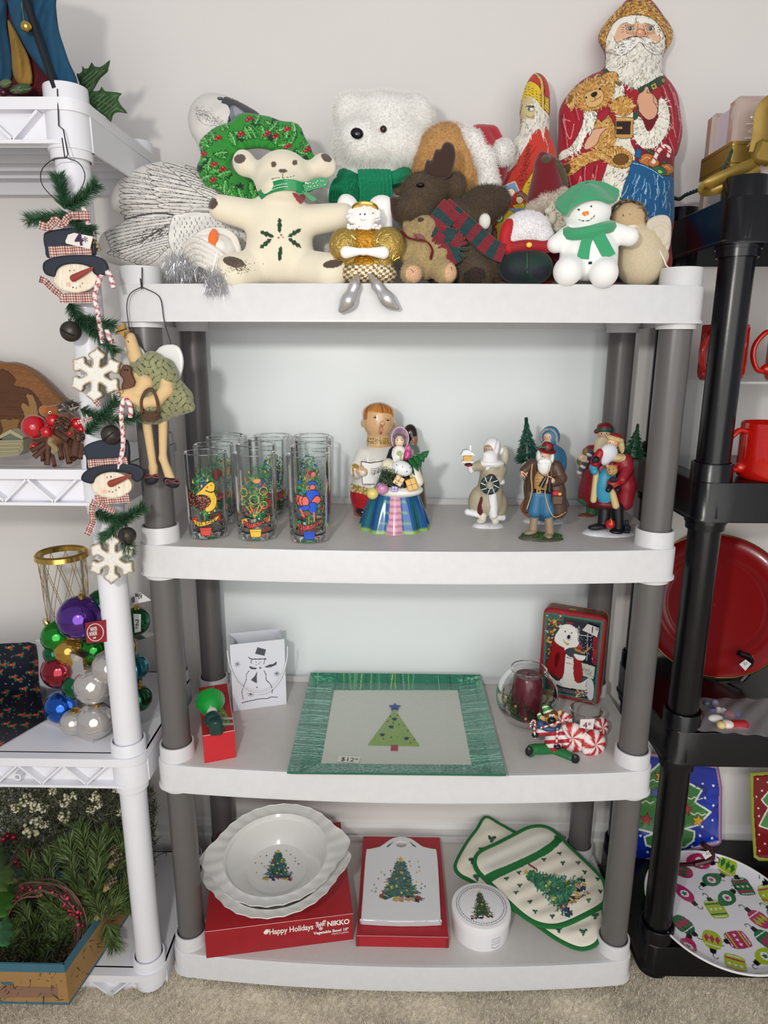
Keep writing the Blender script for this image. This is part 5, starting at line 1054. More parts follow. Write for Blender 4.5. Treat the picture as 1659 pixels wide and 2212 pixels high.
def santa_white():
 F = Px(.11); t = thing('santa_figurine', 'resin Santa in cream robe holding a snowy house and a small wreath', 'figurine', Z(1054,1137,.910), 'resin Santa figurines')
 R_, FU = 'a89f88', 'e6e6e8'; fp, fc = faced(F, 1057,972,11, turn=-1, skin='b08f74')
 c = fc
 pr = [F.c((1062,1010,0),(1056,1085,2),22,R_,32), F.e(1038,1080,0,(26,34,20),R_,12), F.e(1072,1090,6,(24,36,22),R_), F.c((1050,1005,-6),(1022,1008,-16),12,R_,10), F.e(1018,1010,-16,(8,13,9),FU), F.c((1082,1015,-4),(1076,1034,-18),13,R_,12), F.e(1080,1038,-18,(12,8,10),FU,30),
   F.e(1060,1000,-6,(30,9,20),FU), F.c((1064,1060,-26),(1066,1112,-22),8,FU,9), F.c((1064,1116,-10),(1086,1118,-2),7,FU,7), F.c((1010,1106,-10),(1032,1112,-14),7,FU,6), F.e(1042,1088,-18,(8,26,6),'5c1a1e',12), F.c((1046,1095,-12),(1042,1122,-14),7,'d8d2c2',8), F.e(1038,1126,-18,(9,5,9),'d8d2c2'), F.c((1068,1110,0),(1070,1126,-8),8,'d8d2c2',8)]
 build('robe', sdf(pr, .0009,.003), m_resin, t)
 hood = [F.e(1063,966,8,(19,22,17),FU), F.e(1090,985,12,(10,22,12),'c4bca8'), F.e(1085,975,12,(8,10,8),FU)]; build('head', sdf(fp+hood, .0008,.001, c.decal(F.Y-.002)), m_resin, t)
 build('beard', sdf([F.e(1058,994,-12,(17,22,11),'e4e2e6'), F.e(1055,982,-13,(11,6,7),'efeef0'), F.e(1072,972,-4,(7,22,11),'e0dee2',10), F.e(1056,1010,-12,(11,12,8),'e4e2e6')],.0008,.003), m_resin, t)
 g = sdf([F.e(1013,1004,-20,(10,4,8),'5e1620'), F.e(1062,1032,-30,(10,8,7),'5e1620',20)],.0008,.002); build('mitten', g, m_resin, t)
 g = G('d8a850'); p = F.p(1010.5,990,-20); k = S(p); g.box(p, (18*k, 14*k, 12*k)); h = build('small_house', g, m_resin, t); g = G('e4e6ea'); g.prism([F.p(x, y, -30) for x, y in ((996,984),(1001,974),(1010,972),(1022,978),(1026,984))],(0,.018,0)); g.box(p-[0,0,.0055],(26*k, 20*k, 3*k)); g.box(F.p(1016,968,-16),(4*k, 4*k, 14*k)); build('snowy_roof', g, m_resin, h)
 g = G('1c3034'); a = np.linspace(0,6.283,30)[:-1]; g.tube(np.array([F.p(1058+15*math.cos(q),1048+15*math.sin(q),-36) for q in a]),.0050,8, closed=True); w_ = build('wreath', g, m_resin, t); g = G('dfe2e4')
 for q in np.linspace(0,6.28,9)[:-1]: g.tube([F.p(1058+9*math.cos(q),1048+9*math.sin(q),-43), F.p(1058+20*math.cos(q+.25),1048+20*math.sin(q+.25),-40)],.0009,5)
 build('snow_stripe', g, m_resin, w_, kind='stuff'); figbase(F, 1054,1138,35, 'e4e4e8', 'snow_base', t)
santa_white()
def santa_rustic():
 F = Px(.030); t = thing('santa_figurine', 'resin Santa in red brimmed hat and brown coat holding binoculars, on grassy base', 'figurine', Z(1168,1162,.910), 'resin Santa figurines')
 BR, BL_, BT = '4e382c', '2f6a8e', '8f7c66'; fp, fc = faced(F, 1177,987,11.5, skin='dfa888')
 c = Cv(1120,1000,1220,1110,5, None); c.mw = .5
 c.poly([(1157,1012),(1178,1018),(1190,1012),(1187,1060),(1156,1060)], 'b58f54', 0)
 for i in range(7): c.line([(1156+i*5,1012),(1155+i*5,1060)],.6, '7c5a2c'); c.line([(1154,1016+i*6.5),(1190,1016+i*6.5)],.6, '7c5a2c')
 c.poly([(1151,1056),(1190,1059),(1190,1067),(1151,1064)], '171418'); c.poly([(1159,1056),(1168,1056),(1168,1066),(1159,1066)], 'c4983c'); c.poly([(1161.5,1058.5),(1165.5,1058.5),(1165.5,1063.5),(1161.5,1063.5)], '171418')
 pr = [F.e(1172,1040,0,(22,30,17),'b58f54'), F.c((1160,1070,0),(1155,1104,-2),15,BL_,15), F.c((1178,1070,0),(1182,1104,-2),15,BL_,16), F.e(1170,1068,0,(20,14,15),BL_), F.c((1155,1112,0),(1151,1146,-2),8.5,BT,9.5), F.e(1145,1150,-8,(13,5.5,8),BT,-12), F.c((1185,1114,-2),(1187,1150,-4),9,BT,10), F.e(1184,1158,-12,(9.5,6,13),BT)]
 build('body', sdf(pr, .0009,.0025, c.decal()), m_resin, t)
 coat = [F.c((1152,1008,4),(1146,1070,6),12,BR,11), F.c((1146,1070,6),(1138,1100,8),12,BR,10), F.c((1198,1008,4),(1202,1060,4),14,BR,19), F.c((1202,1060,4),(1206,1102,6),19,BR,19), F.e(1175,1050,12,(44,62,10),BR), F.c((1150,1002,0),(1134,1016,-6),12,BR,11), F.c((1200,1008,0),(1212,1032,-8),14,BR,12), F.c((1212,1034,-8),(1196,1042,-20),12,BR,9), F.c((1148,1006,-8),(1150,1060,-10),4,BR,4), F.c((1191,1006,-10),(1188,1060,-12),5,BR,5)]
 build('coat', sdf(coat, .0009,.003), m_resin, t)
 g = G('c9a877')
 for pts in ([(1150,1002),(1147,1030),(1149,1062),(1138,1100)],[(1186,1006),(1181,1040),(1178,1072),(1196,1116),(1222,1106)]): g.tube(spline([F.p(x, y, -18 if x < 1200 else -8) for x, y in pts],5),.0009,5)
 build('coat_piping', g, m_resin, t, kind='stuff')
 build('head', sdf(fp, .0008,.001, fc.decal()), m_resin, t); build('beard', sdf([F.e(1176,1006,-8,(16,21,11),'dfe2e0'), F.e(1172,996,-14,(9,4.5,5),'eceeec',-8), F.e(1181,996,-14,(9,4.5,5),'eceeec',8), F.e(1163,986,0,(5,14,9),'d8dad8'), F.e(1192,988,0,(5,14,9),'d8dad8')],.0008,.003), m_resin, t)
 g = G('7c1620'); p = F.p(1181,972,0); k = S(p); R = ry(8)@rx(12); g.lathe([(0,.001),(20*k, -.001),(21*k, .0005),(14*k, .003),(13*k, .009),(10*k, .013),(0,.0145)], p, 28, R=R); ht = build('brimmed_hat', g, m_resin, t); g = G('18161a'); g.lathe([(14*k, .0022),(14.6*k, .003),(13.8*k, .006),(13*k, .006)], p, 28, R=R); build('hat_band', g, m_resin, ht); g = G('2f7a3c')
 for x in (1171,1176,1168): g.ell(F.p(x, 966,-16),(.003,.0015,.0016), n=8)
 build('holly', g, m_resin, ht, kind='stuff')
 SK = 'd8a684'; build('left_hand', sdf([F.e(1131,1020,-10,(7,7,6),SK)]+[F.c((1127+k*3.2,1024,-15),(1128+k*3,1029,-12),1.8,SK,1.6) for k in range(4)]+[F.c((1135,1016,-12),(1139,1022,-16),1.9,SK,1.6)],.0007,.001), m_resin, t); build('right_hand', sdf([F.e(1191,1038,-26,(8,6.5,6),SK)]+[F.c((1183,1033+k*3,-29),(1180,1036+k*3,-26),2,SK,1.6) for k in range(4)]+[F.c((1190,1031,-28),(1184,1029,-30),1.9,SK,1.5)],.0007,.001), m_resin, t)
 g = G('16161a'); g.tube([F.p(1180,1030,-30), F.p(1168,1052,-30)],[.0028,.0042],10); g.tube([F.p(1188,1032,-30), F.p(1186,1060,-30)],[.0026,.0042],10); bn = build('binoculars', g, m_gloss, t)
 g = G('201a1a'); g.tube(spline([F.p(x, y, d) for x, y, d in ((1160,1004,-16),(1163,1018,-20),(1174,1028,-22),(1184,1030,-28))],5),.0006,5); g.tube(spline([F.p(1191,1004,-14), F.p(1188,1020,-20), F.p(1186,1032,-28)],5),.0006,5); build('strap', g, m_matte, bn, kind='stuff')
 g = G('2c2428'); g.tube(spline([F.p(x, y, -18) for x, y in ((1129,1022),(1136,1030),(1132,1038),(1130,1030))],4),.0007,5); build('wire_hook', g, m_wire, t)
 g = G('5a4232'); g.box(F.p(1204,1080,-24),(.018,.006,.016), b=.002); g.box(F.p(1200,1065,-24),(.010,.005,.008), col='b02028', b=.001); g.box(F.p(1209,1067,-25),(.006,.004,.005), col='d8a850', b=.001); build('pocket_with_gifts', g, m_resin, t, kind='stuff')
 figbase(F, 1168,1164,49, '5c574e', 'stone_base', t)
 g = G('2f5a24'); n = 3500; c0 = F.p(1170,1158,0); a = RNG.uniform(0,6.28, n); r = RNG.random(n)**.5; b = c0+np.stack([.036*r*np.cos(a),.021*r*np.sin(a),-.0035+0*a],1); b[:, 2] = .915+.003*(1-r); g.blades(b, b+RNG.normal(size=(n, 3))*.0012+[0,0,.002],.0006, cols=lin('3c6a30')*(1+RNG.normal(size=(n, 1))*.3).clip(.4,2)); build('grass', g, m_plant, t, kind='stuff')
santa_rustic()
def santa_blue():
 F = Px(.150); t = thing('santa_figurine', 'resin Santa in hooded blue coat carrying a fir tree, behind the brown coated one', 'figurine', Z(1174,1126,.910), 'resin Santa figurines'); B = '3f7ca4'
 fp, fc = faced(F, 1184,945,10.5, turn=-2)
 pr = [F.c((1188,985,0),(1178,1090,0),28,B,40), F.e(1206,1000,0,(18,34,18),B), F.c((1165,975,0),(1148,1000,-10),12,B,11), F.e(1152,1095,-6,(28,24,20),'b5622c'), F.c((1150,1050,-20),(1146,1085,-20),8,B,8), F.c((1212,1070,6),(1224,1092,6),8,'5c6470',6)]
 build('coat', sdf(pr, .0011,.004), m_resin, t)
 build('head', sdf(fp+[F.e(1188,944,8,(21,24,18),B)],.0009,.001, fc.decal(F.Y-.002)), m_resin, t)
 g = G('8c8f96'); a = np.linspace(-.4,3.6,40)
 for q in a: g.ell(F.p(1185+17*math.cos(q),944-17*math.sin(q),-9),.0030, n=6)
 for y in range(944,962,3): g.ell(F.p(1203, y, -8),.003, n=6)
 build('fur_trim', g, m_resin, t, kind='stuff')
 build('beard', sdf([F.e(1182,966,-12,(14,14,9),'dde0e6'), F.e(1181,956,-13,(9,4,5),'e8eaee')],.0009,.003), m_resin, t)
 g = G(); fir(g, F.p(1140,998,-8),.078,.030,120, '2c5448', 9, ry(-5)); build('fir_tree', g, m_resin, t); figbase(F, 1174,1128,46, 'd8dae0', 'snow_base', t)
santa_blue()
def santa_beanie():
 F = Px(.205); t = thing('santa_figurine', 'resin Santa in red and green cap with long cream beard, rearmost on the right', 'figurine', Z(1290,1112,.910), 'resin Santa figurines'); R_ = '8c1f2c'
 fp, fc = faced(F, 1305,938,13)
 pr = [F.c((1300,985,0),(1290,1060,0),30,R_,40), F.e(1290,1080,0,(42,14,26),'3c7a5c'), F.e(1292,1072,0,(43,14,27),R_), F.c((1276,975,0),(1262,1000,-10),14,R_,12), F.e(1256,995,-14,(10,12,9),'3c7a5c'), F.c((1280,1088,0),(1278,1108,0),13,'2c6a44',12), F.e(1266,1116,-8,(18,8,12),'7c4a30'), F.c((1312,1088,0),(1312,1108,0),13,'2c6a44',12), F.e(1308,1118,-6,(14,8,12),'7c4a30')]
 build('coat', sdf(pr, .0012,.003), m_resin, t); build('head', sdf(fp, .001,.001, fc.decal(F.Y-.002)), m_resin, t)
 g = sdf([F.e(1306,928,2,(18,9,16),'1f5a48'), F.e(1306,922,2,(16,9,15),'7c1c28'), F.e(1288,932,0,(5,5,5),'7c1c28')],.001,.001); build('cap', g, m_resin, t)
 build('beard', sdf([F.e(1302,958,-12,(18,16,10),'d8c8a4'), F.e(1296,980,-14,(15,28,9),'d8c8a4'), F.e(1303,949,-14,(11,5,6),'e0d4b4')],.001,.004), m_resin, t)
 build('teddy_bear', sdf([F.e(1266,976,-22,(8,10,7),'8a6a4c'), F.e(1260,1000,-22,(10,16,8),'8a6a4c'), F.c((1256,1010,-24),(1254,1024,-26),5,'8a6a4c',5)],.001,.003), m_resin, t)
 g = G('33506c')
 for i in range(8): g.ell(F.p(1276-i*3.4,976+i*6.5,-28),(.0065,.003,.0034), R=ry(25), col=('33506c', 'd8d4c8')[i % 2], n=10)
 build('striped_sock', g, m_resin, t); build('hand', sdf([F.e(1256,988,-28,(9,8,6),'d8c0a0')]+[F.c((1258,984+k*4,-32),(1267,986+k*3.6,-32),2.2,'d8c0a0',1.8) for k in range(4)],.0009,.001), m_resin, t)
santa_beanie()
def santa_red():
 F = Px(.068); t = thing('santa_figurine', 'resin Santa in red coat and black boots holding a small bear, front right corner', 'figurine', Z(1313,1152,.910), 'resin Santa figurines'); R_, CR_ = '8f1c2a', 'd0b884'
 fp, fc = faced(F, 1322,958,12, turn=1, skin='e4b48c')
 pr = [F.c((1306,1090,0),(1304,1130,-2),12,'17171d',13), F.e(1290,1138,-10,(20,7,11),'17171d',-6), F.c((1334,1096,-4),(1336,1138,-6),13,'17171d',12), F.e(1332,1148,-14,(15,6,13),'17171d'), F.e(1312,1088,0,(28,12,18),'5c1420'), F.e(1310,1050,-6,(22,42,15),'3492b4')]
 build('body', sdf(pr, .001,.002), m_resin, t)
 coat = [F.c((1346,1000,4),(1354,1050,4),19,R_,20), F.c((1354,1050,4),(1350,1085,4),20,R_,18), F.e(1326,1040,14,(44,56,10),R_), F.c((1304,986,0),(1284,1000,-8),12,R_,10), F.e(1352,1002,-2,(16,22,14),R_), F.c((1356,1012,-8),(1344,1036,-22),13,R_,11), F.c((1288,1020,-4),(1282,1080,0),6,CR_,7), F.c((1322,1060,-18),(1330,1092,-16),7,CR_,8), F.e(1322,988,0,(33,10,18),CR_), F.c((1280,1010,-10),(1284,1018,-16),8,'3492b4',8), F.c((1296,978,-12),(1286,1000,-16),9,'a81420',8)]
 build('coat', sdf(coat, .001,.003), m_resin, t); build('head', sdf(fp, .0009,.001, fc.decal(F.Y-.002)), m_resin, t)
 g = sdf([F.e(1328,948,0,(20,7,15),CR_,15), F.e(1342,962,2,(6,18,10),CR_,-12), F.e(1330,944,2,(15,8,13),'8f1c2a',10)],.0009,.001); v = g.v[0]; v += RNG.normal(size=v.shape)*.0003; build('fur_hat', g, m_resin, t)
 build('beard', sdf([F.e(1315,978,-12,(19,20,11),'d4d6dc'), F.e(1318,967,-14,(10,4.5,5),'e2e4e8'), F.e(1308,992,-12,(11,14,8),'d4d6dc')],.0009,.003), m_resin, t)
 g = G(); fir(g, F.p(1366,992,22),.060,.027,100, '204c34', 7, ry(4)); build('fir_tree', g, m_resin, t)
 c = Cv(1300,990,1350,1050,5, None); c.ell(1316,1014,1.3,1.5, '20140c'); c.ell(1325,1013,1.3,1.5, '20140c'); c.ell(1318,1020,2,1.6, '20140c')
 build('teddy_bear', sdf([F.e(1322,1016,-30,(12,12,10),'b8905c'), F.e(1319,1020,-40,(5,4.5,4),'d0a870'), F.e(1312,1006,-28,(4,4,3),'b8905c'), F.e(1332,1006,-28,(5,4,4),'a81c24'), F.e(1326,1044,-26,(15,13,10),'a81c20'), F.c((1318,1050,-30),(1314,1058,-36),6,'17171d',6), F.c((1332,1052,-30),(1334,1058,-36),6,'17171d',6)],.0009,.002, c.decal()), m_resin, t)
 K = '17171d'; g = sdf([F.e(1325,1036,-40,(9,6,5),K)]+[F.c((1320+k*4,1034,-44),(1319+k*4,1041,-43),2.2,K,1.8) for k in range(4)]+[F.e(1287,993,-22,(9,8,7),K)]+[F.c((1282+k*4,992,-27),(1281+k*4,999,-26),2.2,K,1.8) for k in range(3)],.0008,.001); build('gloves', g, m_resin, t, kind='stuff')
 g = G('b41c24'); p = F.p(1318,1132,-22); g.ell(p, 10.5*S(p), n=20); bl = build('toy_ball', g, m_gloss, t); g = G('c8a040'); a = np.linspace(0,6.283,24)[:-1]; g.tube(np.array([F.p(1318+10.6*math.cos(q)*.35,1132+10.6*math.sin(q),-22-10.6*math.cos(q)*.94) for q in a]),.0011,5, closed=True, flat=.5); build('gold_band', g, m_resin, bl)
 g = G('22262c'); p = F.p(1354,1140,-10); k = S(p); g.box(p, (13*k, 16*k, 12*k), b=.001); g.tube([F.p(1354,1132,-18), F.p(1354,1124,-18)],4.5*k, 10); g.tube([F.p(1349,1148,-20), F.p(1359,1148,-20)],4*k, 10); build('toy_engine', g, m_resin, t); figbase(F, 1313,1153,57, 'dcdce2', 'snow_base', t)
santa_red()
# ================================================================ third shelf
def PLN(px, py, z0, y0, m):
 """where the sight line meets the sloping plane z = z0 + m*(y-y0)"""
 px = np.atleast_1d(np.asarray(px, float)); py = np.atleast_1d(np.asarray(py, float)); d = CF[None]+((px-829.5)/FPX)[:, None]*CR-((py-1106)/FPX)[:, None]*CU
 t = (z0+m*(CPOS[1]-y0)-CPOS[2])/(d[:, 2]-m*d[:, 1]); return CPOS+d*t[:, None]
def boxq(g, A, B, C, D, h, col=None, top=True):
 """upright carton from four floor corners (counter clockwise)"""
 A, B, C, D = [np.asarray(q, float) for q in (A, B, C, D)]; u = np.array([0,0, h]); v = [A, B, C, D, A+u, B+u, C+u, D+u]
 g.add(v, [[0,3,2,1],[0,1,5,4],[1,2,6,5],[2,3,7,6],[3,0,4,7]]+([[4,5,6,7]] if top else []), col)
def red_carton():
 z = .4905; A = Z(442,1649, z); B = Z(510,1636, z); h = P(437,1590, A[1])[2]-z; D = Z(405,1491, z+h); D[2] = z; D[0] = -.425; D[1] = .150; C = D+(B-A)*1.02
 t = thing('bulb_carton', 'long red carton with green picture panel at the left end of the third shelf', 'box', A)
 c = Cv(395,1465,520,1660,3, 'b3202a')
 c.poly([(430,1494),(462,1483),(497,1560),(480,1578),(448,1570)], '6f9a3a'); c.poly([(436,1500),(458,1490),(480,1540),(456,1560)], 'c4a850')
 for i in range(24): x, y = random.uniform(430,490), random.uniform(1490,1570); c.ell(x, y, 3,2, random.choice(('a8b870', '3c7a3a', 'd8c070')) if c.is_(x, y, '6f9a3a') or c.is_(x, y, 'c4a850') else 'b3202a')
 u = np.array([0,0, h]); g = G('b3202a'); boxq(g, A, B, C, D, h-.0004, 'c4242c'); quadgrid(g, D+u, C+u, B+u, A+u, 50,90, c)
 build('carton', g, m_card, t, smooth=False)
 g = G('f0e0d8'); g.tube([A+u, B+u],.0005,4); g.tube([B+u, C+u],.0004,4); build('worn_edge', g, m_card, t)
 text('WHITE', .0055, B+u+(A-B)*.62+(D-A)*.05+[0,0,.0006],(B-A)/np.linalg.norm(B-A),(C-B)/np.linalg.norm(C-B), m_ink, t, col='e8d8d0')
 return A, B, C, D, h
ca = red_carton()
def bubble_light():
 zt = .4905+ca[4]; t = thing('bubble_night_light', 'green shaded plug-in bubble light lying on the red carton', 'night light', Z(462,1570, zt))
 k = S(Z(462,1560, zt+.03)); q = lambda x, y, h: Z(x, y, zt+h)
 ax = q(450,1490,.034)-q(462,1560,.026); R = frame(ax); o = q(458,1537,.026)
 g = G('1c9a3a'); th = 26; pr = [(.006,0),(.012,.004),(.020,.014),(.0255,.028),(.0275,.036),(.0262,.036),(.024,.028),(.0185,.014),(.010,.005)]
 n = 56; a = np.arange(n)*2*math.pi/n; V = []
 for r, z_ in pr: rr = r*(1+.022*np.cos(a*28)); V.append(np.stack([rr*np.cos(a), rr*np.sin(a), np.full(n, z_)],1))
 g.grid(np.concatenate(V)@R.T+o, len(pr), n, cv=True); build('green_shade', g, mat('green_plastic', (24,150,58), rough=.25, coat=.4), t)
 g = G('e4e2dc'); g.lathe([(0,-.008),(.0095,-.008),(.0095,0),(.007,.002),(0,.003)], o, 24, R=R); build('white_neck', g, m_gloss, t)
 g = G('d89a30'); g.lathe([(0,.028),(.0048,.030),(.0048,.052),(.0030,.060),(.0018,.068),(0,.070)], o, 16, R=R, cols=['b06a10', 'c8821c', 'd8a040', 'e8d0a0', 'f0ece0', 'f0ece0']); build('liquid_tube', g, mat('amber_glass', rough=.05, trans=.55), t)
 g = G('173a38'); b = q(466,1564,.022); g.ell(q(460,1552,.022),(.015,.014,.014), n=20); g.box(q(467,1567,.016),(.024,.026,.030), R=rz(10), b=.004); g.box(q(447,1558,.018),(.012,.010,.010), R=rz(10), b=.002); build('plug_body', g, mat('dark_green_plastic', (22,58,54), rough=.35), t)
 for y in (1552,1564): g = G(); g.box(q(491, y, .016),(.022,.0055,.0014), R=rz(14)@ry(8)); build('plug_prong', g, mat('brass_steel', (190,186,175), rough=.25, metal=1), t)
bubble_light()
def metal_bag():
 z = .4905; A = Z(504,1536.5, z); B = Z(619,1521, z); h = .151; n = np.cross(B-A, [0,0,1.]); n /= -np.linalg.norm(n); n = n if n[1] > 0 else -n; dp = .058
 t = thing('metal_bag_luminary', 'white metal gift bag with cut out snowman and a wire handle', 'candle holder', A); D, C = A+n*dp, B+n*dp; u = np.array([0,0, h])
 mb = mat('white_enamel', rough=.4)
 c = Cv(480,1370,640,1550,5, 'dfe2ea'); K = '4c4f58'; c.mw = .8  # cut-outs are painted dark grey to stand for the shaded inside
 f = lambda x, y: (380+x*.2291,1300+y*.2291)
 def L(pts, w=1.5, sm=4): c.line([f(*p) for p in pts], w, K, sm)
 def PP(pts, sm=0, col=K): c.poly([f(*p) for p in pts], col, sm)
 PP([(768,428),(850,450),(835,508),(745,490)]); L([(688,524),(720,540),(850,538)],2.2); L([(722,545),(708,560),(712,580)]); L([(840,540),(835,560),(828,585)]); PP([(692,602),(730,618),(765,622),(756,636),(720,638),(695,625)]); PP([(786,614),(812,620),(790,637)]); PP([(832,614),(880,592),(915,588),(950,560),(948,592),(900,615),(860,620)])
 L([(688,652),(665,690),(664,735),(640,790),(622,850),(636,918)],1.5); L([(832,652),(850,690),(852,735),(885,770),(908,820),(906,858)],1.7); PP([(764,656),(762,770),(706,738),(750,690)]); c.ell(*f(764,806),1.7,1.6, K)
 for x, y in ((757,570),(795,568),(757,592),(783,585)): c.ell(*f(x, y),1.1,1.1, K)
 for x, y in ((580,588),(951,678),(706,870)):
  for a in range(4): a = a*math.pi/4+.2; L([(x-28*math.cos(a), y-28*math.sin(a)),(x+28*math.cos(a), y+28*math.sin(a))],1.1,0)
 L([(622,953),(680,938),(720,930),(790,915),(860,912),(900,898),(958,900)],1.8)
 g = G('dfe2ea'); quadgrid(g, A+u, B+u, B, A, 130,160, c); e = n*.0012
 for a, b in ((C, D),): g.add([a, b, b+u, a+u, a-e, b-e, b-e+u, a-e+u],[[0,1,2,3],[4,7,6,5]])
 g.add([A+e, B+e, B+e+u, A+e+u],[[0,3,2,1]]); g.add([A, B, C, D],[[0,3,2,1]])
 for a, b, s_ in ((B, C, 1),(D, A, 1)):
  m0 = (a+b)/2; inn = (A+B)/2-m0; inn /= np.linalg.norm(inn); inn[2] = 0; m1 = m0+inn*.014*0; m2 = m0+u*.99+inn*.012; g.add([a, b, b+u, a+u, m0, m2],[[0,4,5,3],[4,1,2,5]]); g.add([a+e*.0, b, b+u, a+u, m0, m2],[[3,5,4,0],[5,2,1,4]])
 build('bag_body', g, mb, t, smooth=False)
 g = G('e6e6ea'); P0, P1 = A+u*.93-n*.003, B+u*.90-n*.003; pts = []
 for q in np.linspace(0, math.pi, 26): pts.append((P0+P1)/2-(P1-P0)/2*1.10*math.cos(q)+np.array([0,0,-1.])*.098*math.sin(q)-n*.012*math.sin(q))
 g.tube(pts, .0012,6); build('wire_handle', g, mb, t)
metal_bag()
def glass_tray():
 z0 = .4935; t = thing('glass_tray', 'square green edged fused glass tray with green tree and blue star', 'tray', Z(856,1570,.4905))
 O = [Z(*p, z0+.019) for p in ((673,1445),(1035,1448),(1093,1672),(620,1667))]; I = [Z(*p, z0) for p in ((722,1491),(988,1491),(1018,1652),(694,1649))]
 for o in O: o[1] = min(o[1],.290)
 c = Cv(600,1430,1110,1690,3, '2f7a62'); 
 for i in range(70):
  s_ = i/70; x0, x1 = 672-52*s_, 722-28*s_; y = 1452+205*s_; c.line([(x0, y+random.gauss(0,1)),((x0+x1)/2, y+random.gauss(1,1.5)),(x1, y+random.gauss(3,1.5))], random.uniform(.8,1.8), random.choice(('5fa88c', '1f6650', '4c9c80', '8cc8b0')),4)
  x0, x1 = 988+30*s_, 1035+56*s_; c.line([(x0, y+random.gauss(3,1)),((x0+x1)/2, y+random.gauss(0,1.5)),(x1, y+random.gauss(-4,1.5))], random.uniform(.8,1.8), random.choice(('5fa88c', '2a745c', '4c9c80', '8cc8b0')),4)
 for i in range(34):
  x = 680+random.uniform(0,350); c.line([(x, 1449),(x+random.gauss(0,3),1488)], random.choice((.8,1,2)), random.choice(('1f6650', '7cc09a', '9cc85c', '3c8c70', '17503e'))); x = 640+random.uniform(0,440); c.line([(x, 1653),(x, 1668)],.8, random.choice(('5fa88c', '1f6650')))
 for i in range(260): x, y = random.uniform(630,1085), random.uniform(1650,1668); c.ell(x, y, .8,.6, random.choice(('7cc0a4', '1f6650', 'a8dcc8')))
 c.poly([(722,1491),(988,1491),(1018,1652),(694,1649)], 'c2c4ba')
 for i in range(2600): x, y = random.uniform(696,1016), random.uniform(1492,1650); 
 g = G('2f7a62'); rings = [O, [o+(i-o)*.35+[0,0,-.009] for o, i in zip(O, I)],[o+(i-o)*.75+[0,0,-.0035] for o, i in zip(O, I)], I]; n = 260
 def ringpts(r):
  out = []
  for k in range(4):
   a, b = r[k], r[(k+1) % 4]
   for s_ in np.arange(n)/n: out.append(a+(b-a)*s_)
  return np.array(out)
 RR = []; 
 for j in range(len(rings)-1):
  for s_ in np.arange(8)/8: RR.append(ringpts(rings[j])*(1-s_)+ringpts(rings[j+1])*s_)
 RR.append(ringpts(rings[-1])); N = np.array(RR); N[..., 2] += RNG.normal(size=N.shape[:2])*.00025; V = N.reshape(-1,3); g.grid(V, len(RR),4*n, c.at(*projpx(V)), cv=True)
 quadgrid(g, I[0], I[1], I[2], I[3],40,40, None, lin('bfc2b8')[None].repeat(1600,0)); B = np.concatenate([ringpts(O), ringpts(O)-[0,0,.004]]+[ringpts(r)-[0,0,.0030] for r in rings[1:]]); g.grid(B, 5,4*n, '1c6a54', cv=True); g.add([i-[0,0,.0030] for i in I],[[0,1,2,3]], 'a8b0a8')
 build('tray_body', g, mat('fused_glass', rough=.08, coat=.8, bump=(160,.5,.003)), t)
 m_ft = mat('fused_green_glass', (112,150,44), rough=.1, coat=.7); zt = z0+.0018
 q = lambda x, y, dz=0: Z(x, y, zt+dz)
 g = G('5c8c20'); g.prism([q(852,1531), q(795,1608), q(906,1610)],(0,0,-.0016), '5c8c20'); build('glass_tree', g, m_ft, t, smooth=False)
 g = G('8a3040'); g.prism([q(845,1609), q(859,1609), q(860,1620), q(844,1620)],(0,0,-.0016), '9c3848'); build('tree_trunk', g, m_gloss, t, smooth=False)
 def st(x, y, r, col, nm):
  g = G(col); a = np.radians(-90+np.arange(10)*36); rr = np.where(np.arange(10) % 2, r*.45, r); g.prism([q(x+rr[i]*math.cos(a[i]), y+rr[i]*math.sin(a[i])*.6,.0012) for i in range(10)],(0,0,-.0014), col); build(nm, g, m_gloss, t, smooth=False)
 st(853,1526,13.5, '203c90', 'blue_star')
 for x, y in ((852,1552),(845,1569),(826,1586),(878,1594)): st(x, y, 6, '1c3450', 'small_star')
 for x, y, cc in ((843,1547,'4c7c20'),(858,1544,'b8642c'),(838,1558,'b8403c'),(850,1561,'4c7c20'),(862,1565,'4c7c20'),(873,1566,'8cb040'),(881,1578,'5c8c30'),(871,1583,'8cb040'),(845,1592,'4c7c20'),(859,1590,'a8b040'),(810,1596,'b8a040'),(895,1597,'5c8c30'),(887,1604,'b8403c'),(828,1595,'b87040')): g = G(cc); g.ell(q(x, y, .0006),(.0018,.0018,.0012), n=8); build('glass_bead', g, m_gloss, t)
 g = G('dcdcd4'); g.prism([q(*p, -.0008) for p in ((732,1633),(780,1635),(775,1648),(727,1645))],(0,0,.0006), 'dcdcd4'); tg = build('price_sticker', g, m_card, t, smooth=False)
 o = q(735,1643,.0002); xd = q(776,1646,.0002)-o; xd /= np.linalg.norm(xd); yd = np.cross([0,0,1.], xd); text('$12*', .0165, o, xd, yd, m_ink, tg, col='1a1a1c')
glass_tray()
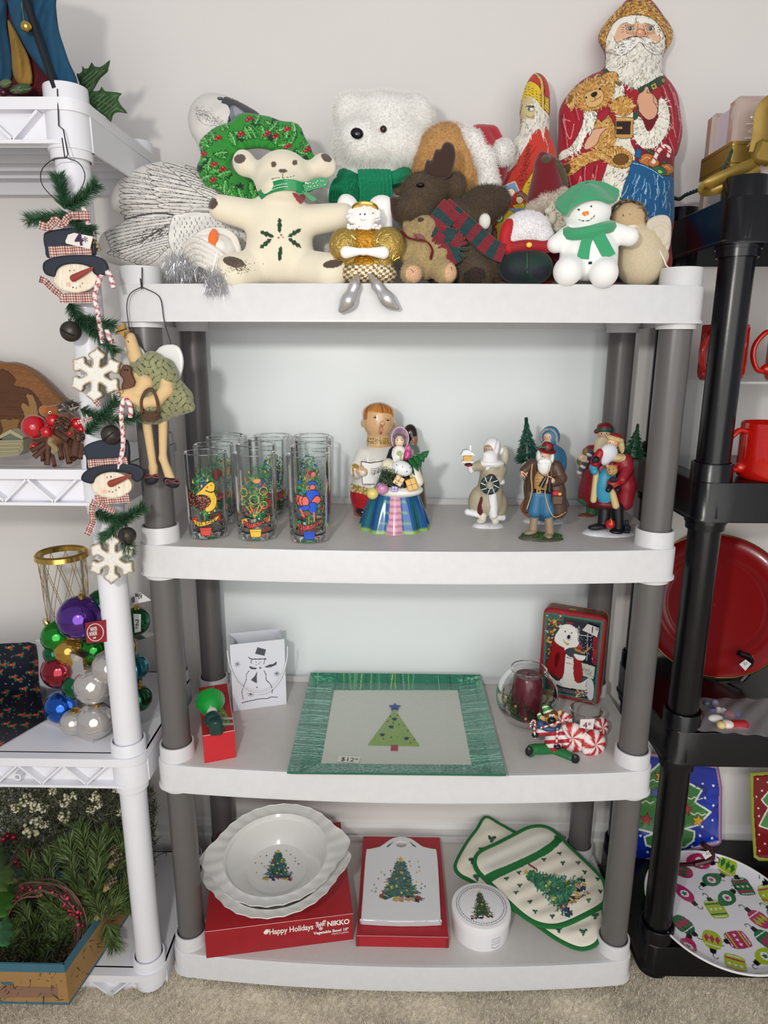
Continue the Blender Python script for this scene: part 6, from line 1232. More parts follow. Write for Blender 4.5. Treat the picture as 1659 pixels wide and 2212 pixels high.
def candle_bowl():
 t = thing('candle_bowl', 'round glass bowl with dark red pillar candle and greenery inside', 'candle holder', Z(1135,1568,.4905)); o = Z(1135,1560,.4905)
 k = S(o+[0,0,.06]); r = 66*k; hh = P(1138,1444, o[1])[2]-.4905; prof = [(0,.001),(r*.4,.001)]
 for a in np.linspace(-62,60,22): a = math.radians(a); prof.append((r*math.cos(a), hh*.5+hh*.54*math.sin(a)))
 prof += [(38*k, hh-.002),(38.5*k, hh),(37.6*k, hh),(37*k, hh-.003)]; g = G('ffffff'); g.lathe(prof, o, 48); build('glass_bowl', g, m_glass, t)
 g = G('fff'*2); a = np.linspace(0,6.283,41)[:-1]; g.tube(np.stack([o[0]+38*k*np.cos(a), o[1]+38*k*np.sin(a), np.full(40, o[2]+hh)],1),.0012,6, closed=True); build('rim', g, m_rim, t)
 g = G('4a1422'); g.lathe([(0,.006),(33*k, .006),(33.5*k, hh*.6),(31*k, hh*.84),(27*k, hh*.885),(0, hh*.87)], o, 32, col='5a1826'); cd = build('candle', g, mat('wax', rough=.3, coat=.3), t); g = G('2a2420'); g.tube([o+[0,0, hh*.87], o+[.001,0, hh*.93]],.0008,5); build('wick', g, m_matte, cd)
 g = G(); 
 for i in range(26):
  a = random.uniform(2.6,7.2); r0 = random.uniform(.40,.8)*r; b = o+np.array([r0*math.cos(a), r0*math.sin(a), random.uniform(.012,.03)]); e = b+np.array([random.gauss(0,.010), random.gauss(0,.006), random.uniform(.02,.045)]); p = spline([b, (b+e)/2+RNG.normal(size=3)*.003, e],8); n = len(p); bb = np.repeat(p, 7,0); g.blades(bb, bb+RNG.normal(size=bb.shape)*.0045+[0,0,.004],.0007, cols=lin(random.choice(('6a6a30', '3c5a30', '7c7434', '2c4a34')))*(1+RNG.normal(size=(len(bb),1))*.2).clip(.4,2))
 build('dried_greenery', g, m_plant, t, kind='stuff'); 
 for i in range(12): a = random.uniform(3,6.6); g = G(random.choice(('a01c30', 'c8a860'))); g.ell(o+np.array([r*.78*math.cos(a), r*.78*math.sin(a), random.uniform(.02,.07)]),.0028, n=8); build('berry', g, m_gloss, t)
candle_bowl()
def bear_tin():
 z = .4905; A = Z(1160,1497, z); B = Z(1293,1527, z); h = .203; u = np.array([.004,.006, h]); n = np.array([-(B-A)[1],(B-A)[0],0]); n /= np.linalg.norm(n); n = n if n[1] > 0 else -n; dp = .036
 t = thing('picture_tin', 'red rimmed hinged tin showing a polar bear in a Santa coat, leaning upright', 'tin', A)
 W = np.linalg.norm(B-A); ex = (B-A)/W; ez = u/np.linalg.norm(u)
 def rr(ins, y): 
  r = .016-ins*.6; out = []
  for cx, cz, a0 in ((W-ins-r, h-ins-r, 0),(ins+r, h-ins-r, 90),(ins+r, ins+r, 180),(W-ins-r, ins+r, 270)):
   for a in np.linspace(0,90,7): a = math.radians(a0+a); out.append(A+ex*(cx+r*math.cos(a))+ez*(cz+r*math.sin(a))+n*y)
  return np.array(out)
 def shell(ys, cols):
  g = G(); R = [rr(i, y) for i, y in ys]; g.grid(np.concatenate(R), len(R),28, np.repeat(np.array([lin(q) for q in cols]),28,0), cv=True); return g
 m_tin = mat('printed_tin', rough=.25, coat=.4); g = shell([(.003,0),(.0008,.0015),(0,.003),(0,.012),(.0012,.0125),(.0012,.015)],['8c2028']*3+['7c1c24']+['c8a878', '3a4a34']); i = np.arange(28); g.add(rr(.003,0),[i[::-1]], '8c2028'); g.add(rr(.0012,.015),[i], '8c2028'); lid = build('lid', g, m_tin, t)
 g = shell([(.0012,.0152),(.0006,.017),(.0006, dp-.003),(0, dp-.0025),(.001, dp)],['7c1c24', '4a5a34', '8c2028', 'c8a050', 'c8a050']); g.add(rr(.001, dp),[i], '7c1c24'); build('tin_body', g, m_tin, t)
 c = Cv(1150,1300,1330,1540,4, '1c2c2c'); f = lambda x, y: (1040+x*.2291,1280+y*.2291); c.mw = .7
 def PP(pts, col, sm=0, out=None): c.poly([f(*p) for p in pts], col, sm, out, .7)
 PP([(500,100),(1250,200),(1200,1120),(480,1000)], '9c2430')
 for i in range(26): x, y = random.uniform(540,1190), random.uniform(140,1080); c.poly([f(x+random.uniform(-40,40), y+random.uniform(-30,30)) for _ in range(4)], random.choice(('5c7040', 'b02c34', '8a2028')))
 PP([(600,185),(1150,268),(1075,1035),(575,930)], '3a7464'); PP([(622,205),(1125,285),(1055,1020),(598,905)], '20383a')
 PP([(622,210),(775,235),(770,275),(620,250)], '2c6a60'); PP([(625,260),(780,285),(740,420),(650,520),(600,700)], '3a4640')
 for i in range(120): x, y = random.uniform(615,760), random.uniform(215,660); c.ell(*f(x, y), random.uniform(1.2,3.6), random.uniform(1.2,3), random.choice(('b8862c', 'c8c0a8', 'a02c34', '3c6488', '20241c', 'd8b050', '405c3c')))
 PP([(790,255),(1110,300),(1090,700),(960,660),(900,520)], '161c30'); PP([(800,275),(865,285),(860,330),(800,320)], 'a02430')
 for i in range(6): c.line([f(810+i*11,280), f(806+i*11,330)],.8, '5c1018'); 
 PP([(1060,420),(1105,410),(1085,690),(1040,660)], 'a02430')
 for i in range(3): c.line([f(1070+i*11,420), f(1055+i*10,670)],.8, '4c0c14')
 for x in (920,1005): c.line([f(x, 320), f(x-12,640)],1, 'd0d4d0')
 c.line([f(880,390), f(1060,420)],1, 'd0d4d0')
 for i in range(80): c.ell(*f(random.uniform(880,1050), random.uniform(330,640)),.6,.6, 'e8ecf0')
 PP([(940,660),(1070,700),(1055,820),(950,780)], 'c8c8bc', 0); PP([(950,790),(1060,830),(1055,1015),(960,870)], '2c6a60')
 for i in range(20): c.line([f(945+i*5,680+i*3+random.uniform(0,70)), f(960+i*5,690+i*3+random.uniform(0,60))],.8, '7c8484')
 PP([(620,740),(700,830),(760,800),(800,600),(870,590),(900,820),(960,840),(1030,800),(1040,900),(1000,920),(860,905),(700,860)], 'e6e4de', 3); PP([(780,570),(880,590),(890,860),(790,850)], 'e8e6e0')
 PP([(680,420),(760,450),(800,540),(790,600),(760,810),(640,750),(605,700),(650,560)], '8f1c20', 3, '3a0c10'); PP([(900,490),(960,520),(930,560),(940,640),(955,830),(880,830),(870,640)], '9c2024', 3, '3a0c10'); PP([(690,620),(720,560),(740,600),(700,720)], '5c1014', 3)
 for y0, y1 in ((610,660),(665,700)): c.line([f(800,y0), f(850,y0+12), f(880,y0+8)],1.1, '402020')
 PP([(730,350),(760,310),(830,300),(900,345),(910,400),(905,440),(920,480),(880,520),(780,520),(700,470),(690,420)], 'eceae4', 4, '7c7c74'); PP([(728,320),(745,302),(762,318),(748,340)], 'dcd8d0', 3); PP([(885,345),(905,340),(910,362),(895,375)], 'dcd8d0', 3)
 c.ell(*f(790,368),2,1.8, '17171a'); c.ell(*f(852,382),2,1.8, '17171a'); c.ell(*f(823,418),4.2,4.6, '101012'); c.line([f(800,436), f(825,448), f(848,440)],.8, '4c4c4c', 3); PP([(770,440),(800,470),(830,480),(810,500),(780,470)], 'c8a868', 3)
 PP([(780,510),(830,500),(850,530),(800,560)], 'f0eee8', 3); PP([(790,540),(870,520),(960,570),(900,610),(820,600)], '3c444c', 3); PP([(870,515),(960,560),(1035,500),(1010,545),(965,580),(880,545)], 'b8904c', 0, '4a3418'); PP([(870,580),(930,590),(985,600),(960,640),(900,630)], 'f0eee8', 3, '8c8c84')
 PP([(690,880),(930,920),(950,970),(860,970),(700,930)], '14141c')
 for i in range(16): c.line([f(700+i*14,890+i*3), f(706+i*14,925+i*3)],1.2, '8c8c94')
 PP([(990,850),(1030,810),(1060,880),(1050,1000),(1010,1010),(990,940)], 'd8d4d8', 3, '4c4c5c')
 for i in range(50): c.ell(*f(random.uniform(890,1000), random.uniform(920,985)),2,1.4, random.choice(('b02c34', 'd8a838', '3c64a8', 'e0dcd0')))
 g = G(); F0 = rr(.003,-.0004); 
 nu, nv = 110,160; U, Vv = np.meshgrid(np.linspace(.003, W-.003, nu), np.linspace(.003, h-.003, nv), indexing='ij'); pos = A+ex*U[..., None]+ez*Vv[..., None]-n*.0006; r = .0142
 dx = np.maximum(np.maximum(.003+r-U, U-(W-.003-r)),0); dz = np.maximum(np.maximum(.003+r-Vv, Vv-(h-.003-r)),0); ok = np.hypot(dx, dz) <= r+.0004; cell = ok[:-1, :-1] & ok[1:, :-1] & ok[1:, 1:] & ok[:-1,1:]; ids = np.arange(nu*nv).reshape(nu, nv); q = np.stack([ids[:-1, :-1][cell], ids[1:, :-1][cell], ids[1:, 1:][cell], ids[:-1,1:][cell]],-1); V = pos.reshape(-1,3); use = np.unique(q); mp = np.zeros(len(V), int); mp[use] = np.arange(len(use)); V = V[use]; g.add(V, [mp[q]], c.at(*projpx(V))); build('picture', g, m_tin, lid)
 Yp = lambda x, y: (lambda d: CPOS+d*((A-n*.0010-CPOS)@n)/(d@n))(ray(x, y))
 g = G('dcd8d4'); g.prism([Yp(*f(*p)) for p in ((1000,296),(1112,335),(1090,420),(950,355))], n*.0003); s_ = build('price_sticker', g, m_card, lid, smooth=False)
 o = Yp(*f(1020,375)); text('1*', .021, o-n*.0008, ex, ez, m_ink, s_, col='1a1418')
 g = G('e8e0d8'); p = A+ex*W*.46+ez*h*1.001+n*.010; g.box(p, (.016,.006,.002), R=rz(math.degrees(math.atan2(ex[1], ex[0]))), b=.0006); build('hinge_tab', g, m_gold, t)
bear_tin()
def candy_votive():
 F = Px(.045); t = thing('reindeer_votive', 'resin reindeer in striped shirt seated beside peppermint candies and a glass votive cup', 'candle holder', Z(1235,1628,.4905))
 # glass cup
 o = Z(1262,1588,.4905); o[2] = .502; k = S(o+[0,0,.03]); hh = P(1262,1532, o[1])[2]-o[2]; g = G('ffffff'); g.lathe([(0,0),(22*k, 0),(27*k, .004),(31*k, hh*.5),(34*k, hh),(32.5*k, hh),(29.5*k, hh*.5),(25*k, .008),(0,.006)], o, 36); build('glass_cup', g, m_glass, t)
 g = G('fff'*2); a = np.linspace(0,6.283,37)[:-1]; g.tube(np.stack([o[0]+33.4*k*np.cos(a), o[1]+33.4*k*np.sin(a), np.full(36, o[2]+hh)],1),.0011,6, closed=True); build('cup_rim', g, m_rim, t)
 g = G('e0d0d0'); q = [F.p(*p, -30) for p in ((1254,1554),(1285,1553),(1281,1576),(1252,1572))]; g.prism(q, (0,.0005,0)); s_ = build('price_sticker', g, m_card, t, smooth=False); text('4*', .017, F.p(1259,1573,-31.5),(1,0,0),(0,.1,1), m_ink, s_, col='2a0c3c')
 def candy(x, y, d, r, turn, tiltz):
  g = G(); p = F.p(x, y, d); R_ = r*S(p); n = 64; th = np.linspace(0,2*math.pi, n+1)[:-1]; prof = [(.02,0,1),(.3,.10,1),(.6,.10,1),(.85,.02,1),(1,-.16,1),(1,-.36,1),(.8,-.5,0),(.02,-.55,0)]; V, C = [],[]
  for q, z_, _ in prof: V.append(np.stack([R_*q*np.cos(th), R_*q*np.sin(th), np.full(n, R_*(z_-.05)+.0)],1)); s_ = np.sin(6*(th+q*.55)) > .0; C.append(np.where(s_[:, None], lin('b8242e'), lin('ece0dc')))
  R = rz(tiltz)@rx(90+turn); g.grid(np.concatenate(V)@R.T+p, len(prof), n, np.concatenate(C), cv=True); build('peppermint_candy', g, m_resin, t)
 candy(1237,1596,-22,32,-14,-10); candy(1288,1610,-26,31,-12,24); candy(1302,1572,14,21,-14,30); candy(1216,1558,12,19,-10,-30)
 GR, SK = '22703c', 'c89458'; c = Cv(1130,1530,1260,1660,4, None); R_ = 'b02432'
 build('green_legs', sdf([F.c((1192,1618,-20),(1155,1618,-36),12,GR,11), F.c((1196,1620,-20),(1232,1636,-44),12,GR,11), F.e(1194,1616,-16,(20,10,16),GR), F.e(1146,1622,-40,(9,14,12),GR), F.e(1241,1640,-48,(11,12,12),GR)],.0010,.003), m_resin, t)
 g = G('17171c'); 
 for x, y, d in ((1143,1623,-52),(1243,1640,-60)): g.ell(F.p(x, y, d),(.0075,.004,.0105), n=16)
 build('black_soles', g, m_gloss, t, kind='stuff')
 def strp(V, C):
  X, Y = projpx(V); s_ = ((Y+(X-1196)*.06)/8.5).astype(int) % 2; return np.where((s_ == 0)[:, None], lin(R_), lin('e8e4e0'))
 build('striped_shirt', sdf([F.c((1197,1578,-20),(1195,1604,-20),16,R_,19), F.c((1186,1576,-24),(1166,1582,-34),8,R_,8), F.c((1208,1580,-24),(1222,1602,-36),8,R_,8)],.0009,.002, strp), m_resin, t)
 build('blue_collar', sdf([F.e(1188,1570,-28,(23,9,15),'2c4c78'), F.e(1168,1564,-26,(9,8,7),'2c4c78',30)],.0009,.002), m_resin, t)
 c = Cv(1160,1520,1220,1580,6, None); 
 for x in (1189,1195): c.ell(x, 1546,2.6,3.2, 'ece8e0'); c.ell(x+.4,1547.5,1.2,1.4, '161414')
 build('head', sdf([F.e(1191,1550,-26,(14,16,12),SK), F.e(1190,1543,-24,(15,10,12),'6e4226'), F.e(1194,1562,-34,(10,8,10),SK), F.e(1172,1551,-22,(10,5,4),'d8b080',35), F.e(1207,1541,-20,(9,5,4),'d8b080',-50)],.0007,.0015, c.decal()), m_resin, t)
 g = G('0f0f12'); g.ell(F.p(1192,1557,-46),(.0085,.006,.0070), n=18); build('nose', g, m_gloss, t)
 def hs(V, C): X, Y = projpx(V); s_ = ((Y+(X-1180)*.3)/4).astype(int) % 3; return np.where((s_ == 0)[:, None], lin('d8e0d0'), lin('3c8a3a'))
 build('striped_hat', sdf([F.c((1186,1541,-20),(1178,1528,-20),13,'3c8a3a',7), F.e(1165,1546,-20,(5,8,5),'3c8a3a')],.0008,.001, hs), m_resin, t)
 def cane(pts, r=2): 
  g = G(); q = spline([F.p(*p) for p in pts],8); k = S(q[0]); n = len(q); g.tube(q, r*k, 8, col=np.repeat(np.array([lin('c02434') if (i//2) % 2 else lin('eceaea') for i in range(n)]),8,0)); build('candy_cane', g, m_resin, t)
 cane([(1156,1594,-48),(1154,1574,-50),(1156,1560,-50),(1152,1556,-50),(1147,1562,-50),(1146,1571,-50)]); cane([(1168,1572,-52),(1190,1566,-54),(1214,1556,-50),(1220,1553,-48)],1.8); cane([(1202,1610,-44),(1203,1590,-46),(1204,1574,-46)],2.2)
 g = G('17171c'); 
 for x, y, d in ((1156,1588,-46),(1204,1613,-44)): g.ell(F.p(x, y, d),(.007,.0055,.005), n=12)
 build('gloves', g, m_gloss, t, kind='stuff')
candy_votive()
# ================================================================ bottom shelf
m_red = mat('red_cardboard', rough=.45, noise=(40,.08))
def xmas_tree(c, x, y, w, h, cols, n=520, sk=0., dots=True, rot=0):
 """engraved looking fir: y is the foot"""
 ca_, sa = math.cos(math.radians(rot)), math.sin(math.radians(rot)); T = lambda u, v: (x+u*ca_-v*sa, y+u*sa+v*ca_)
 c.line([T(0,0), T(0,-h*.25)], w*.05, '5c4028'); c.poly([T(-w*.22,-h*.12), T(-w*.12,-h*.5), T(0,-h*.95), T(w*.12,-h*.5), T(w*.22,-h*.12)], cols[2])
 for i in range(n):
  s_ = random.random()**.8; yy = -h*(.10+.88*(1-s_)); L = int(s_*6); ww = w*.5*(s_*.92+.05)*(.72+.28*((s_*6) % 1)); u = random.triangular(-1,1,0)*ww; a = math.copysign(1, u)*random.uniform(.1,.6)+math.pi/2*0; l = w*.055*random.uniform(.6,1.4)
  p = T(u, yy+abs(u)*.22); dx, dy = math.copysign(l, u), l*.45*random.choice((1,-.4)); c.line([p, (p[0]+dx*ca_-dy*sa, p[1]+dx*sa+dy*ca_)], max(1., w*.018), random.choice(cols))
 if dots:
  for i in range(20):
   s_ = random.uniform(.2,1); u = random.uniform(-.42,.42)*w*s_; p = T(u, -h*(.12+.82*(1-s_))); c.ell(*p, w*.018+.4, w*.018+.4, random.choice(('c8a838', 'a82c34', '2c4c98', 'd8c878')))
 for i in range(16):
  u = random.uniform(-.38,.38)*w; p = T(u, -h*random.uniform(-.06,.07)); c.poly([(p[0]-w*.05, p[1]),(p[0]-w*.03, p[1]-w*.06),(p[0]+w*.05, p[1]-w*.04),(p[0]+w*.05, p[1]+w*.03)], random.choice(('2c3c70', 'c8a848', '8c3c30', '2c4a38', 'b89878', '20222c')))
 c.star(*T(0,-h*1.02), w*.06+1, 'c8a838', 5,.45,-90+rot)
GT = ('2c5a50', '3a6c5e', '1f4640', '4c7c6c')
def carton1():
 z = .0665; A = Z(446,2070, z); B = Z(763,2029, z); h = .0635; ex = (B-A)/np.linalg.norm(B-A); n = np.array([-ex[1], ex[0],0]); dp = .272; C, D = B+n*dp, A+n*dp; u = np.array([0,0, h])
 t = thing('bowl_carton', 'large red gift carton with white Happy Holidays lettering under the stacked bowls', 'box', A, None)
 g = G('a82028'); boxq(g, A, B, C, D, h-.001, '9c1c26'); build('carton_base', g, m_red, t, smooth=False)
 g = G('a82028'); e = .0006; g.add([A+u-[0,0,.001]-ex*e-n*e, B+u-[0,0,.001]+ex*e-n*e, C+u-[0,0,.001], D+u-[0,0,.001], A+u, B+u, C+u, D+u],[[4,5,6,7],[0,1,5,4],[1,2,6,5],[3,0,4,7]], 'a8242c'); l = build('lid', g, m_red, t, smooth=False)
 g = G('e8c8c4'); g.tube([A+u-n*e, B+u-n*e],.0004,4); build('worn_edge', g, m_card, t)
 L = lambda x, y: (lambda d: CPOS+d*((A-n*.0012-CPOS)@n)/(d@n))(ray(x, y)); ez = np.array([0,0,1.])
 wd = lambda a, b: float(np.linalg.norm(L(*b)-L(*a)))
 text('Happy Holidays', .0185, L(582,2019), ex, ez, m_ink, l, col='ece4dc', fat=.0004, fit=wd((582,2019),(677,2006))); text('NIKKO', .0165, L(707,2001), ex, ez, m_ink, l, col='ece4dc', fat=.0006, fit=wd((707,2001),(755,1994))); text('Vegetable Bowl 10"', .0095, L(677,2019), ex, ez, m_ink, l, col='ece4dc', fat=.0003, fit=wd((677,2019),(753,2008))); text('MADE IN JAPAN', .0058, L(717,2019.5), ex, ez, m_ink, l, col='ece4dc', fit=wd((717,2019),(753,2014)))
 g = G('ece4dc')
 for x, y, r in ((688,1999,6),(697,1996,6),(693,2006,4),(685,1994,3),(701,1990,3)):
  for a in range(4): a = a*math.pi/4; k = .00105; p = L(x, y); d = ex*math.cos(a)+ez*math.sin(a); s_ = np.cross(d, n)*.0007; g.add([p-d*r*k-s_, p+d*r*k-s_, p+d*r*k+s_, p-d*r*k+s_],[[0,1,2,3]])
 g.add([L(*p) for p in ((569,2014),(574,2008),(580,2007),(581,2013),(577,2018),(571,2018))],[[5,4,3,2,1,0]]); build('snow_emblem', g, m_ink, l, smooth=False)
 return A, ex, n, h
c1 = carton1()
def bowl(zr, cx, cy, tilt, label, name, printed):
 base = Z(cx, cy, zr); t = thing('serving_bowl', label, 'bowl', [base[0], base[1], zr-.055], 'white fluted serving bowls')
 n = 220; th = np.linspace(0,2*math.pi, n+1)[:-1]; ha = (np.abs(np.cos(th))**26)*.022; fl = .0022*np.abs(np.sin(th*13)); R = rz(9)@rx(tilt)@ry(-2); V, C = [],[]
 rim = .1325+ha-fl; inn = .103; prof = []
 prof.append((rim, 0.0015)); prof.append((rim, 0)); prof.append((rim-.012,-.003-.0008*np.sin(th*26+1.5))); prof.append((.112+ha*.3,-.0045-.0008*np.sin(th*26+3))); prof.append((inn+.004+0*th, -.004+0*th)); prof.append((inn+0*th, -.008+0*th))
 for s_ in np.linspace(0,1,26)[1:]: prof.append((inn*math.cos(s_*1.45)+.0*th, -.008-.043*math.sin(s_*1.571)**.9+0*th))
 prof.append((.002+0*th, -.051+0*th)); out = [(.002+0*th, -.0545+0*th),(.052+0*th, -.0545+0*th),(.054+0*th, -.050+0*th),(.085+0*th, -.030+0*th),(.106+0*th, -.0125+0*th),(.120+ha*.4,-.0085+0*th),(rim-.001,-.0022+0*th),(rim, 0.0015)]
 for r, z_ in prof+out: V.append(np.stack([r*np.cos(th), r*np.sin(th), np.broadcast_to(z_, (n,))],1))
 V = np.concatenate(V)@R.T+base; g = G('e6e5e2'); col = lin('e6e5e2')[None].repeat(len(V),0); g.grid(V, len(prof)+len(out), n, col, cv=True); build('bowl_body', g, m_cer, t)
 if printed:
  c = Cv(540,1820,660,1925,6, None); c.mw = .6; xmas_tree(c, 601,1898,84,58, GT, 620)
  for x, y in ((563,1850),(576,1848),(552,1864),(565,1865),(571,1872),(619,1838),(628,1846),(638,1854),(638,1861),(645,1866),(554,1885),(583,1862)): c.star(x, y, 3, random.choice(('8c8868', 'c8a838', '4c5458')))
  # the tree is printed on the well: follow the inner surface
  X, Y = np.meshgrid(np.linspace(540,660,230), np.linspace(1822,1922,230), indexing='ij'); d = CF[None]+((X.ravel()-829.5)/FPX)[:, None]*CR-((Y.ravel()-1106)/FPX)[:, None]*CU
  tt = (zr-.045-CPOS[2])/d[:, 2]
  for _ in range(30):
   p = CPOS+d*tt[:, None]; q = (p-base)@R; r = np.hypot(q[:, 0], q[:, 1]); ss = np.arccos(np.clip(r/inn, 0,1))/1.45; zz = -.008-.043*np.sin(np.clip(ss, 0,1)*1.571)**.9; tt = tt+(q[:, 2]-zz-.0008)*.6/(-(d@R)[:, 2])
  V = CPOS+d*tt[:, None]; i = ((Y.ravel()-1820)*6+.5).astype(int).clip(0, c.h-1); j = ((X.ravel()-540)*6+.5).astype(int).clip(0, c.w-1); m = c.m[i, j].reshape(X.shape); col = c.a[i, j].astype(float); cell = m[:-1, :-1] & m[1:, :-1] & m[1:, 1:] & m[:-1,1:]; ids = np.arange(m.size).reshape(m.shape); qd = np.stack([ids[:-1, :-1][cell], ids[:-1,1:][cell], ids[1:, 1:][cell], ids[1:, :-1][cell]],-1); use = np.unique(qd); mp = np.zeros(m.size, int); mp[use] = np.arange(len(use)); g = G(); g.add(V[use],[mp[qd]], col[use]); build('tree_print', g, m_ink, t)
bowl(.198,598,1870,0, 'white fluted serving bowl, lower of the two stacked on the red carton', 'b', False)
bowl(.226,596,1838,5, 'white fluted serving bowl printed with a decorated tree, on top of the stack', 'a', True)
def trivet():
 z = .0665; A = Z(770,2047, z); B = Z(968,2045, z); A[1] = B[1] = (A[1]+B[1])/2; h = .026; D = Z(779,1809, z+h*.9); C = Z(943,1806, z+h*.9); D[2] = C[2] = z; D[1] = C[1] = .272; C[0] = B[0]; D[0] = A[0]
 t = thing('open_gift_carton', 'shallow red gift carton lying open under the white tree cutting board', 'box', A); g = G('a0202a'); th = .004
 boxq(g, A, B, C, D, h, 'a8202c'); build('carton', g, m_red, t, smooth=False); g = G('e0b8b4'); g.tube([A+[0,0, h], B+[0,0, h]],.0004,4); build('worn_edge', g, m_card, t)
 for a in (A, B): g = G('8c1a24'); g.box(a+[.002 if a is A else -.002,.003, h/2-.0005],(.006,.008, h-.001), b=.001); build('corner_flap', g, m_red, t)
 zb = z+h+.0135; o = [(780,1982),(783,1940),(787,1880),(791,1838),(797,1834),(820,1829),(836,1818),(848,1811),(867,1807.5),(886,1811),(898,1818),(914,1829),(937,1834),(943,1838),(947,1880),(950,1940),(952,1984),(948,1990),(866,1992),(784,1988)]
 t = thing('cutting_board', 'white ceramic board with round hanging hole and printed Christmas tree in red carton', 'board', Z(866,1990, z+h+.001))
 c = Cv(770,1800,960,2000,5, 'e3e4e6'); c.mw = .7; xmas_tree(c, 865,1944,112,84, GT, 1100)
 for i in range(22): a = random.choice((-1,1)); y = random.uniform(1860,1935); c.star(866+a*random.uniform(30,64)*(.5+(y-1850)/150), y, 3, random.choice(('8c8868', 'c8a838', '4c5458')))
 for s_ in (-1,1):
  for i in range(8): c.ell(867+s_*(20+i*1.5),1822+i*1.2,2,.9, '3c4844', 50*s_+i*20)
 c.line([(779,1984),(784,1989),(866,1993),(948,1991),(953,1985)],1, '6c7468')
 hole = [(867+10.5*math.cos(a),1824.5+5.4*math.sin(a)) for a in np.linspace(0,6.283,18)[:-1]]
 def top(x, y, off): v = PLN(x, y, zb, 0,0); v[:, 2] += off; return v
 g = sheet(spline(o, 2, True),1.1, top, c, None, .0015,3, holes=[hole]); oo = spline(o, 2, True); V0 = PLN(oo[:, 0], oo[:, 1], zb, 0,0); cen = V0.mean(0); V1 = cen+(V0-cen)*.985-[0,0,.0125]; g.grid(np.concatenate([V0, V1]),2, len(oo), 'cfd3d8', cv=True); g.f[-1] = g.f[-1][:, ::-1]; g.add(V1,[np.arange(len(oo))], 'cfd3d8')
 hh = np.array(hole); H0 = PLN(hh[:, 0], hh[:, 1], zb, 0,0); g.grid(np.concatenate([H0, H0-[0,0,.0121]]),2, len(hh), 'dcdcdc', cv=True); g.add(H0-[0,0,.0120],[np.arange(len(hh))], 'a8202c'); build('board_body', g, m_cer, t)
trivet()
def coaster_box():
 z = .0665; o = (Z(1037,2060, z)+0); k = S(o); r = 66*k; o[1] += r; o[0] = P(1037.5,2000, o[1])[0]; h = .058
 t = thing('round_box', 'round white lidded box with printed tree on top and vent slots in front', 'box', o)
 g = G('eceaec'); g.lathe([(0,0),(r*.94,0),(r*.97,.004),(r*.975, h-.016),(0, h-.016)], o, 56); build('box_body', g, m_gloss, t)
 g = G('eeecee'); zt = h; g.lathe([(r*.975, h-.0175),(r*1.0, h-.016),(r*1.0, h-.004),(r*.985, h-.001),(r*.95, h),(0, h)], o, 56, col='eeecee'); ld = build('lid', g, m_gloss, t)
 c = Cv(-60,-60,60,60,5, None); c.mw = .5
 for rr_, w_ in ((52,1.3),(48.5,.0)): 
  a = np.linspace(0,6.2832,60); 
  if w_: c.line(np.stack([rr_*np.cos(a), rr_*np.sin(a)],1), w_, '2c3634')
 for i in range(56): a = i/56*6.283; c.ell(47*math.cos(a),47*math.sin(a),2.4,1.1, '3c4640', math.degrees(a)+90+35*(-1)**i)
 xmas_tree(c, 0,33,62,66,('2c4a34', '3c5c40', '1c3a28', '55703c'),900); 
 n = 240; U, V = np.meshgrid(np.linspace(-58,58, n), np.linspace(-58,58, n), indexing='ij'); i = ((V+60)*5).astype(int); j = ((U+60)*5).astype(int); m = c.m[i, j]; cell = m[:-1, :-1] & m[1:, :-1] & m[1:, 1:] & m[:-1,1:]; ids = np.arange(n*n).reshape(n, n); q = np.stack([ids[:-1, :-1][cell], ids[:-1,1:][cell], ids[1:, 1:][cell], ids[1:, :-1][cell]],-1); use = np.unique(q); mp = np.zeros(n*n, int); mp[use] = np.arange(len(use)); s_ = r/62; Vp = np.stack([o[0]+U.ravel()*s_, o[1]-V.ravel()*s_, np.full(n*n, o[2]+h+.0004)],1); g = G(); g.add(Vp[use],[mp[q]], c.a[i, j].reshape(-1,3)[use].astype(float)); build('lid_print', g, m_ink, ld)
 for kx in range(4):
  g = G('b8b8bc'); ang = np.linspace(math.radians(14), math.radians(34),8); y = .012+kx*.006; rr_ = r*.982; g.tube(np.stack([o[0]+rr_*np.sin(ang), o[1]-rr_*np.cos(ang), o[2]+y-.004*np.sin((ang-ang[0])/(ang[-1]-ang[0])*math.pi)*(kx == 0)],1),.0007,5); build('vent_slot', g, m_matte, t)
coaster_box()
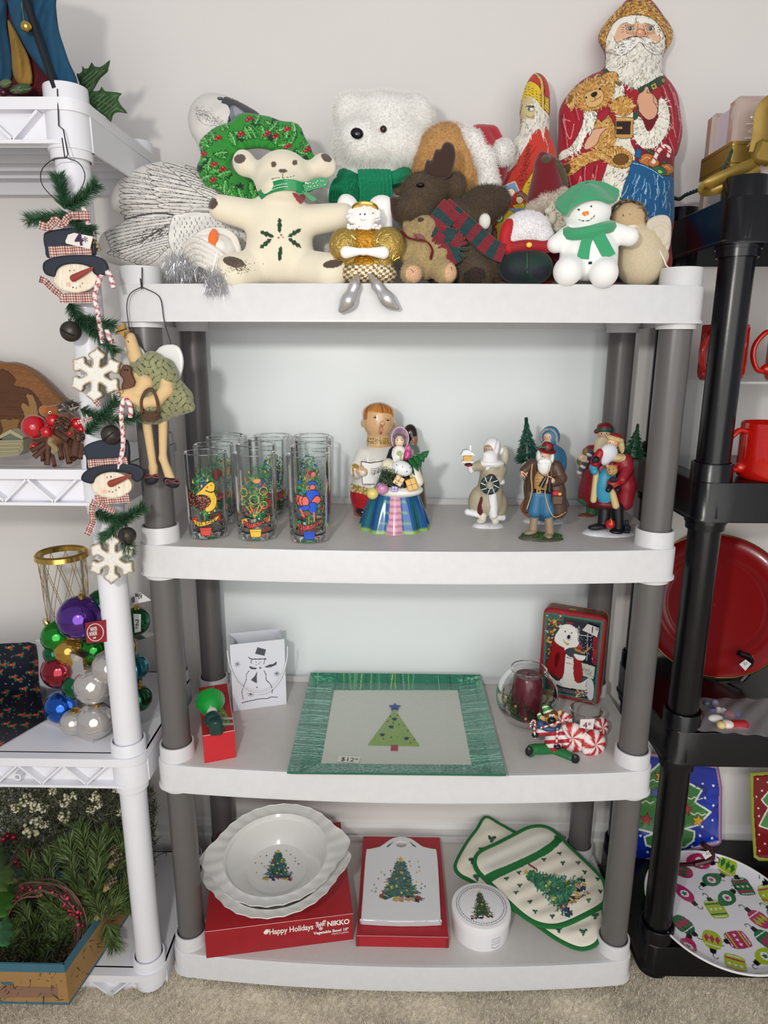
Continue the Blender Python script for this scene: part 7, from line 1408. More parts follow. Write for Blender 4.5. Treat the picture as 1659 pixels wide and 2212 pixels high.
def mitts():
 m_q = mat('quilted_cotton', rough=.95, bump=(420,.6,.001)); CRM, GRN = 'e6dfcf', '1f6a36'
 def holly(c, x, y, s=5):
  for a in (200,330,90): leaf6(c, x+s*.5*math.cos(math.radians(a)), y+s*.4*math.sin(math.radians(a)), s*.8, a+random.uniform(-25,25), random.choice(('2a5238', '38664a')),1.)
 def piece(name, o, cv, plane, bul, edge, label, cat, rim=7, seamrel=None):
  t = thing(name, label, cat, PLN(np.mean([p[0] for p in o]), max(p[1] for p in o), *plane)[0]); oo = spline(o, 5, True)
  W = lambda x, y, off: PLN(x, y, *plane)+np.stack([0*off, -off*.3, off],1); g = sheet(oo, 1.35, W, cv, None, bul, edge, relief=seamrel); W2 = lambda x, y, off: PLN(x, y, *plane)-np.stack([0*off, 0*off, off+.002],1); sheet(oo, 6, W2, None, CRM, .001,8, g=g, flip=True); build('quilted_cloth', g, m_q, t)
  g = G(GRN); p = PLN(oo[:, 0], oo[:, 1], *plane)+[0,0,.002]; g.tube(p, rim*S(p[0])*.62,8, closed=True, flat=.8); build('green_binding', g, m_q, t); return t
 pl1 = (.078,-.03,.14)
 o = [(1049,1768),(1030,1794),(1008,1824),(990,1856),(984,1876),(994,1892),(1020,1906),(1062,1934),(1110,1966),(1160,2000),(1200,2028),(1240,2048),(1266,2050),(1288,2038),(1297,2014),(1302,1980),(1290,1930),(1240,1880),(1180,1840),(1120,1806),(1078,1782)]
 c = Cv(970,1755,1315,2065,2.5, CRM)
 for x, y in ((1062,1818),(1042,1842),(1020,1865),(1030,1899),(1206,2012),(1258,2020),(1284,1984),(1100,1840)): holly(c, x, y, 8)
 piece('oven_mitt', o, c, pl1,.012,30, 'cream holly print oven mitt with green binding, lying under the pot holder', 'oven mitt', seamrel=lambda x, y: .0016*np.cos((y+x*.3)*.16))
 pl2 = (.089,-.03,.165)
 o = [(1165,1787),(1140,1791),(1110,1806),(1075,1824),(1045,1838),(1030,1850),(1026,1868),(1034,1886),(1050,1902),(1078,1930),(1108,1960),(1135,1983),(1160,1997),(1190,2003),(1220,1998),(1260,1980),(1296,1960),(1306,1946),(1305,1912),(1290,1890),(1262,1862),(1230,1832),(1205,1806),(1186,1792)]
 c = Cv(1010,1775,1320,2015,3, CRM); c.poly([(1040,1898),(1050,1893),(1120,1864),(1176,1834),(1206,1800),(1218,1812),(1192,1843),(1140,1871),(1085,1897),(1054,1910)], GRN, 3)
 c.poly([(1040,1868),(1060,1846),(1120,1816),(1165,1796),(1190,1802),(1196,1816),(1176,1834),(1125,1860),(1070,1884),(1052,1886)], 'dfdbd0', 3)
 for x, y in ((1208,1848),(1174,1861),(1215,1869),(1248,1868),(1120,1890),(1093,1903),(1122,1917),(1114,1933),(1144,1953),(1155,1973),(1192,1984),(1230,1975),(1262,1888),(1290,1902),(1296,1930),(1270,1950)): holly(c, x, y, 5)
 xmas_tree(c, 1240,1946,112,116,('2c6a4c', '3c7c5c', '1f5a40', '5c9474'),1300, rot=-62)
 for i in range(40): s_ = random.random(); c.poly([(1212+s_*60+random.uniform(-5,5),1968-s_*36+random.uniform(-6,6)) for _ in range(4)], random.choice(('c8a838', '8c2434', '2c3468', 'd8c888', '7c1c30')))
 c.line([(1142,1872),(1152,1880),(1158,1885)],4, 'a0283c')
 piece('pot_holder', o, c, pl2,.009,26, 'cream quilted pot holder with green binding and a decorated tree print', 'pot holder', 8, seamrel=lambda x, y: .0014*np.cos((y+x*.45)*.17))
mitts()
# ================================================================ left shelf unit
def needles(g, pts, r, n, col, w=.0007, lift=.25):
 q = spline(pts, 10); T = np.gradient(q, axis=0); T /= np.linalg.norm(T, axis=1)[:, None]+1e-9
 i = RNG.integers(0, len(q), n); d = RNG.normal(size=(n, 3)); d -= T[i]*(d*T[i]).sum(1)[:, None]; d /= np.linalg.norm(d, axis=1)[:, None]+1e-9; d = d+T[i]*.8; d /= np.linalg.norm(d, axis=1)[:, None]
 g.blades(q[i]+RNG.normal(size=(n, 3))*.0008, q[i]+d*r*RNG.uniform(.7,1.15,(n, 1)), w, cols=np.clip(lin(col)*(1+RNG.normal(size=(n, 1))*.35).clip(.35,2.2),0,1), bend=.0); g.tube(q, .0012,5, col='4a3a28')
def garland():
 Yg = -.088; F = Px(Yg); t = thing('hanging_garland', 'hanging string of two wooden snowman heads, bells, snowflakes and evergreen on left post', 'garland', F.p(205,1200)); m_wd = mat('painted_wood', rough=.65, bump=(90,.3,.001)); m_gc = mat('glitter_dough', rough=.7, bump=(700,.8,.001), noise=(900,.18))
 g = G(); g.tube([P(124,192,-.064), P(127,272,-.070), P(137,280,-.074), P(147,334, Yg), P(142,340, Yg)],.0009,6); g.tube([F.p(140,340), F.p(134,298)],.0009,6); build('wire_hanger', g, m_wire, t)
 g = G(); g.tube(spline([F.p(x, y) for x, y in ((144,341),(112,346),(90,368),(90,396),(108,420),(128,436))],6),.0007,6); g.tube(spline([F.p(x, y) for x, y in ((144,341),(170,352),(183,376),(178,402),(160,428),(148,440))],6),.0007,6); build('wire_loop', g, m_wire, t)
 for segs in (([(140,450,0),(134,415,-4),(126,384,-8)],[(146,448,0),(175,430,-6),(206,402,-8)]),([(150,466,4),(110,470,0),(66,474,0)],[(150,462,-2),(175,490,-4),(195,500,-2)]),([(152,655,4),(166,682,-4),(190,700,-8)],[(160,698,-4),(200,694,-8),(240,704,-4)],[(180,698,0),(210,724,-10),(246,758,-6)]),
     ([(186,936,0),(215,905,-8),(250,868,-2)],[(176,885,0),(215,900,-8),(262,908,-4),(302,900,0)]),([(205,1108,2),(240,1120,-6),(262,1122,-6)],[(258,1128,-4),(282,1114,-8),(306,1098,-6)],[(262,1120,-4),(240,1150,-10),(228,1160,-6)],[(268,1165,0),(276,1178,-8),(278,1190,-4)])):
  g = G()
  for s_ in segs: needles(g, [F.p(*q) for q in s_],.0175,900, '3a6044')
  build('evergreen_sprig', g, m_plant, t, kind='stuff')
 def gingham(u, v): a = ((u*1.0).astype(int) % 2); b = ((v*1.0).astype(int) % 2); return np.where(((a+b) == 2)[..., None], lin('6e2a34'), np.where(((a+b) == 1)[..., None], lin('a87a76'), lin('ddd0bc')))
 def strip(name, pts, w, d=-8, par=None, sc_=2.6):
  q = spline([F.p(x, y, d+2*math.sin(i*1.7)) for i, (x, y) in enumerate(pts)],12); T = np.gradient(q, axis=0); T /= np.linalg.norm(T, axis=1)[:, None]; N = np.cross(T, [0,1,0]); N /= np.linalg.norm(N, axis=1)[:, None]; k = S(q[0]); m = max(4, int(w/1.2)); s_ = np.linspace(-.5,.5, m); V = q[:, None]+N[:, None]*s_[None, :, None]*w*k+np.array([0,-1,0])*(.0012*np.sin(np.arange(len(q))*.9))[:, None, None]
  # resample to a fine grid so the checks stay crisp
  L = np.r_[0, np.cumsum(np.linalg.norm(np.diff(q, axis=0), axis=1))]/k; nn = int(L[-1]/1.1)+2; Li = np.linspace(0, L[-1], nn); VV = np.stack([np.stack([np.interp(Li, L, V[:, j, a]) for a in range(3)],-1) for j in range(m)],1); C = gingham(np.broadcast_to(Li[:, None]/sc_, (nn, m)), np.broadcast_to((s_*w+w)[None]/sc_, (nn, m)))
  g = G(); g.grid(VV.reshape(-1,3), nn, m, C.reshape(-1,3)); g.grid((VV+[0,.0006,0]).reshape(-1,3), nn, m, C.reshape(-1,3)); return build(name, g, m_fab, par or t)
 def snowman(cx, cy, crown, brim, fr, nose, eyes, mouth, scarf, tails, band, n0):
  c = Cv(60,480,330,1100,3, 'e2d6c2'); c.mw = .7
  for i in range(60): x = cx+random.uniform(-50,50); c.line([(x, cy-35),(x+random.gauss(0,2), cy+38)],.8, random.choice(('d4c4ac', 'ece4d4', 'dccfb8')))
  for x, y in eyes+mouth: c.ell(x, y, 1.6,1.6, '1c1a1a')
  c.ell(cx-15, cy+14,6,5, 'e0b49c')
  o = np.array([(cx+fr[0]*math.cos(a)*(1+.03*math.sin(3*a)), cy+fr[1]*math.sin(a)) for a in np.linspace(0,6.283,41)[:-1]]); g = sheet(o, 1.3, lambda x, y, off: PV(x, y, Yg-.004-off), c, None, .003,6); g.prism(PV(o[:, 0], o[:, 1], Yg-.0039),(0,.008,0), 'c4b08c'); f_ = build('wooden_face', g, m_wd, t)
  g = sheet(spline(crown, 4, True),2, lambda x, y, off: PV(x, y, Yg-.002-off), None, '232a38', .002,5); p = spline(crown, 4, True); g.prism(PV(p[:, 0], p[:, 1], Yg-.0019),(0,.006,0), '232a38'); h_ = build('hat_crown', g, m_wd, t); strip('gingham_hat_band', band, 24 if n0 else 18,-13, h_)
  g = sheet(spline(brim, 4, True),2, lambda x, y, off: PV(x, y, Yg-.010-off), None, '1f2632', .002,5); p = spline(brim, 4, True); g.prism(PV(p[:, 0], p[:, 1], Yg-.0099),(0,.007,0), '1f2632'); build('hat_brim', g, m_wd, t)
  a, b = F.p(*nose[0],-16), F.p(*nose[1],-22); g = G('8e3c30'); R = frame(b-a); L = np.linalg.norm(b-a); r = 7.5*S(a); g.lathe([(0,-r),(r*.7,-r*.75),(r, 0),(r*.75, L*.45),(r*.32, L),(0, L*1.02)], a, 14, R=R@np.diag([1,1,1]), sc=(1,.6)); build('carrot_nose', g, m_wd, f_)
  strip('gingham_scarf', scarf, 21,-8)
  for tl in tails: strip('scarf_tail', tl, 14,-9)
 snowman(163,600,[(94,512),(102,500),(148,493),(194,497),(201,514),(198,556),(110,560),(97,535)],[(92,576),(100,562),(136,552),(194,551),(222,560),(231,578),(228,591),(214,596),(202,590),(196,578),(170,570),(140,571),(122,580),(116,597),(98,592)],(48,33),((158,601),(201,578)),[(151,585),(160,584)],[(151,618),(158,621),(165,622),(173,619),(178,612)],[(128,644),(168,644),(206,643)],[[(134,640),(112,622),(98,608),(86,603)]],[(106,545),(150,543),(198,541)],1)
 snowman(241,1048,[(181,968),(200,955),(240,948),(274,953),(278,1000),(272,1016),(196,1024),(186,990)],[(175,1034),(182,1020),(205,1008),(250,1003),(285,1003),(308,1015),(309,1030),(298,1041),(286,1036),(280,1024),(250,1018),(222,1022),(205,1032),(200,1044),(184,1042)],(44,29),((239,1045),(284,1026)),[(231,1031),(240,1030)],[(230,1060),(236,1062),(243,1063),(251,1059),(257,1053)],[(205,1080),(240,1078),(280,1075)],[[(206,1080),(199,1100),(200,1125),(188,1155)],[(212,1088),(232,1098),(248,1106)]],[(190,1002),(235,1000),(276,996)],0)
 strip('gingham_ribbon', [(84,485),(104,490),(118,476),(134,484),(150,468),(172,466),(196,466)],17,-16)
 strip('gingham_ribbon', [(168,912),(185,908),(200,903)],9,-14); strip('gingham_ribbon', [(204,866),(214,876)],12,-14)
 g = G('dad6ce'); q = [F.p(x, y, -18) for x, y in ((141,521),(147,507),(160,503),(201,511),(194,538),(172,533),(143,526))]; g.prism(q, (0,.001,0)); tg = build('price_tag', g, m_card, t, smooth=False); text('4', .024, F.p(163,530,-20),(1,0,.04),(-.04,0,1), m_ink, tg, col='3a1c48', fat=.0006); text('*', .018, F.p(180,532,-20),(1,0,.04),(-.04,0,1), m_ink, tg, col='3a1c48')
 def flake(cx, cy, R_, rot):
  n = 132; a = np.linspace(0,2*math.pi, n+1)[:-1]; pts = []
  for q in a:
   u = ((q-rot) % (math.pi/3))-math.pi/6; s_ = abs(u)/(math.pi/6); r = R_*(.30+.70*max(0,1-(s_*1.75)**3.0)) if s_ < .57 else R_*.33
   r *= 1-.12*math.exp(-((s_-.24)/.08)**2)*0; pts.append((cx+r*math.cos(q), cy+r*math.sin(q)))
  pts = []
  for k in range(6):
   b = rot+k*math.pi/3
   for da, rr in ((-.52,.34),(-.36,.44),(-.30,.58),(-.40,.66),(-.40,.80),(-.24,.86),(-.12,.90),(0,1.),(.12,.90),(.24,.86),(.40,.80),(.40,.66),(.30,.58),(.36,.44)): pts.append((cx+R_*rr*math.cos(b+da), cy+R_*rr*math.sin(b+da)))
  c = Cv(cx-70, cy-70, cx+70, cy+70,2, 'e6e2da'); o = spline(pts, 3, True)
  c.line(np.vstack([o, o[:1]]),7, 'b8a68c'); c.line(np.vstack([o, o[:1]]),4, 'c8b8a0')
  for i in range(700): x, y = cx+random.uniform(-60,60), cy+random.uniform(-60,60); c.ell(x, y, .6,.6, random.choice(('b0a89c', 'ffffff', 'd4ccc0')))
  g = sheet(o, 1.3, lambda x, y, off: PV(x, y, Yg-.006-off), c, None, .004,7); g.prism(PV(o[:, 0], o[:, 1], Yg-.0059),(0,.007,0), 'a8967a'); build('snowflake', g, m_gc, t)
 flake(206,810,60, math.pi/2+.06); flake(241,1208,55, math.pi/2+.02)
 mb = mat('rusty_bell', (72,66,62), rough=.45, metal=.55, noise=(70,.4), bump=(120,.4,.001))
 for x, y, r, sl in ((153,716,22,-28),(240,939,21,38),(275,1157,19,-80)):
  g = G(); p = F.p(x, y, -14); k = S(p); g.ell(p, r*k, n=28); g.tube([p+[0,0, r*k*.95], p+[0,0, r*k*1.2]],.002,6); bl = build('jingle_bell', g, mb, t); g = G('0c0a0a'); a = math.radians(sl); L = np.linspace(-.75,.75,12); g.tube(np.array([p+r*k*1.012*np.array([math.sin(u)*math.cos(a),-math.cos(u)*.97, math.sin(u)*math.sin(-a)*-1-.12*math.cos(u)]) for u in L]),.0013,6); g.ell(p+r*k*np.array([-.5*math.cos(a),-.85,-.12-.5*math.sin(a)]),.0022, n=8); build('bell_slot', g, m_matte, bl, kind='stuff')
 def cane(pts, r, n0=.6, d=-12):
  q = spline([F.p(x, y, d) for x, y in pts],14); k = S(q[0]); T = len(q); th = np.arange(10)*.628; L = np.r_[0, np.cumsum(np.linalg.norm(np.diff(q, axis=0), axis=1))]/k; ph = (L[:, None]/16+th[None]/6.283)%1; C = np.where(((ph < .28) | ((ph > .42) & (ph < .48)))[..., None], lin('b83440'), lin('e8e2e0')); g = G(); g.tube(q, r*k, 10, col=C.reshape(-1,3)); build('candy_cane', g, m_gc, t)
 cane([(222,742),(212,680),(205,640),(216,600),(224,588),(236,592),(246,622)],5.5); cane([(180,448),(190,480),(202,518)],6, d=2); cane([(231,712),(238,735),(244,738)],5.5); cane([(257,1012),(266,960),(262,900),(266,868),(274,864),(282,880),(282,902)],5.2)
 g = G(); 
 for x, y in ((206,524),(211,532),(214,540),(249,752),(252,760),(256,852),(262,846)): a = np.linspace(0,6.283,13)[:-1]; g.tube(np.array([F.p(x+4*math.cos(q), y+5*math.sin(q),-8+3*math.sin(q+x)) for q in a]),.0007,5, closed=True)
 build('gold_links', g, m_gold, t, kind='stuff')
garland()
def country_doll():
 F = Px(-.060); t = thing('hanging_doll', 'cloth angel doll in green print dress holding a twig basket, hung from wire', 'doll', F.p(345,1040)); SK = 'd8b888'; m_mus = mat('tea_muslin', rough=1, bump=(900,.8,.001)); m_tw = mat('twig', (84,60,44), rough=.8)
 g = G(); g.tube([P(307,578,-.0335), P(307,618,-.040), P(306,624,-.046)],.0009,6); g.tube([P(303,602,-.0335), P(306,622,-.045)],.0009,6)
 for pts in ([(306,620),(282,634),(274,660),(278,700),(284,722)],[(306,620),(336,634),(348,650),(354,690),(364,726),(368,740),(364,752)]): g.tube(spline([P(x, y, -.046) for x, y in pts],6),.0008,6)
 build('wire_hanger', g, m_wire, t)
 h = spline([(322,776),(308,755),(288,742),(268,752),(262,775),(270,810),(300,850),(340,880),(372,846),(390,812),(396,780),(388,752),(370,744),(345,750)],4, True); g = sheet(h, 3, lambda x, y, off: PV(x, y, -.046-off), None, 'd8d8d6', .002,6); g.prism(PV(h[:, 0], h[:, 1],-.0459),(0,.003,0), 'c4c4c4'); build('metal_heart', g, m_gloss, t)
 c = Cv(260,700,330,800,4, None); c.mw = .5; c.line([(273,735),(277,739)],.8, '3a2a20'); c.line([(279,733),(278,740)],.8, '3a2a20'); c.line([(270,731),(276,729)],.6, '6a5038')
 pr = [F.c((281,730,0),(292,770,0),12,SK,15), F.c((292,770,0),(296,790,0),14,SK,13), F.c((316,905,0),(331,1010,0),10,SK,8), F.c((331,1010,0),(332,1028,-10),9,SK,9), F.c((352,905,0),(352,990,0),10,SK,8), F.c((352,990,0),(368,1034,-12),8,SK,10)]
 build('body', sdf(pr[:2],.0012,.004, c.decal()), m_mus, t)
 for q in (pr[2:4], pr[4:]): build('leg', sdf(q, .0012,.004), m_mus, t)
 for pts, rs in (([(300,808,-14),(314,828,-30),(302,848,-36),(278,852,-34)],(15,16,14,13)),([(362,800,-10),(360,842,-28),(338,866,-38),(312,870,-40),(270,852,-38)],(15,14,13,13,11))): build('arm', sdf(F.ch(pts, rs, SK),.0012,.004), m_mus, t)
 def drs(V, C): X, Y = projpx(V); f = np.sin(X*.22+1.3*np.sin(Y*.13))*np.sin(Y*.2+1.7*np.sin(X*.11+1)); return np.where((np.abs(f) < .075)[:, None], lin('38402a'), lin('8c8c66')*(1+.10*np.sin(X*.09)*np.sin(Y*.07))[:, None])
 g = sdf([F.c((300,790,0),(312,812,0),18,SK,26), F.c((330,785,0),(352,815,0),26,SK,30), F.c((318,812,0),(330,868,0),36,SK,48), F.c((352,820,0),(384,862,0),26,SK,34), F.e(342,886,0,(60,26,34),SK,-12), F.c((372,876,0),(412,880,0),20,SK,10), F.c((356,792,-4),(362,812,-14),20,SK,22)],.0012,.006, drs); v = g.v[0]; v[:, 1] += .002*np.sin(v[:, 0]*320+v[:, 2]*60); build('green_dress', g, m_fab, t)
 g = G('5a3826'); p = [(264,792),(272,788),(282,794),(284,808),(292,826),(284,842),(270,846),(262,836),(266,820),(258,808)]; q = spline(p, 4, True); g = sheet(q, 2, lambda x, y, off: PV(x, y, -.086-off), None, '5e3c28', .003,5); g.prism(PV(q[:, 0], q[:, 1],-.0859),(0,.005,0), '5e3c28'); gb = build('gingerbread_cutout', g, m_matte, t); g = G('1a1210')
 for x in (269,275): g.ell(F.p(x, 799,-44),.0014, n=8)
 build('eyes', g, m_matte, gb, kind='stuff')
 g = G('a8823c'); a = np.radians(np.arange(10)*36-70); r = np.where(np.arange(10) % 2,8,17); q = PV(262+r*np.cos(a),713+r*np.sin(a),-.082); g.prism(q, (0,.006,0)); s_ = build('wooden_star', g, m_matte, t, smooth=False); g = G(); g.tube([F.p(250,718,-34), F.p(274,710,-34)],.0008,5); build('star_wire', g, m_wire, s_)
 g = G()
 for i in range(26):
  a = np.linspace(0,6.283,14)[:-1]; r = random.uniform(15,21); y = 896+random.uniform(-14,8); g.tube(np.array([F.p(324+random.gauss(0,1)+r*math.cos(q), y+7*math.sin(q)+random.gauss(0,.8),-42-12*math.sin(q)) for q in a]),.0012,5, closed=True)
 for i in range(6): g.tube(spline([F.p(x+random.gauss(0,1.5), y+random.gauss(0,1.5),-56) for x, y in ((306,892),(304,866),(316,844),(328,842),(338,862),(342,888))],5),.0014,5)
 build('twig_basket', g, m_tw, t)
 g = sdf([F.e(328,1036,-14,(15,11,12),'1c1a22',-20), F.e(370,1042,-16,(18,11,12),'1c1a22',25)],.0011,.001); build('shoes', g, m_matte, t, kind='stuff'); g = G('6e2a34')
 for x, y in ((328,1028),(372,1040)):
  for s_ in (-1,1): g.tube(spline([F.p(x, y, -26), F.p(x+s_*12, y-4,-27), F.p(x+s_*14, y+4,-27), F.p(x, y+1,-26)],4),.0011,5)
 build('shoe_bows', g, m_fab, t, kind='stuff')
country_doll()
def robed():
 zA = 1.578; F = Px(-.01); t = thing('robed_figure', 'cloth robed figure with blue cloak, gold drape and dark staff, upper left corner', 'figurine', P(60,205,-.01)); m_cl = mat('woven_cloth', rough=.95, bump=(300,.6,.001), noise=(50,.2))
 def cloth(o, col, d, nm, T=.012, fold=.004):
  p = spline(o, 3, True); g = sheet(p, 2.6, lambda x, y, off: PV(x, y, -.01+d-off), None, col, T, 26, relief=lambda x, y: fold*np.sin(x*.16+y*.02+np.sin(y*.03)*1.5)); sheet(p, 6, lambda x, y, off: PV(x, y, -.009+d+off), None, col, T, 26, g=g, flip=True); build(nm, g, m_cl, t)
 cloth([(-60,-60),(60,-60),(120,-40),(96,20),(80,120),(120,200),(-60,205)], '5a141e', .02, 'maroon_robe', .03)
 cloth([(20,-40),(118,-50),(121,10),(127,63),(138,100),(150,135),(164,165),(167,184),(152,196),(124,190),(96,158),(66,122),(42,80),(24,42)], '1c4a68', -.02, 'blue_cloak'); cloth([(-60,-20),(10,-10),(16,60),(26,120),(24,178),(-10,180),(-60,182)], '1c4460', -.01, 'blue_sleeve')
 cloth([(16,44),(30,60),(46,90),(64,130),(70,180),(44,184),(28,160),(24,110)], '8c6c30', -.024, 'gold_drape', .010,.006)
 g = G('10131c'); g.tube([P(44,-40,-.055), P(78,70,-.058), P(120,192,-.060)],.0048,10); build('staff', g, m_matte, t)
 g = G(); p = P(57,58,-.066); g.ell(p, .0075, n=18); g.tube([P(47,6,-.06), P(52,46,-.066)],.0007,5); build('gold_bell', g, m_gold, t)
 g = G('4a2c20'); g.lathe([(0,0),(.085,0),(.088,.006),(.08,.010),(0,.010)],[P(20,205,.02)[0],.03, zA+.001],30); build('wooden_base', g, m_matte, t)
robed()
def vines():
 t = thing('ivy_pick', 'artificial holly leaf spray on the top of the left shelf corner', 'leaves', P(190,185,.06)); m_lf = mat('silk_leaf', rough=.45, noise=(60,.3))
 def leaf(o, vein, Y, col, nm='leaf'):
  g = sheet(spline(o, 2, True),2.2, lambda x, y, off: PV(x, y, Y-off+.0006*(x-vein[0][0])*.3), None, col, .004,12, relief=lambda x, y: .0015*np.sin(x*.25+y*.3)); p = spline(o, 2, True); sheet(p, 6, lambda x, y, off: PV(x, y, Y+.0012+.0006*(x-vein[0][0])*.3), None, col, 0,9, g=g, flip=True)
  g.tube([P(x, y, Y-.004+.0006*(x-vein[0][0])*.3) for x, y in vein],.0008,5, col='4a6038'); build(nm, g, m_lf, t)
 leaf([(176,190),(168,170),(166,158),(178,160),(177,142),(188,152),(198,134),(206,146),(222,142),(238,129),(234,148),(232,156),(216,170),(206,188),(194,204),(184,202)],[(190,202),(205,170),(230,138)],.03, '2c4a26')
 leaf([(186,210),(200,196),(212,200),(220,186),(224,196),(240,198),(264,202),(254,212),(262,228),(276,245),(256,242),(244,248),(240,264),(226,250),(208,240),(196,226)],[(190,210),(225,222),(268,242)],.02, '2f5428'); leaf([(160,186),(176,180),(190,190),(184,204),(166,200)],[(162,190),(186,198)],.05, '1f3420')
 for x, y, r in ((8,200,9),(30,190,7),(0,188,6)): g = G('3a1020'); g.ell(P(x, y, -.05), r*.0007, n=14); build('berry', g, m_gloss, t)
 leaf([(20,192),(36,182),(56,180),(70,190),(60,200),(40,204),(26,202)],[(24,196),(66,192)],-.055, '3c4c2c'); leaf([(0,176),(14,170),(26,176),(20,188),(4,190)],[(2,182),(24,178)],-.056, '5a6a48')
vines()
def levelB():
 z = 1.045
 o = spline([(-120,790),(-60,772),(0,784),(28,785),(58,796),(88,820),(118,852),(140,880),(150,985),(-120,985)],3, True); t = thing('wooden_puzzle', 'arched wooden jigsaw plaque of light and dark wood, leaning on wall at left', 'puzzle', P(20,985,.19)); m_w = mat('oiled_wood', rough=.4, noise=(12,.1))
 c = Cv(-130,760,160,1000,2.5, '8a5a30'); 
 for i in range(90): y = 770+i*3; c.line([(-130, y+random.gauss(0,2)),(0, y+random.gauss(-6,2)),(160, y+random.gauss(10,3))],1.2, random.choice(('7c5028', '96653a', '84562c')),4)
 c.poly([(-130,830),(-60,800),(-10,800),(8,798),(20,806),(34,820),(28,832),(40,836),(64,842),(84,864),(96,900),(96,1000),(-130,1000)], '5c3820', 3, '2c1a10', 1.4)
 for i in range(50): y = 810+i*4; c.line([(-100, y),(40, y+random.gauss(3,2)),(80, y+10)],1., random.choice(('54321c', '663f26'))) if i > 8 else None
 c.poly([(56,852),(70,854),(78,870),(82,892),(84,930),(60,926),(50,890),(44,876),(52,870),(62,878),(60,866)], '9a7444', 3, '2c1a10', 1.2); c.poly([(0,906),(20,906),(42,906),(36,930),(40,950),(-4,950),(6,930)], '8a6434', 3, '2c1a10', 1.2)
 Yf = lambda y: .19+.05*(985-y)/200; g = sheet(o, 1.8, lambda x, y, off: PV(x, y, Yf(y)-off), c, None, .002,5); p = PV(o[:, 0], o[:, 1], Yf(o[:, 1])); g.prism(p, (0,.018,.002), '7c5028'); build('plaque', g, m_w, t)
 F = Px(-.02); t = thing('carved_ark', 'small grey green carved wooden boat with house on deck, behind glossy red balls', 'ornament', P(20,985,-.02)); g = G('8a8468'); g.prism([F.p(x, y, -10) for x, y in ((-40,952),(50,950),(50,972),(40,984),(4,988),(-40,986))],(0,.03,0)); build('hull', g, m_resin, t, smooth=False)
 g = G('5c6258'); g.prism([F.p(x, y, -4) for x, y in ((4,950),(4,942),(24,934),(42,944),(42,950))],(0,.02,0)); build('cabin', g, m_resin, t, smooth=False); g = G('9c9478'); g.prism([F.p(x, y, -6) for x, y in ((-10,946),(22,928),(50,944),(48,950),(22,936),(-8,952))],(0,.024,0)); build('cabin_roof', g, m_resin, t, smooth=False)
 for k in range(3): g = G('a09878'); g.tube([F.p(-40,960+k*8,-12), F.p(48-k*3,958+k*8,-12)],.0016,5); build('hull_plank', g, m_resin, t)
 F = Px(-.045); t = thing('cinnamon_bundle', 'bundle of cinnamon sticks and cones with glossy red balls and a feathered bird', 'ornament', P(115,1000,-.045))
 for x, y, d, r, nm in ((74,922,-6,26,'large_red_ball'),(115,908,-8,15,'red_ball'),(101,933,-20,13,'red_ball'),(166,915,4,13,'red_ball'),(176,927,-4,10,'red_ball'),(151,936,-26,5,'red_ball'),(73,964,-6,8,'red_ball'),(160,982,-10,5,'red_ball')): g = G('b4101c'); p = F.p(x, y, d); g.ell(p, r*S(p), n=26); build(nm, g, mat('red_lacquer', (176,14,28), rough=.08, coat=.8), t)
 m_cin = mat('cinnamon_bark', (96,62,48), rough=.75, noise=(60,.35), bump=(200,.8,.001))
 for a, b, r in (((96,958),(68,974),6),((104,962),(74,988),6),((104,948),(102,1004),7),((112,980),(118,1006),5),((128,960),(133,990),7),((116,930),(150,952),8),((140,950),(150,1000),7),((150,968),(158,990),9),((165,950),(160,988),11),((176,960),(172,990),7),((90,966),(92,994),5)):
  g = G(); p, q = F.p(*a, random.uniform(-6,6)), F.p(*b, random.uniform(-34,-20)); k = S(p); R = frame(q-p); L = np.linalg.norm(q-p); th = np.linspace(0,11,40); rr = r*k*(1-.055*th); ring = np.stack([rr*np.cos(th), rr*np.sin(th)],1); V = np.concatenate([np.column_stack([ring, np.full(40, zz)]) for zz in (0, L*.5, L)])@R.T+p; g.grid(V, 3,40); build('cinnamon_stick', g, m_cin, t)
 for x, y, r in ((135,916,18),(85,930,11),(172,942,12)):
  g = G('4a3226'); p = F.p(x, y, -14); k = S(p)*r
  for i in range(60): ph = math.acos(1-2*(i+.5)/60); th = i*2.4; d = np.array([math.sin(ph)*math.cos(th), math.sin(ph)*math.sin(th), math.cos(ph)]); g.ell(p+d*k*.85,(k*.24, k*.24, k*.08), R=frame(d+[0,0,.8]), col=random.choice(('4a3226', '6a4a36', '3a261c')), n=8)
  build('small_cone', g, m_matte, t)
 g = sdf([F.e(112,888,-4,(24,12,13),'8a4c1c',-14), F.e(96,886,-8,(11,10,10),'9c5a22'), F.e(146,880,0,(26,13,13),'3a3230',-12)],.0012,.004); build('bird_body', g, m_fab, t)
 g = G(); 
 for i in range(34): a = F.p(128+random.uniform(-6,30),876+random.uniform(-6,16),-16); b = F.p(166+random.uniform(-10,12),868+random.uniform(-8,34),-12); g.blades(a[None], b[None],.0028, col=random.choice(('2c2826', '4c4038', '1c1a1a', 'a89c8c')))
 build('feathers', g, m_fab, t, kind='stuff'); g = G('f0f0f0'); g.ell(F.p(108,891,-20),.0024, n=10); e_ = build('bird_eye', g, m_gloss, t); g = G('101010'); g.ell(F.p(108,891.5,-23),.0013, n=8); build('pupil', g, m_gloss, e_)
 g = G(); g.tube(spline([F.p(x, y, -20) for x, y in ((112,946),(108,956),(116,964),(122,972),(114,978))],4),.004,8, col='8a7850'); build('twine', g, m_fab, t)
levelB()
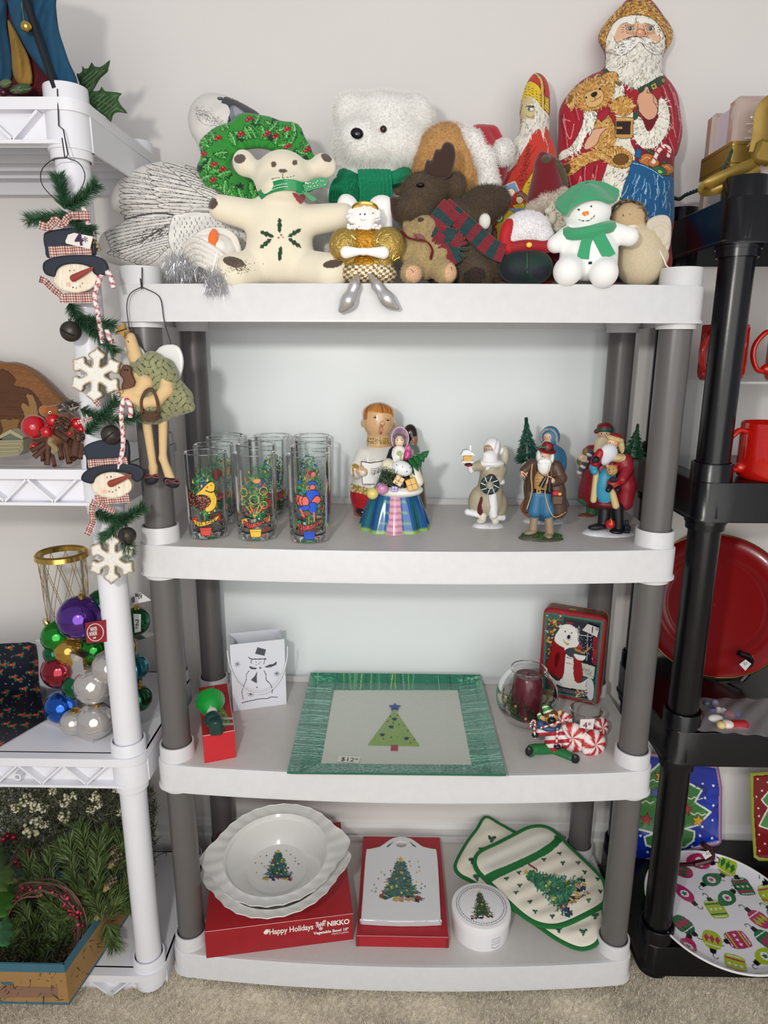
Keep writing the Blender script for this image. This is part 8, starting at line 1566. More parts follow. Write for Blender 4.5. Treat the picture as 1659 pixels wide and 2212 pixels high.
def levelC():
 z = .5225
 # glass in a gold wire drum
 o = Z(138,1372, z); o[1] = .13; o[0] = P(138,1240,.13)[0]; k = S(P(134,1190,.13)); r = 48*k; zt = P(134,1195,.13)[2]; t = thing('wire_candle_glass', 'clear glass candle cup in a gold wire drum frame, behind the bauble pack', 'candle holder', o)
 g = G('fff'*2); g.lathe([(0,.002),(r*.72,.002),(r*.80,.04),(r*.9, zt-z-.004),(r*.88, zt-z-.004),(r*.78,.04),(0,.006)],[o[0], o[1], z],36); build('glass_cup', g, m_glass, t)
 a = np.linspace(0,6.283,49)[:-1]; ring = lambda rr, zz: np.stack([o[0]+rr*np.cos(a), o[1]+rr*np.sin(a), np.full(48, zz)],1)
 g = G(); g.grid(np.concatenate([ring(r*1.12, zt+.001), ring(r*1.14, zt-.008), ring(r*1.02, zt-.009), ring(r*.98, zt+.001), ring(r*1.04, zt+.004), ring(r*1.12, zt+.001)]),6,48, cv=True); build('gold_rim', g, m_gold, t)
 for i in range(10):
  for s_ in (-1,1):
   g = G(); ph = i*.628; g.tube(np.array([[o[0]+r*(1.0-.25*u)*math.cos(ph+s_*u*2.2), o[1]+r*(1.0-.25*u)*math.sin(ph+s_*u*2.2), zt-.008-u*(zt-z-.01)] for u in np.linspace(0,1,14)]),.0006,5); build('gold_wire', g, m_gold, t)
 # open carton covered in dark holly print paper
 A, B = np.array([-1.0,-.02, z]), Z(84,1520, z); B[1] = .02; B[0] = P(92,1520,.02)[0]; t = thing('print_carton', 'dark paper covered carton with tiny red flowers and green leaves, left edge', 'box', [A[0], A[1], z]); h = P(90,1390,.10)[2]-z
 c = Cv(-140,1370,120,1660,3, '0d1222')
 for i in range(520): c.ell(random.uniform(-140,120), random.uniform(1370,1660),.8,.8, '8c94a8')
 for i in range(46):
  x, y = -16+(i % 7)*19+random.uniform(-7,7)+((i//7) % 2)*9,1392+(i//7)*36+random.uniform(-13,13)
  for dx, dy in ((-7,0),(6,-3),(4,4)): c.ell(x+dx, y+dy, 4,2, '2f6a44', random.uniform(0,180))
  c.ell(x-2, y, 3,2.6, 'b0302c'); c.ell(x+3, y-1,3,2.6, 'c03a30'); c.ell(x-2, y, 1,1, 'e0b060')
 g = G(); quadgrid(g, P(-130,1398,.17), P(62,1387,.17), P(72,1532,.17), P(-130,1542,.17),110,80, c); q4 = [P(62,1387,.17), P(92,1396,.06)+[0,0,0], Z(105,1556, z+.001), P(70,1500,.17)]; quadgrid(g, q4[0], q4[1], q4[2], q4[3],40,90, c); quadgrid(g, Z(-130,1492, z+.0012), Z(72,1486, z+.0012), Z(102,1553, z+.0012), Z(-24,1626, z+.0012),90,110, c); gb = [P(-130,1398,.1706), P(62,1387,.1706), P(92,1396,.0606), P(70,1500,.1706), P(-130,1510,.1706)]; g.add([gb[0], gb[1], gb[3], gb[4]],[[0,1,2,3]], '0d1222'); build('carton', g, mat('printed_paper', rough=.35), t, smooth=False)
 # clear pack of baubles
 C0, C1, C2, C3 = Z(195,1612, z), Z(330,1515, z), Z(240,1460, z), Z(92,1560, z); C3[0] = max(C3[0],-.70); h = P(182,1392, C0[1])[2]-z
 C0 = Z(200,1606, z); C3 = Z(98,1560, z); C1 = C0+np.array([.098,.105,0]); C1[0] = min(C1[0],-.478); C2 = C3+np.array([.09,.11,0]); h = .172
 t = thing('bauble_pack', 'clear plastic pack of mixed Christmas baubles with red round logo label', 'bauble pack', C0); u = np.array([0,0, h])
 g = G('fff'*2)
 def wob(pt, s_): return pt+np.array([math.sin(s_*7), math.cos(s_*5),0])*.0012
 cs = [C0, C1, C2, C3]
 for i in range(4):
  a, b = cs[i], cs[(i+1) % 4]; quadgrid(g, a+u, b+u, b, a, 12,14, None, lin('ffffff')[None].repeat(168,0), fn=lambda U, V, Q: Q+np.stack([.0016*np.sin(V*9+U*5),.0016*np.cos(U*8+V*4),.001*np.sin(U*9)],1))
 quadgrid(g, C3+u, C2+u, C1+u, C0+u, 10,10, None, lin('ffffff')[None].repeat(100,0), fn=lambda U, V, Q: Q+np.stack([0*U, 0*U, .02*np.sin(U*3.14)*np.sin(V*3.14)],1)); build('clear_pack', g, m_film, t)
 def bmat(n, c, r=.08, m_=.75): return mat('bauble_'+n, c, rough=r, metal=m_, coat=.5)
 cols = dict(purple=(92,52,148), green=(30,140,40), darkgreen=(16,96,60), red=(140,20,40), blue=(10,84,180), teal=(60,140,160), gold=(190,150,60), silver=(190,185,182))
 for x, y, r, cn, rib, cap in ((174,1334,46,'purple',0,None),(125,1374,33,'green',0,(105,1350)),(206,1402,34,'green',0,None),(130,1448,36,'red',1,(137,1482)),(134,1526,34,'blue',0,None),(168,1420,24,'gold',0,None),(202,1480,38,'silver',1,(181,1520)),(206,1556,37,'silver',0,None),(222,1310,36,'darkgreen',0,None),(292,1342,30,'darkgreen',0,None),(292,1442,27,'teal',1,(306,1478)),(300,1508,27,'darkgreen',0,None),(258,1400,34,'gold',0,None),(262,1480,34,'purple',0,None),(150,1404,30,'gold',0,None),(166,1480,30,'darkgreen',0,None),(238,1440,36,'silver',0,None),(120,1410,24,'darkgreen',0,None),(158,1560,26,'silver',0,None)):
  r *= 1.06
  Yb = .015+(x-125)/200*.07 if x > 190 else .012+(190-x)/100*.035; Yb = {'silver': .0, }.get(cn, Yb); g = G(); p = P(x, y, Yb); k = S(p); n = 60; ph = np.linspace(.001, math.pi-.001,31); th = np.linspace(0,6.2832, n+1)[:-1]; R_ = frame((P(*cap, Yb)-p) if cap else [0.2,-.1,1.]); tt, pp = np.meshgrid(th, ph); rr = r*k*(1+(.025*np.abs(np.sin(tt*8+pp*1.6)) if rib else 0)); V = np.stack([rr*np.sin(pp)*np.cos(tt), rr*np.sin(pp)*np.sin(tt), rr*np.cos(pp)],-1).reshape(-1,3)@R_.T+p; g.grid(V, 31, n, cv=True); b = build('bauble', g, bmat(cn, cols[cn], m_=.55 if cn == 'silver' else .8), t)
  ax = R_[:, 2]; g = G(); g.lathe([(0, r*k*1.16),(.0055, r*k*1.15),(.0062, r*k*.96),(.0062, r*k*.94)], p, 14, R=R_); q = p+ax*r*k*1.22; g.tube(np.array([q+R_[:, 0]*.004*math.cos(v)+ax*.004*math.sin(v) for v in np.linspace(0,6.283,12)[:-1]]),.0006,5, closed=True); build('gold_cap', g, m_gold, b)
 ex = (C3-C0)/np.linalg.norm(C3-C0); nrm = np.array([ex[1],-ex[0],0]); nrm = nrm if nrm[1] < 0 else -nrm
 def onpl(x, y, off=.002): d = ray(x, y); n_ = nrm; return CPOS+d*((C0+n_*off-CPOS)@n_)/(d@n_)
 g = G('96202c'); g.prism([onpl(*p) for p in ((184,1346),(228,1339),(230,1386),(187,1390))],-nrm*.0006); lb = build('logo_label', g, m_card, t, smooth=False); g = G('efe8e4'); g.tube(np.array([onpl(206+17.5*math.cos(q),1366+18.5*math.sin(q),.0026) for q in np.linspace(0,6.283,30)[:-1]]),.0007,5, closed=True); build('label_ring', g, m_ink, lb)
 xd = onpl(222,1364,.0028)-onpl(191,1369,.0028); L = np.linalg.norm(xd); xd /= L
 for s_, x, y, sz, f in (('WINTER', 195,1364,.0098,.021),('WONDER', 193,1374,.0098,.024),('LAND', 201,1380,.0045,.009)): text(s_, sz, onpl(x, y, .0028), xd, (0,0,1), m_ink, lb, col='efe8e4', fat=.0003, fit=f)
 Yl = .036; g = G('e0e0dc'); g.prism([P(x, y, Yl) for x, y in ((288,1326),(304,1327),(304,1364),(291,1367))],(0,.0006,0)); s2 = build('price_sticker', g, m_card, t, smooth=False); text('2', .017, P(291,1351, Yl-.0006),(1,0,0),(.1,0,1), m_ink, s2, col='1a1a20'); text('*', .015, P(292,1364, Yl-.0006),(1,0,0),(0,0,1), m_ink, s2, col='1a1a20')
 g = G('e4e4e0'); g.prism([P(x, y, Yl) for x, y in ((283,1287),(304,1280),(327,1297),(289,1305))],(0,.0006,0)); s3 = build('shop_label', g, m_card, t, smooth=False); text('BIG', .0085, P(292,1289, Yl-.0006),(1,0,.05),(0,0,1), m_ink, s3, col='1a1a20', fat=.0003); text('$4', .0075, P(298,1294, Yl-.0006),(1,0,.05),(0,0,1), m_ink, s3, col='1a1a20'); g = G('202024')
 for i in range(7): g.tube([P(284+i*1.0,1291-i*.5, Yl-.0005), P(285+i*1.0,1303-i*.3, Yl-.0005)],.0003,4)
 build('barcode', g, m_ink, s3, kind='stuff')
levelC()
def levelD():
 zf = .0475; t = thing('cardboard_tray', 'brown cardboard tray with teal printed edges full of wreaths and greenery', 'box', Z(145,2172, zf)); A = Z(150,2171, zf); h = .058; A1 = P(144,2084, A[1]); h = A1[2]-zf; n = np.array([0.035,.225,0]); D = A+n; L = A+np.array([-.40,0,0]); K = L+n; u = np.array([0,0, h]); BRN, TL = 'a07c4c', '3c6a7c'; m_cb = mat('corrugated_board', rough=.8, noise=(30,.08), bump=(300,.2,.0006))
 for nm, a, b in (('front_panel', L, A),('side_panel', A, D),('back_panel', D, K),('far_side_panel', K, L)):
  g = G(); d = (b-a)/np.linalg.norm(b-a); nn = np.array([d[1],-d[0],0])
  for lo, hi, cc in ((0,.06, TL),(.06,.80, BRN),(.80,1, TL)): g.add([a+u*lo, b+u*lo, b+u*hi, a+u*hi, a+u*lo-nn*.003, b+u*lo-nn*.003, b+u*hi-nn*.003, a+u*hi-nn*.003],[[0,1,2,3],[4,7,6,5],[3,2,6,7],[0,4,5,1],[1,5,6,2],[0,3,7,4]], cc)
  if nm == 'front_panel':
   q = lambda x, y: PV([x],[y], a[1]-.0008)[0]; g.add([q(-40,2130), q(124,2134), q(124,2154), q(-40,2156)],[[0,3,2,1]], '8a6654'); g.add([q(0,2122), q(28,2122), q(24,2128), q(6,2128)],[[0,3,2,1]], TL)
  build(nm, g, m_cb, t, smooth=False)
 g = G(BRN); g.add([A, D, K, L],[[0,1,2,3]]); build('bottom_panel', g, m_cb, t)
 g = G(); m = 7000; q = RNG.random((m, 3)); b = L+(A-L)*q[:, :1]+n*q[:, 1:2]*.96+u*(.05+q[:, 2:]*.75); g.blades(b, b+RNG.normal(size=(m, 3))*.010+[0,0,.004],.0013, cols=np.clip(lin('2c3820')*(1+RNG.normal(size=(m, 1))*.4).clip(.3,2),0,1)); build('dark_filler', g, m_plant, t, kind='stuff')
 def at_(x, y, z_): return Z(x, y, z_)
 t = thing('pine_branch_pile', 'green artificial pine boughs with small gilded cones spilling over the cardboard tray', 'greenery', at_(190,1960,.12)); rnd = random.Random(5)
 for i, (x0, y0, x1, y1, z0, z1) in enumerate(((150,1950,60,1850,.16,.19),(170,1930,130,1830,.17,.22),(190,1920,180,1800,.17,.24),(210,1930,235,1800,.17,.24),(170,1960,60,1905,.15,.17),(200,1965,150,1900,.15,.18),(230,1950,260,1860,.15,.19),(220,1980,150,1975,.13,.15),(220,1990,200,1930,.13,.18),(235,1985,280,1900,.13,.17),(230,1995,245,2040,.12,.08),(220,1985,160,2010,.12,.11),(250,1970,285,1950,.13,.14),(60,2060,80,1990,.08,.11),(90,2070,110,2000,.08,.11),(40,2050,100,2040,.09,.10),(70,2050,50,2000,.08,.1),(110,2055,130,2010,.08,.1),(130,2040,120,1960,.1,.14),(150,2030,160,1960,.1,.15),(60,1990,30,1930,.12,.15),(110,1980,90,1900,.14,.18),(100,1930,110,1850,.16,.2),(70,1920,60,1860,.16,.19),(140,1990,110,1950,.13,.16),(160,1900,150,1820,.19,.23),(210,1890,215,1810,.2,.24),(250,1880,265,1810,.18,.23),(180,2030,190,1980,.11,.14),(20,2070,30,2000,.08,.12),(240,1920,280,1950,.16,.14),(190,1850,170,1790,.2,.24))):
  a, b = at_(x0, y0, z0), at_(x1, y1, z1); g = G(); q = spline([a, (a+b)/2+[0,0,.008], b],8); T = (b-a)/np.linalg.norm(b-a); n = 230; j = RNG.integers(0, len(q), n); d = RNG.normal(size=(n, 3))*[1,.6,.6]; d -= T*(d@T)[:, None]; d /= np.linalg.norm(d, axis=1)[:, None]; d = d+T*1.05; d /= np.linalg.norm(d, axis=1)[:, None]
  g.blades(q[j], q[j]+d*RNG.uniform(.022,.034,(n, 1)),.0012, cols=np.clip(lin('566a38')*(1+RNG.normal(size=(n, 1))*.3).clip(.4,2),0,1), bend=.05); g.tube(q, .0018,6, col='4a4028'); build('pine_bough', g, m_plant, t)
 for x, y, z_, r in ((213,1976,.14,16),(235,1912,.19,15),(246,1862,.2,16),(234,1908,.17,14),(252,1944,.15,15),(246,1838,.22,10)):
  g = G(); p = at_(x, y, z_); k = S(p)*r; ax = np.array([-.3,-.8,-.2])
  R = frame(ax)
  for i in range(46): s_ = i/46; th = i*2.4; rr = k*(1-s_)**.6; c_ = p+R@np.array([rr*.8*math.cos(th), rr*.8*math.sin(th),(s_-.5)*k*2]); g.ell(c_, (k*.26, k*.26, k*.07), R=R@rz(math.degrees(th))@ry(50), col='8a7a4c' if i > 30 else ('5c5238', '463e2c')[i % 2], n=6)
  build('gilded_cone', g, m_resin, t)
 t = thing('berry_vine_wreath', 'brown twisted vine wreath dotted with dark red berries in the cardboard tray', 'wreath', at_(90,2080,.07)); c0 = P(84,2010,-.045); rad = .083
 for i in range(22):
  g = G(random.choice(('5a4234', '4a362c', '6e5444'))); a0 = random.uniform(0,6.28); a = np.linspace(a0, a0+random.uniform(3,5.4),26); rr = rad*random.uniform(.82,1.14); tl = random.uniform(-.012,.012)
  g.tube(np.stack([c0[0]+rr*np.cos(a), c0[1]+rr*np.sin(a)*.3+tl, c0[2]+rr*np.sin(a)*.93+.004*np.sin(a*5+i)],1),.0017,5); build('vine_strand', g, m_matte, t)
 for i in range(56): a = random.uniform(-.5,3.7); rr = rad*random.uniform(.9,1.2); g = G(random.choice(('7c1424', 'a01c34', 'b83c5c', '5c101c'))); g.ell([c0[0]+rr*math.cos(a), c0[1]+rr*math.sin(a)*.3-.012, c0[2]+rr*math.sin(a)*.93], random.uniform(.002,.0042), n=10); build('berry', g, m_gloss, t)
 t = thing('white_berry_wreath', 'rambling wreath of cream berry clusters and dark twigs, behind the pine boughs', 'wreath', at_(120,1800,.15)); g = G()
 for i in range(130): a = P(random.uniform(-40,330), random.uniform(1720,1890), random.uniform(.12,.24)); b = a+RNG.normal(size=3)*[.03,.02,.02]; m_ = (a+b)/2+RNG.normal(size=3)*.012; g.tube(spline([a, m_, b],4),.0011,4, col=random.choice(('4a4438', '343028', '5c5440')))
 build('twigs', g, m_matte, t, kind='stuff'); g = G(); n = 9000; bx, by = RNG.uniform(-60,335, n), RNG.uniform(1705,1900, n); b = np.array([P(x, y, z_) for x, y, z_ in zip(bx, by, RNG.uniform(.11,.27, n))]); g.blades(b, b+RNG.normal(size=b.shape)*.010+[0,0,.006],.0016, cols=np.clip(lin('50553a')*(1+RNG.normal(size=(len(b),1))*.4).clip(.3,2),0,1)); build('moss_sprigs', g, m_plant, t, kind='stuff')
 for x, y, r in ((75,1688,10),(58,1728,13),(76,1742,12),(34,1744,10),(92,1744,12),(70,1790,18),(85,1774,10),(140,1732,13),(155,1722,10),(138,1765,13),(205,1722,11),(212,1738,9),(196,1748,9),(260,1756,8),(116,1694,8),(114,1708,8),(252,1706,8),(95,1780,9)):
  g = G(); cc = P(x, y, .13); k = S(cc)*r*1.1
  for i in range(24): d = RNG.normal(size=3); d /= np.linalg.norm(d); g.ell(cc+d*k*RNG.uniform(.6,1.), k*.22, col=random.choice(('dcd8b8', 'd0cca8', 'e4e0c8', 'b8bc88')), n=8)
  build('berry_cluster', g, m_resin, t)
 t = thing('holly_pick', 'glossy artificial holly leaves with dark red berries at the left edge', 'greenery', at_(10,1960,.15)); m_h = _M['silk_leaf']
 for x, y, L_, a, cc in ((0,1850,38,100,'4c7040'),(14,1890,40,60,'557a34'),(0,1930,44,20,'5c9c30'),(10,1945,40,70,'4c8c2c'),(0,1820,30,40,'2c5038'),(10,2010,36,80,'2f7040'),(40,1800,30,30,'1f3c2c'),(60,1830,28,70,'223c30'),(30,1880,30,-20,'24402e')):
  a = math.radians(a); uu = np.array([math.cos(a),-math.sin(a)]); v = np.array([-uu[1], uu[0]]); o_ = [(-1,0),(-.7,.5),(-.5,.25),(-.15,.6),(.05,.3),(.4,.5),(.55,.2),(1,0)]; pts = [np.array([x, y])+uu*L_*q+v*L_*w_ for q, w_ in o_]+[np.array([x, y])+uu*L_*q-v*L_*w_ for q, w_ in o_[1:-1][::-1]]
  zz = .20 if y < 1900 else .16; W = lambda X, Y, off: PLN(X, Y, zz, .05,-.5)+np.stack([0*off, 0*off, off],1); p = spline(pts, 2, True); g = sheet(p, 3, W, None, cc, .004,10); sheet(p, 5, lambda X, Y, off: PLN(X, Y, zz, .05,-.5)-np.stack([0*off, 0*off, off*0+.001],1), None, cc, 0,9, g=g, flip=True); build('holly_leaf', g, m_h, t)
 for x, y in ((8,1812),(16,1806),(30,1808),(60,1842),(0,1882),(38,1872),(34,1862),(26,1872)): g = G('6c1020'); g.ell(at_(x, y, .2),.0075, n=14); build('berry', g, m_gloss, t)
levelD()
# ================================================================ right shelf unit
def glass_block():
 z = 1.4625; t = thing('glass_block_gift', 'pressed glass block tied with wide gold ribbon and bow, on the black shelf', 'decoration', [.58,.12, z]); m_gb = mat('block_glass', (236,214,200), rough=.06, trans=.55, coat=.6, bump=(60,.2,.002)); x0, y0, y1 = .512,.070,.178; h = P(1605,204, y0)[2]-z; w = .19
 for nm, ya in (('front_half', y0),('back_half', y1-.028)): g = G(); g.box((x0+w/2, ya+.014, z+h/2),(w, .028, h), b=.006); build(nm, g, m_gb, t)
 g = G('e0d8de'); g.box((x0+w/2,(y0+y1)/2, z+h/2),(w-.012, y1-y0-.05, h-.012), b=.004); build('frosted_core', g, mat('frosted_glass', (226,218,226), rough=.3), t)
 g = G()
 for i, (cx, cz) in enumerate(((x0+.035,.118),(x0+.035,.098),(x0+.06,.108),(x0+.10,.115))):
  for k in range(8): a = k*math.pi/4; g.ell((cx+.011*math.cos(a), y0-.001, z+cz+.011*math.sin(a)),(.008,.002,.0022), R=ry(-math.degrees(a)), n=8)
 build('pressed_star', g, m_gb, t, kind='stuff')
 m_rb = mat('gold_ribbon', (142,116,52), rough=.36, metal=.45, bump=(40,.3,.002)); zr = z+.076; hw = .0185
 g = G(); pth = np.array([(x0-.0015, y1+.001),(x0-.0015, y0+.004),(x0+.0005, y0-.0008),(x0+.004, y0-.0016),(x0+.12, y0-.0016)]); V = [(*p, zr+s_*hw) for s_ in (-1,1) for p in pth]; g.grid(V, 2,5); rb = build('ribbon_band', g, m_rb, t)
 g = G()
 for s_ in (-.72,.72): g.tube([(*p-np.array([.0008,.0006]), zr+s_*hw) for p in pth],.0005,5)
 build('ribbon_stitching', g, m_gold, rb, kind='stuff')
 def loop(pts, w_, nm):
  q = spline([P(*p) for p in pts],9); T = np.gradient(q, axis=0); T /= np.linalg.norm(T, axis=1)[:, None]; N = np.cross(T, [0,1,.2]); N /= np.linalg.norm(N, axis=1)[:, None]; u = np.linspace(-1,1,7); V = q[:, None]+N[:, None]*u[None, :, None]*w_+np.array([0,-.003,0])*(1-u**2)[None, :, None]; g = G(); g.grid(V.reshape(-1,3), len(q),7); g.grid((V+[0,.0008,0]).reshape(-1,3), len(q),7); build(nm, g, m_rb, t)
 loop([(1640,348,.03),(1600,364,.02),(1545,388,.02),(1519,407,.03),(1535,412,.04),(1580,398,.03),(1640,366,.03)],.008, 'bow_loop'); loop([(1640,330,.03),(1648,290,.03),(1655,240,.03),(1680,225,.03),(1700,250,.03),(1690,300,.03)],.016, 'bow_loop')
 g = G(); g.box(P(1650,330,.025),(.03,.014,.034), R=ry(12), b=.005); build('bow_knot', g, m_rb, t)
 t = thing('light_cord', 'dark green twisted light cord trailing over the black top shelf edge', 'cord', P(1470,432,.2)); m_c = mat('green_cord', (24,58,48), rough=.5)
 q = spline([P(1455,430,.24), P(1468,432,.22), P(1480,424,.19), P(1500,416,.15), P(1520,408,.11), P(1540,396,.07), P(1556,375,.05), P(1572,350,.045), P(1580,330,.05)],14); n = np.arange(len(q))
 for ph in (0,3.14): g = G(); g.tube(q+np.stack([0*n, np.sin(n*.7+ph), np.cos(n*.7+ph)],1)*.0022+[0,0,.002],.0017,6); build('cord_strand', g, m_c, t)
glass_block()
def mug(pos, r, h, ha, label, tone, deco=False):
 t = thing('red_mug', label, 'mug', pos, 'red mugs'); x, y, z = pos; m_mug = mat('red_glaze', (186,24,16), rough=.12, coat=.7, noise=(200,.1))
 g = G(); g.lathe([(0,.002),(r*.86,0),(r*.95,.004),(r, .014),(r*.99, h*.5),(r, h-.003),(r*.985, h),(r*.95, h-.002),(r*.94, h*.5),(r*.93,.012),(0,.008)], pos, 44); build('mug_body', g, m_mug, t)
 a = math.radians(ha); d = np.array([math.cos(a), math.sin(a),0]); o = np.array(pos); g = G(); g.tube(spline([o+d*r*.95+[0,0, h*.84], o+d*r*1.25+[0,0, h*.86], o+d*r*1.62+[0,0, h*.66], o+d*r*1.66+[0,0, h*.42], o+d*r*1.42+[0,0, h*.20], o+d*r*1.12+[0,0, h*.17], o+d*r*.97+[0,0, h*.24]],7),[.0058]*43,12, flat=.8); g.ell(o+d*r*1.03+[0,0, h*.2],(.010,.009,.010), n=14); build('handle', g, m_mug, t)
 if deco:
  def on(u, v, s_, cc): th = u/r; p = o+np.array([r*math.sin(th),-r*math.cos(th), v]); g = G(cc); g.ell(p, (s_[0],.0012, s_[1]), R=rz(math.degrees(th))@ry(s_[2]), n=12); return g
  for u, v in ((.004,.030),(.012,.018),(-.006,.020),(.014,.042)): build('white_dot', on(u, v, (.0028,.0028,0), 'f0e8e0'), m_gloss, t)
  build('holly_leaf', on(.016,.030,(.012,.005,25), '2c6a30'), m_gloss, t)
zB = 1.0205
o = np.array([P(1548,760,.15)[0],.15,0]); zr = P(1535,822,.112)[2]
t = thing('acrylic_riser', 'clear acrylic riser carrying two red mugs on the black shelf', 'riser', [.66,.15, zB]); g = G('ffffff'); g.box((.70,.19, zr-.003),(.36,.19,.005), b=.001); m_ac = mat('acrylic', (226,230,232), rough=.1, alpha=.45); build('riser_top', g, m_ac, t)
for xx in (.523,.877): g = G('ffffff'); g.box((xx, .19,(zB+zr-.006)/2),(.005,.19, zr-.006-zB), b=.001); build('riser_leg', g, m_ac, t)
mug([o[0]+.012,.150, zr],.040, P(1520,700,.11)[2]-zr, 215, 'red mug on the clear riser, half hidden by the black post', 0)
mug([P(1712,760,.15)[0],.15, zr-.0005],.042,.098,180, 'red mug on the clear riser with only its handle in the frame', 0)
pm = Z(1655,1058, zB); mug([P(1660,1000,.035)[0],.035, zB],.050, P(1640,918,-.005)[2]-zB, 188, 'large red mug with holly leaf and white dots, front of the second shelf', 0, True)
def disc_plate(name, label, cat, c, n_, r, prof, m, cv=None, cols=None, rim=None):
 t = thing(name, label, cat, [c[0], c[1], c[2]-r*abs(n_[1])*.9]); R = frame(n_); g = G(); g.lathe([(r*a, r*b) for a, b in prof], c, 96, R=R, cols=cols); build('plate_body', g, m, t)
 if rim: a = np.linspace(0,6.2832,97)[:-1]; g = G(); g.tube((np.stack([r*np.cos(a), r*np.sin(a),0*a+r*prof[0][1]],1))@R.T+c, .0016,6, closed=True); build('gold_edge', g, m_gold, t)
 return t, R
cp = P(1541,1308,.235)
t, _ = disc_plate('red_charger', 'large glossy red charger plate with gold edge standing on a black easel', 'plate', cp, (-.56,-.80,.22),.151,[(1,0),(.98,.012),(.70,-.02),(.66,-.045),(.60,-.06),(.01,-.062),(.01,-.085),(.62,-.085),(.98,-.012),(1,0)], mat('red_plate_glaze', (128,16,20), rough=.22, coat=.15, spec=.3), rim=True)
def easel(pts, label, name, sticker, col, Y):
 t = thing(name, label, 'easel', P(*pts[-1], Y)); g = G(col); g.tube(spline([P(x, y, Y) for x, y in pts],6),.0065,8); g.tube([P(pts[-1][0], pts[-1][1], Y), P(pts[-1][0]-100, pts[-1][1]+6, Y+.04)],.005,6); build('easel_arm', g, m_gloss, t); g = G('dcdcdc'); g.prism([P(x, y, Y-.012) for x, y in sticker],(0,.0008,0)); b = build('price_sticker', g, m_card, t, smooth=False); text('$5', .0085, P(sticker[0][0]+9, sticker[0][1]+2, Y-.0128),(1,0,.2),(-.2,0,1), m_ink, b, col='8c8c90')
easel([(1596,1410),(1604,1414),(1618,1420),(1622,1432),(1616,1452),(1600,1470)], 'black plate easel with white price sticker under the red charger', 'plate_easel', [(1597,1435),(1611,1425),(1623,1434),(1610,1449)], '0c0c0e', .17)
def bag_set():
 z = .5565; t = thing('ornament_bag', 'clear plastic bag holding a small Santa spreader and beads on the third black shelf', 'bag', Z(1580,1585, z)); cs = [Z(*p, z+.004) for p in ((1512,1508),(1672,1510),(1672,1592),(1506,1578))]; g = G('fff'*2); fn = lambda U, V, Q: Q+np.stack([0*U, 0*U, .012*np.sin(U*3.14)*np.sin(V*3.14)+.0015*np.sin(U*23+V*9)],1); quadgrid(g, *cs, 40,24, None, lin('ffffff')[None].repeat(960,0), fn); build('clear_bag', g, mat('bag_film', (206,200,204), rough=.3, alpha=.3), t)
 g = sdf([('c', Z(1560,1566,z+.008), Z(1607,1566,z+.008),.0085, 'a01c28', .009),('e', Z(1570,1564,z+.011), np.array([.012,.010,.007]), None, 'e0dcd4'),('e', Z(1558,1566,z+.012), np.array([.008,.008,.007]), None, 'd8c080'),('e', Z(1546,1552,z+.009), np.array([.014,.009,.007]), None, 'e4e0dc')],.0012,.001); build('santa_spreader', g, m_resin, t)
 for x, y, cc in ((1541,1534,'1c2c90'),(1552,1534,'e0d8c8'),(1563,1536,'c8ccd8'),(1571,1542,'a81c30'),(1580,1546,'a81c30'),(1593,1543,'1c2c90'),(1527,1520,'4c5068'),(1545,1518,'8080a0')): g = G(cc); g.ell(Z(x, y, z+.007),.0065, n=12); build('bead', g, m_gloss, t)
bag_set()
def square_plate(name, label, o, Yf, bg, rim, draw):
 t = thing(name, label, 'plate', P(o[-2][0], o[-2][1], Yf(o[-2][1]))); xs = [p[0] for p in o]; ys = [p[1] for p in o]; c = Cv(min(xs)-4, min(ys)-4, max(xs)+4, max(ys)+4,3, bg); draw(c); q = np.array(o, float); c.line(np.vstack([q, q[:1]]),13, rim)
 g = sheet(q, 1.3, lambda x, y, off: PV(x, y, Yf(y)+off-.004), c, None, .008,16); sheet(q, 8, lambda x, y, off: PV(x, y, Yf(y)+off+.002), None, 'e0e0e0', .008,16, g=g, flip=True); build('plate_body', g, m_cer, t)
def d_blue(c):
 for i in range(60): c.ell(random.uniform(1370,1560), random.uniform(1620,1860),14,6, random.choice(('1430a0', '1c3cb0', '102888')), random.uniform(0,180))
 tr = [(1392,1680),(1424,1650),(1440,1630),(1484,1690),(1516,1707),(1501,1733),(1535,1754),(1508,1782),(1480,1790),(1500,1796),(1499,1815),(1480,1830),(1420,1833),(1396,1826),(1392,1808),(1412,1800),(1376,1790),(1340,1770),(1384,1720)]; c.poly(tr, '3c7c3c', 0, 'e4ece0', 4)
 for i in range(90): x, y = random.uniform(1380,1520), random.uniform(1660,1790); c.line([(x, y),(x+10, y-4)],2, random.choice(('4c9044', '2f6c34', '5ca050'))) if c.is_(x, y, '3c7c3c') else None
 for x0, y0 in ((1396,1684),(1380,1730),(1430,1742),(1485,1722),(1492,1756)): c.line([(x0,y0),(x0+8,y0+4),(x0+15,y0),(x0+24,y0+5),(x0+32,y0+2)],2.2, 'e0e8d8', 4)
 for x, y, cc in ((1427,1677,'d89c30'),(1416,1713,'4c64a8'),(1396,1770,'b02c2c'),(1482,1748,'b02c2c'),(1508,1773,'e0a830')): c.star(x, y, 15, cc, 5,.45,-80, '2a2018')
 for x, y in ((1518,1693),(1541,1697),(1523,1724),(1541,1740),(1539,1772),(1538,1811),(1512,1805),(1517,1786),(1495,1829),(1470,1838),(1399,1841),(1384,1805),(1372,1838)): c.ell(x, y, 2.6,2.6, 'e8ecf4')
square_plate('blue_plate', 'square blue plate with painted green tree and stars and a pink edge', [(1393,1624),(1552,1654),(1560,1700),(1559,1820),(1552,1826),(1373,1866),(1366,1862),(1378,1740)], lambda y: .225+.05*(1866-y)/240, '1430a0', 'b88ca8', d_blue)
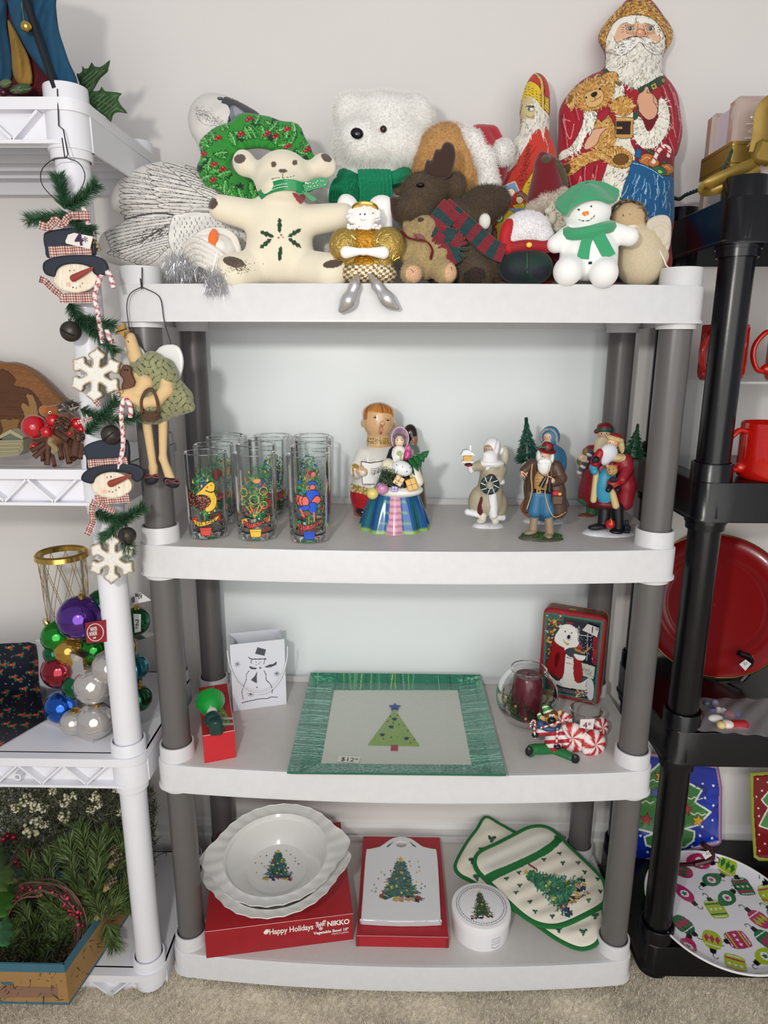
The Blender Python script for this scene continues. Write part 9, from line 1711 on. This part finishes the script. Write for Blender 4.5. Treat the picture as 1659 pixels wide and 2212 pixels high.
def d_red(c):
 c.poly([(1660,1710),(1645,1728),(1660,1745),(1640,1784),(1664,1792),(1720,1790),(1700,1700)], '4c8c4c', 0, 'e8e8dc', 3)
 for x, y in ((1637,1683),(1634,1721),(1638,1746),(1640,1763),(1640,1803),(1652,1823),(1646,1708),(1641,1838),(1658,1690)): c.ell(x, y, 2,2, 'f0dcd8')
square_plate('red_tree_plate', 'red plate with lime green edge and painted tree, cut by the right frame', [(1620,1670),(1760,1660),(1770,1862),(1640,1860),(1628,1852),(1622,1760)], lambda y: .215+.05*(1866-y)/240, '7c1018', 'a8b440', d_red)
easel([(1518,1822),(1524,1828),(1536,1836),(1538,1850),(1530,1858),(1500,1866)], 'dark red plate easel with white price sticker under the blue plate', 'plate_easel', [(1516,1845),(1530,1837),(1538,1848),(1524,1857)], '3c0c14', .165)
def platter():
 z = .0805; c0 = np.array([.668,.062, z+.012]); r = .150; m_ = .06; t = thing('ornament_platter', 'round white platter printed with pink, lime and green Christmas ornaments', 'platter', [c0[0], c0[1], z])
 c = Cv(-100,-100,100,100,3, 'e4e2e8'); PK, LM, GN, K = 'b02c60', 'a4b82c', '1c6a40', '17171c'; rn = random.Random(3)
 def orn(x, y, a, kind, c1_, c2_):
  a = math.radians(a); u = np.array([math.cos(a), math.sin(a)])*1.38; v = np.array([-u[1], u[0]]); p = np.array([x, y]); T = lambda q: [tuple(p+u*i+v*j) for i, j in q]
  if kind == 0: c.poly(T([(-17,0),(-7,-7),(3,-7),(9,-2),(9,2),(3,7),(-7,7)]), c1_, 3); c.ell(x-u[0]*2, y-u[1]*2,6,6, 'e8e6ea'); c.star(x-u[0]*2, y-u[1]*2,5, c2_)
  elif kind == 1:
   c.poly(T([(-11,-5),(-8,-9),(7,-9),(11,-4),(11,4),(7,9),(-8,9),(-11,5)]), c1_, 2)
   for k in (-6,6): c.line(T([(k,-8),(k,8)]),2.4, c2_); c.line(T([(k*1.5,-6),(k*1.5,6)]),1.2, 'e8e6ea')
   for k in (-5,0,5): c.star(*T([(0,k)])[0],3.2, 'f0e8ec', 8,.3)
  else:
   c.poly(T([(-12,0),(-9,-7),(2,-9),(9,-4),(9,4),(2,9),(-9,7)]), c1_, 3)
   for k in (-5,0,5): c.poly(T([(-3,k-2.4),(3,k),(-3,k+2.4),(-7,k)]), c2_)
   c.line(T([(5,-7),(5,7)]),1.4, 'e8e6ea')
  c.poly(T([(9,-3),(14,-2.4),(14,2.4),(9,3)]), K); c.line(T([(14,0),(18,0),(19,3),(17,4)]),1.1, K, 3)
 pts = []
 for _ in range(4000):
  x, y = rn.uniform(-88,88), rn.uniform(-88,88)
  if math.hypot(x, y) < 88 and all(math.hypot(x-a, y-b) > 31 for a, b in pts): pts.append((x, y))
 for i, (x, y) in enumerate(pts): orn(x, y, rn.uniform(0,360), i % 3,(PK, LM, GN)[(i//3+i) % 3],(LM, PK, PK)[(i+i//3) % 3] if i % 2 else GN if (i//3+i) % 3 != 2 else PK)
 rr = np.r_[np.linspace(0,.78,110), np.linspace(.785,1,34)]; th = np.linspace(0,2*math.pi, 401)[:-1]; zz = np.where(rr < .80,0,((rr-.80)/.2)**1.4*.016); RR, TH = np.meshgrid(rr, th, indexing='ij'); X = r*RR*np.cos(TH); Y = r*RR*np.sin(TH); V = np.stack([c0[0]+X, c0[1]+Y, c0[2]+zz[:, None]+Y*m_],-1).reshape(-1,3); ca_, sa = math.cos(.5), math.sin(.5); px = (X*ca_-Y*sa)/r*100; py = (X*sa+Y*ca_)/r*100; g = G(); g.grid(V, len(rr),400, c.at(px.ravel(), py.ravel()), cv=True); g.grid(V.reshape(len(rr),400,3)[::12].reshape(-1,3)-[0,0,.003], len(rr[::12]),400, 'e4e2e8', cv=True)
 a = np.linspace(0,6.2832,101)[:-1]; build('platter_body', g, mat('melamine', rough=.15, coat=.4), t); g = G('e8e6ea'); g.tube(np.stack([c0[0]+r*np.cos(a), c0[1]+r*np.sin(a), c0[2]+.0150+r*np.sin(a)*m_],1),.0022,8, closed=True); build('rim', g, m_cer, t)
platter()
g = G('b8bcc0'); g.box(Z(1682,1920,.09),(.04,.03,.02), R=rz(20), b=.001); tag(build('card_stack', g, m_card, loc=Z(1682,1925,.0805), smooth=False), 'small stack of blue edged white cards behind the ornament platter', 'cards')
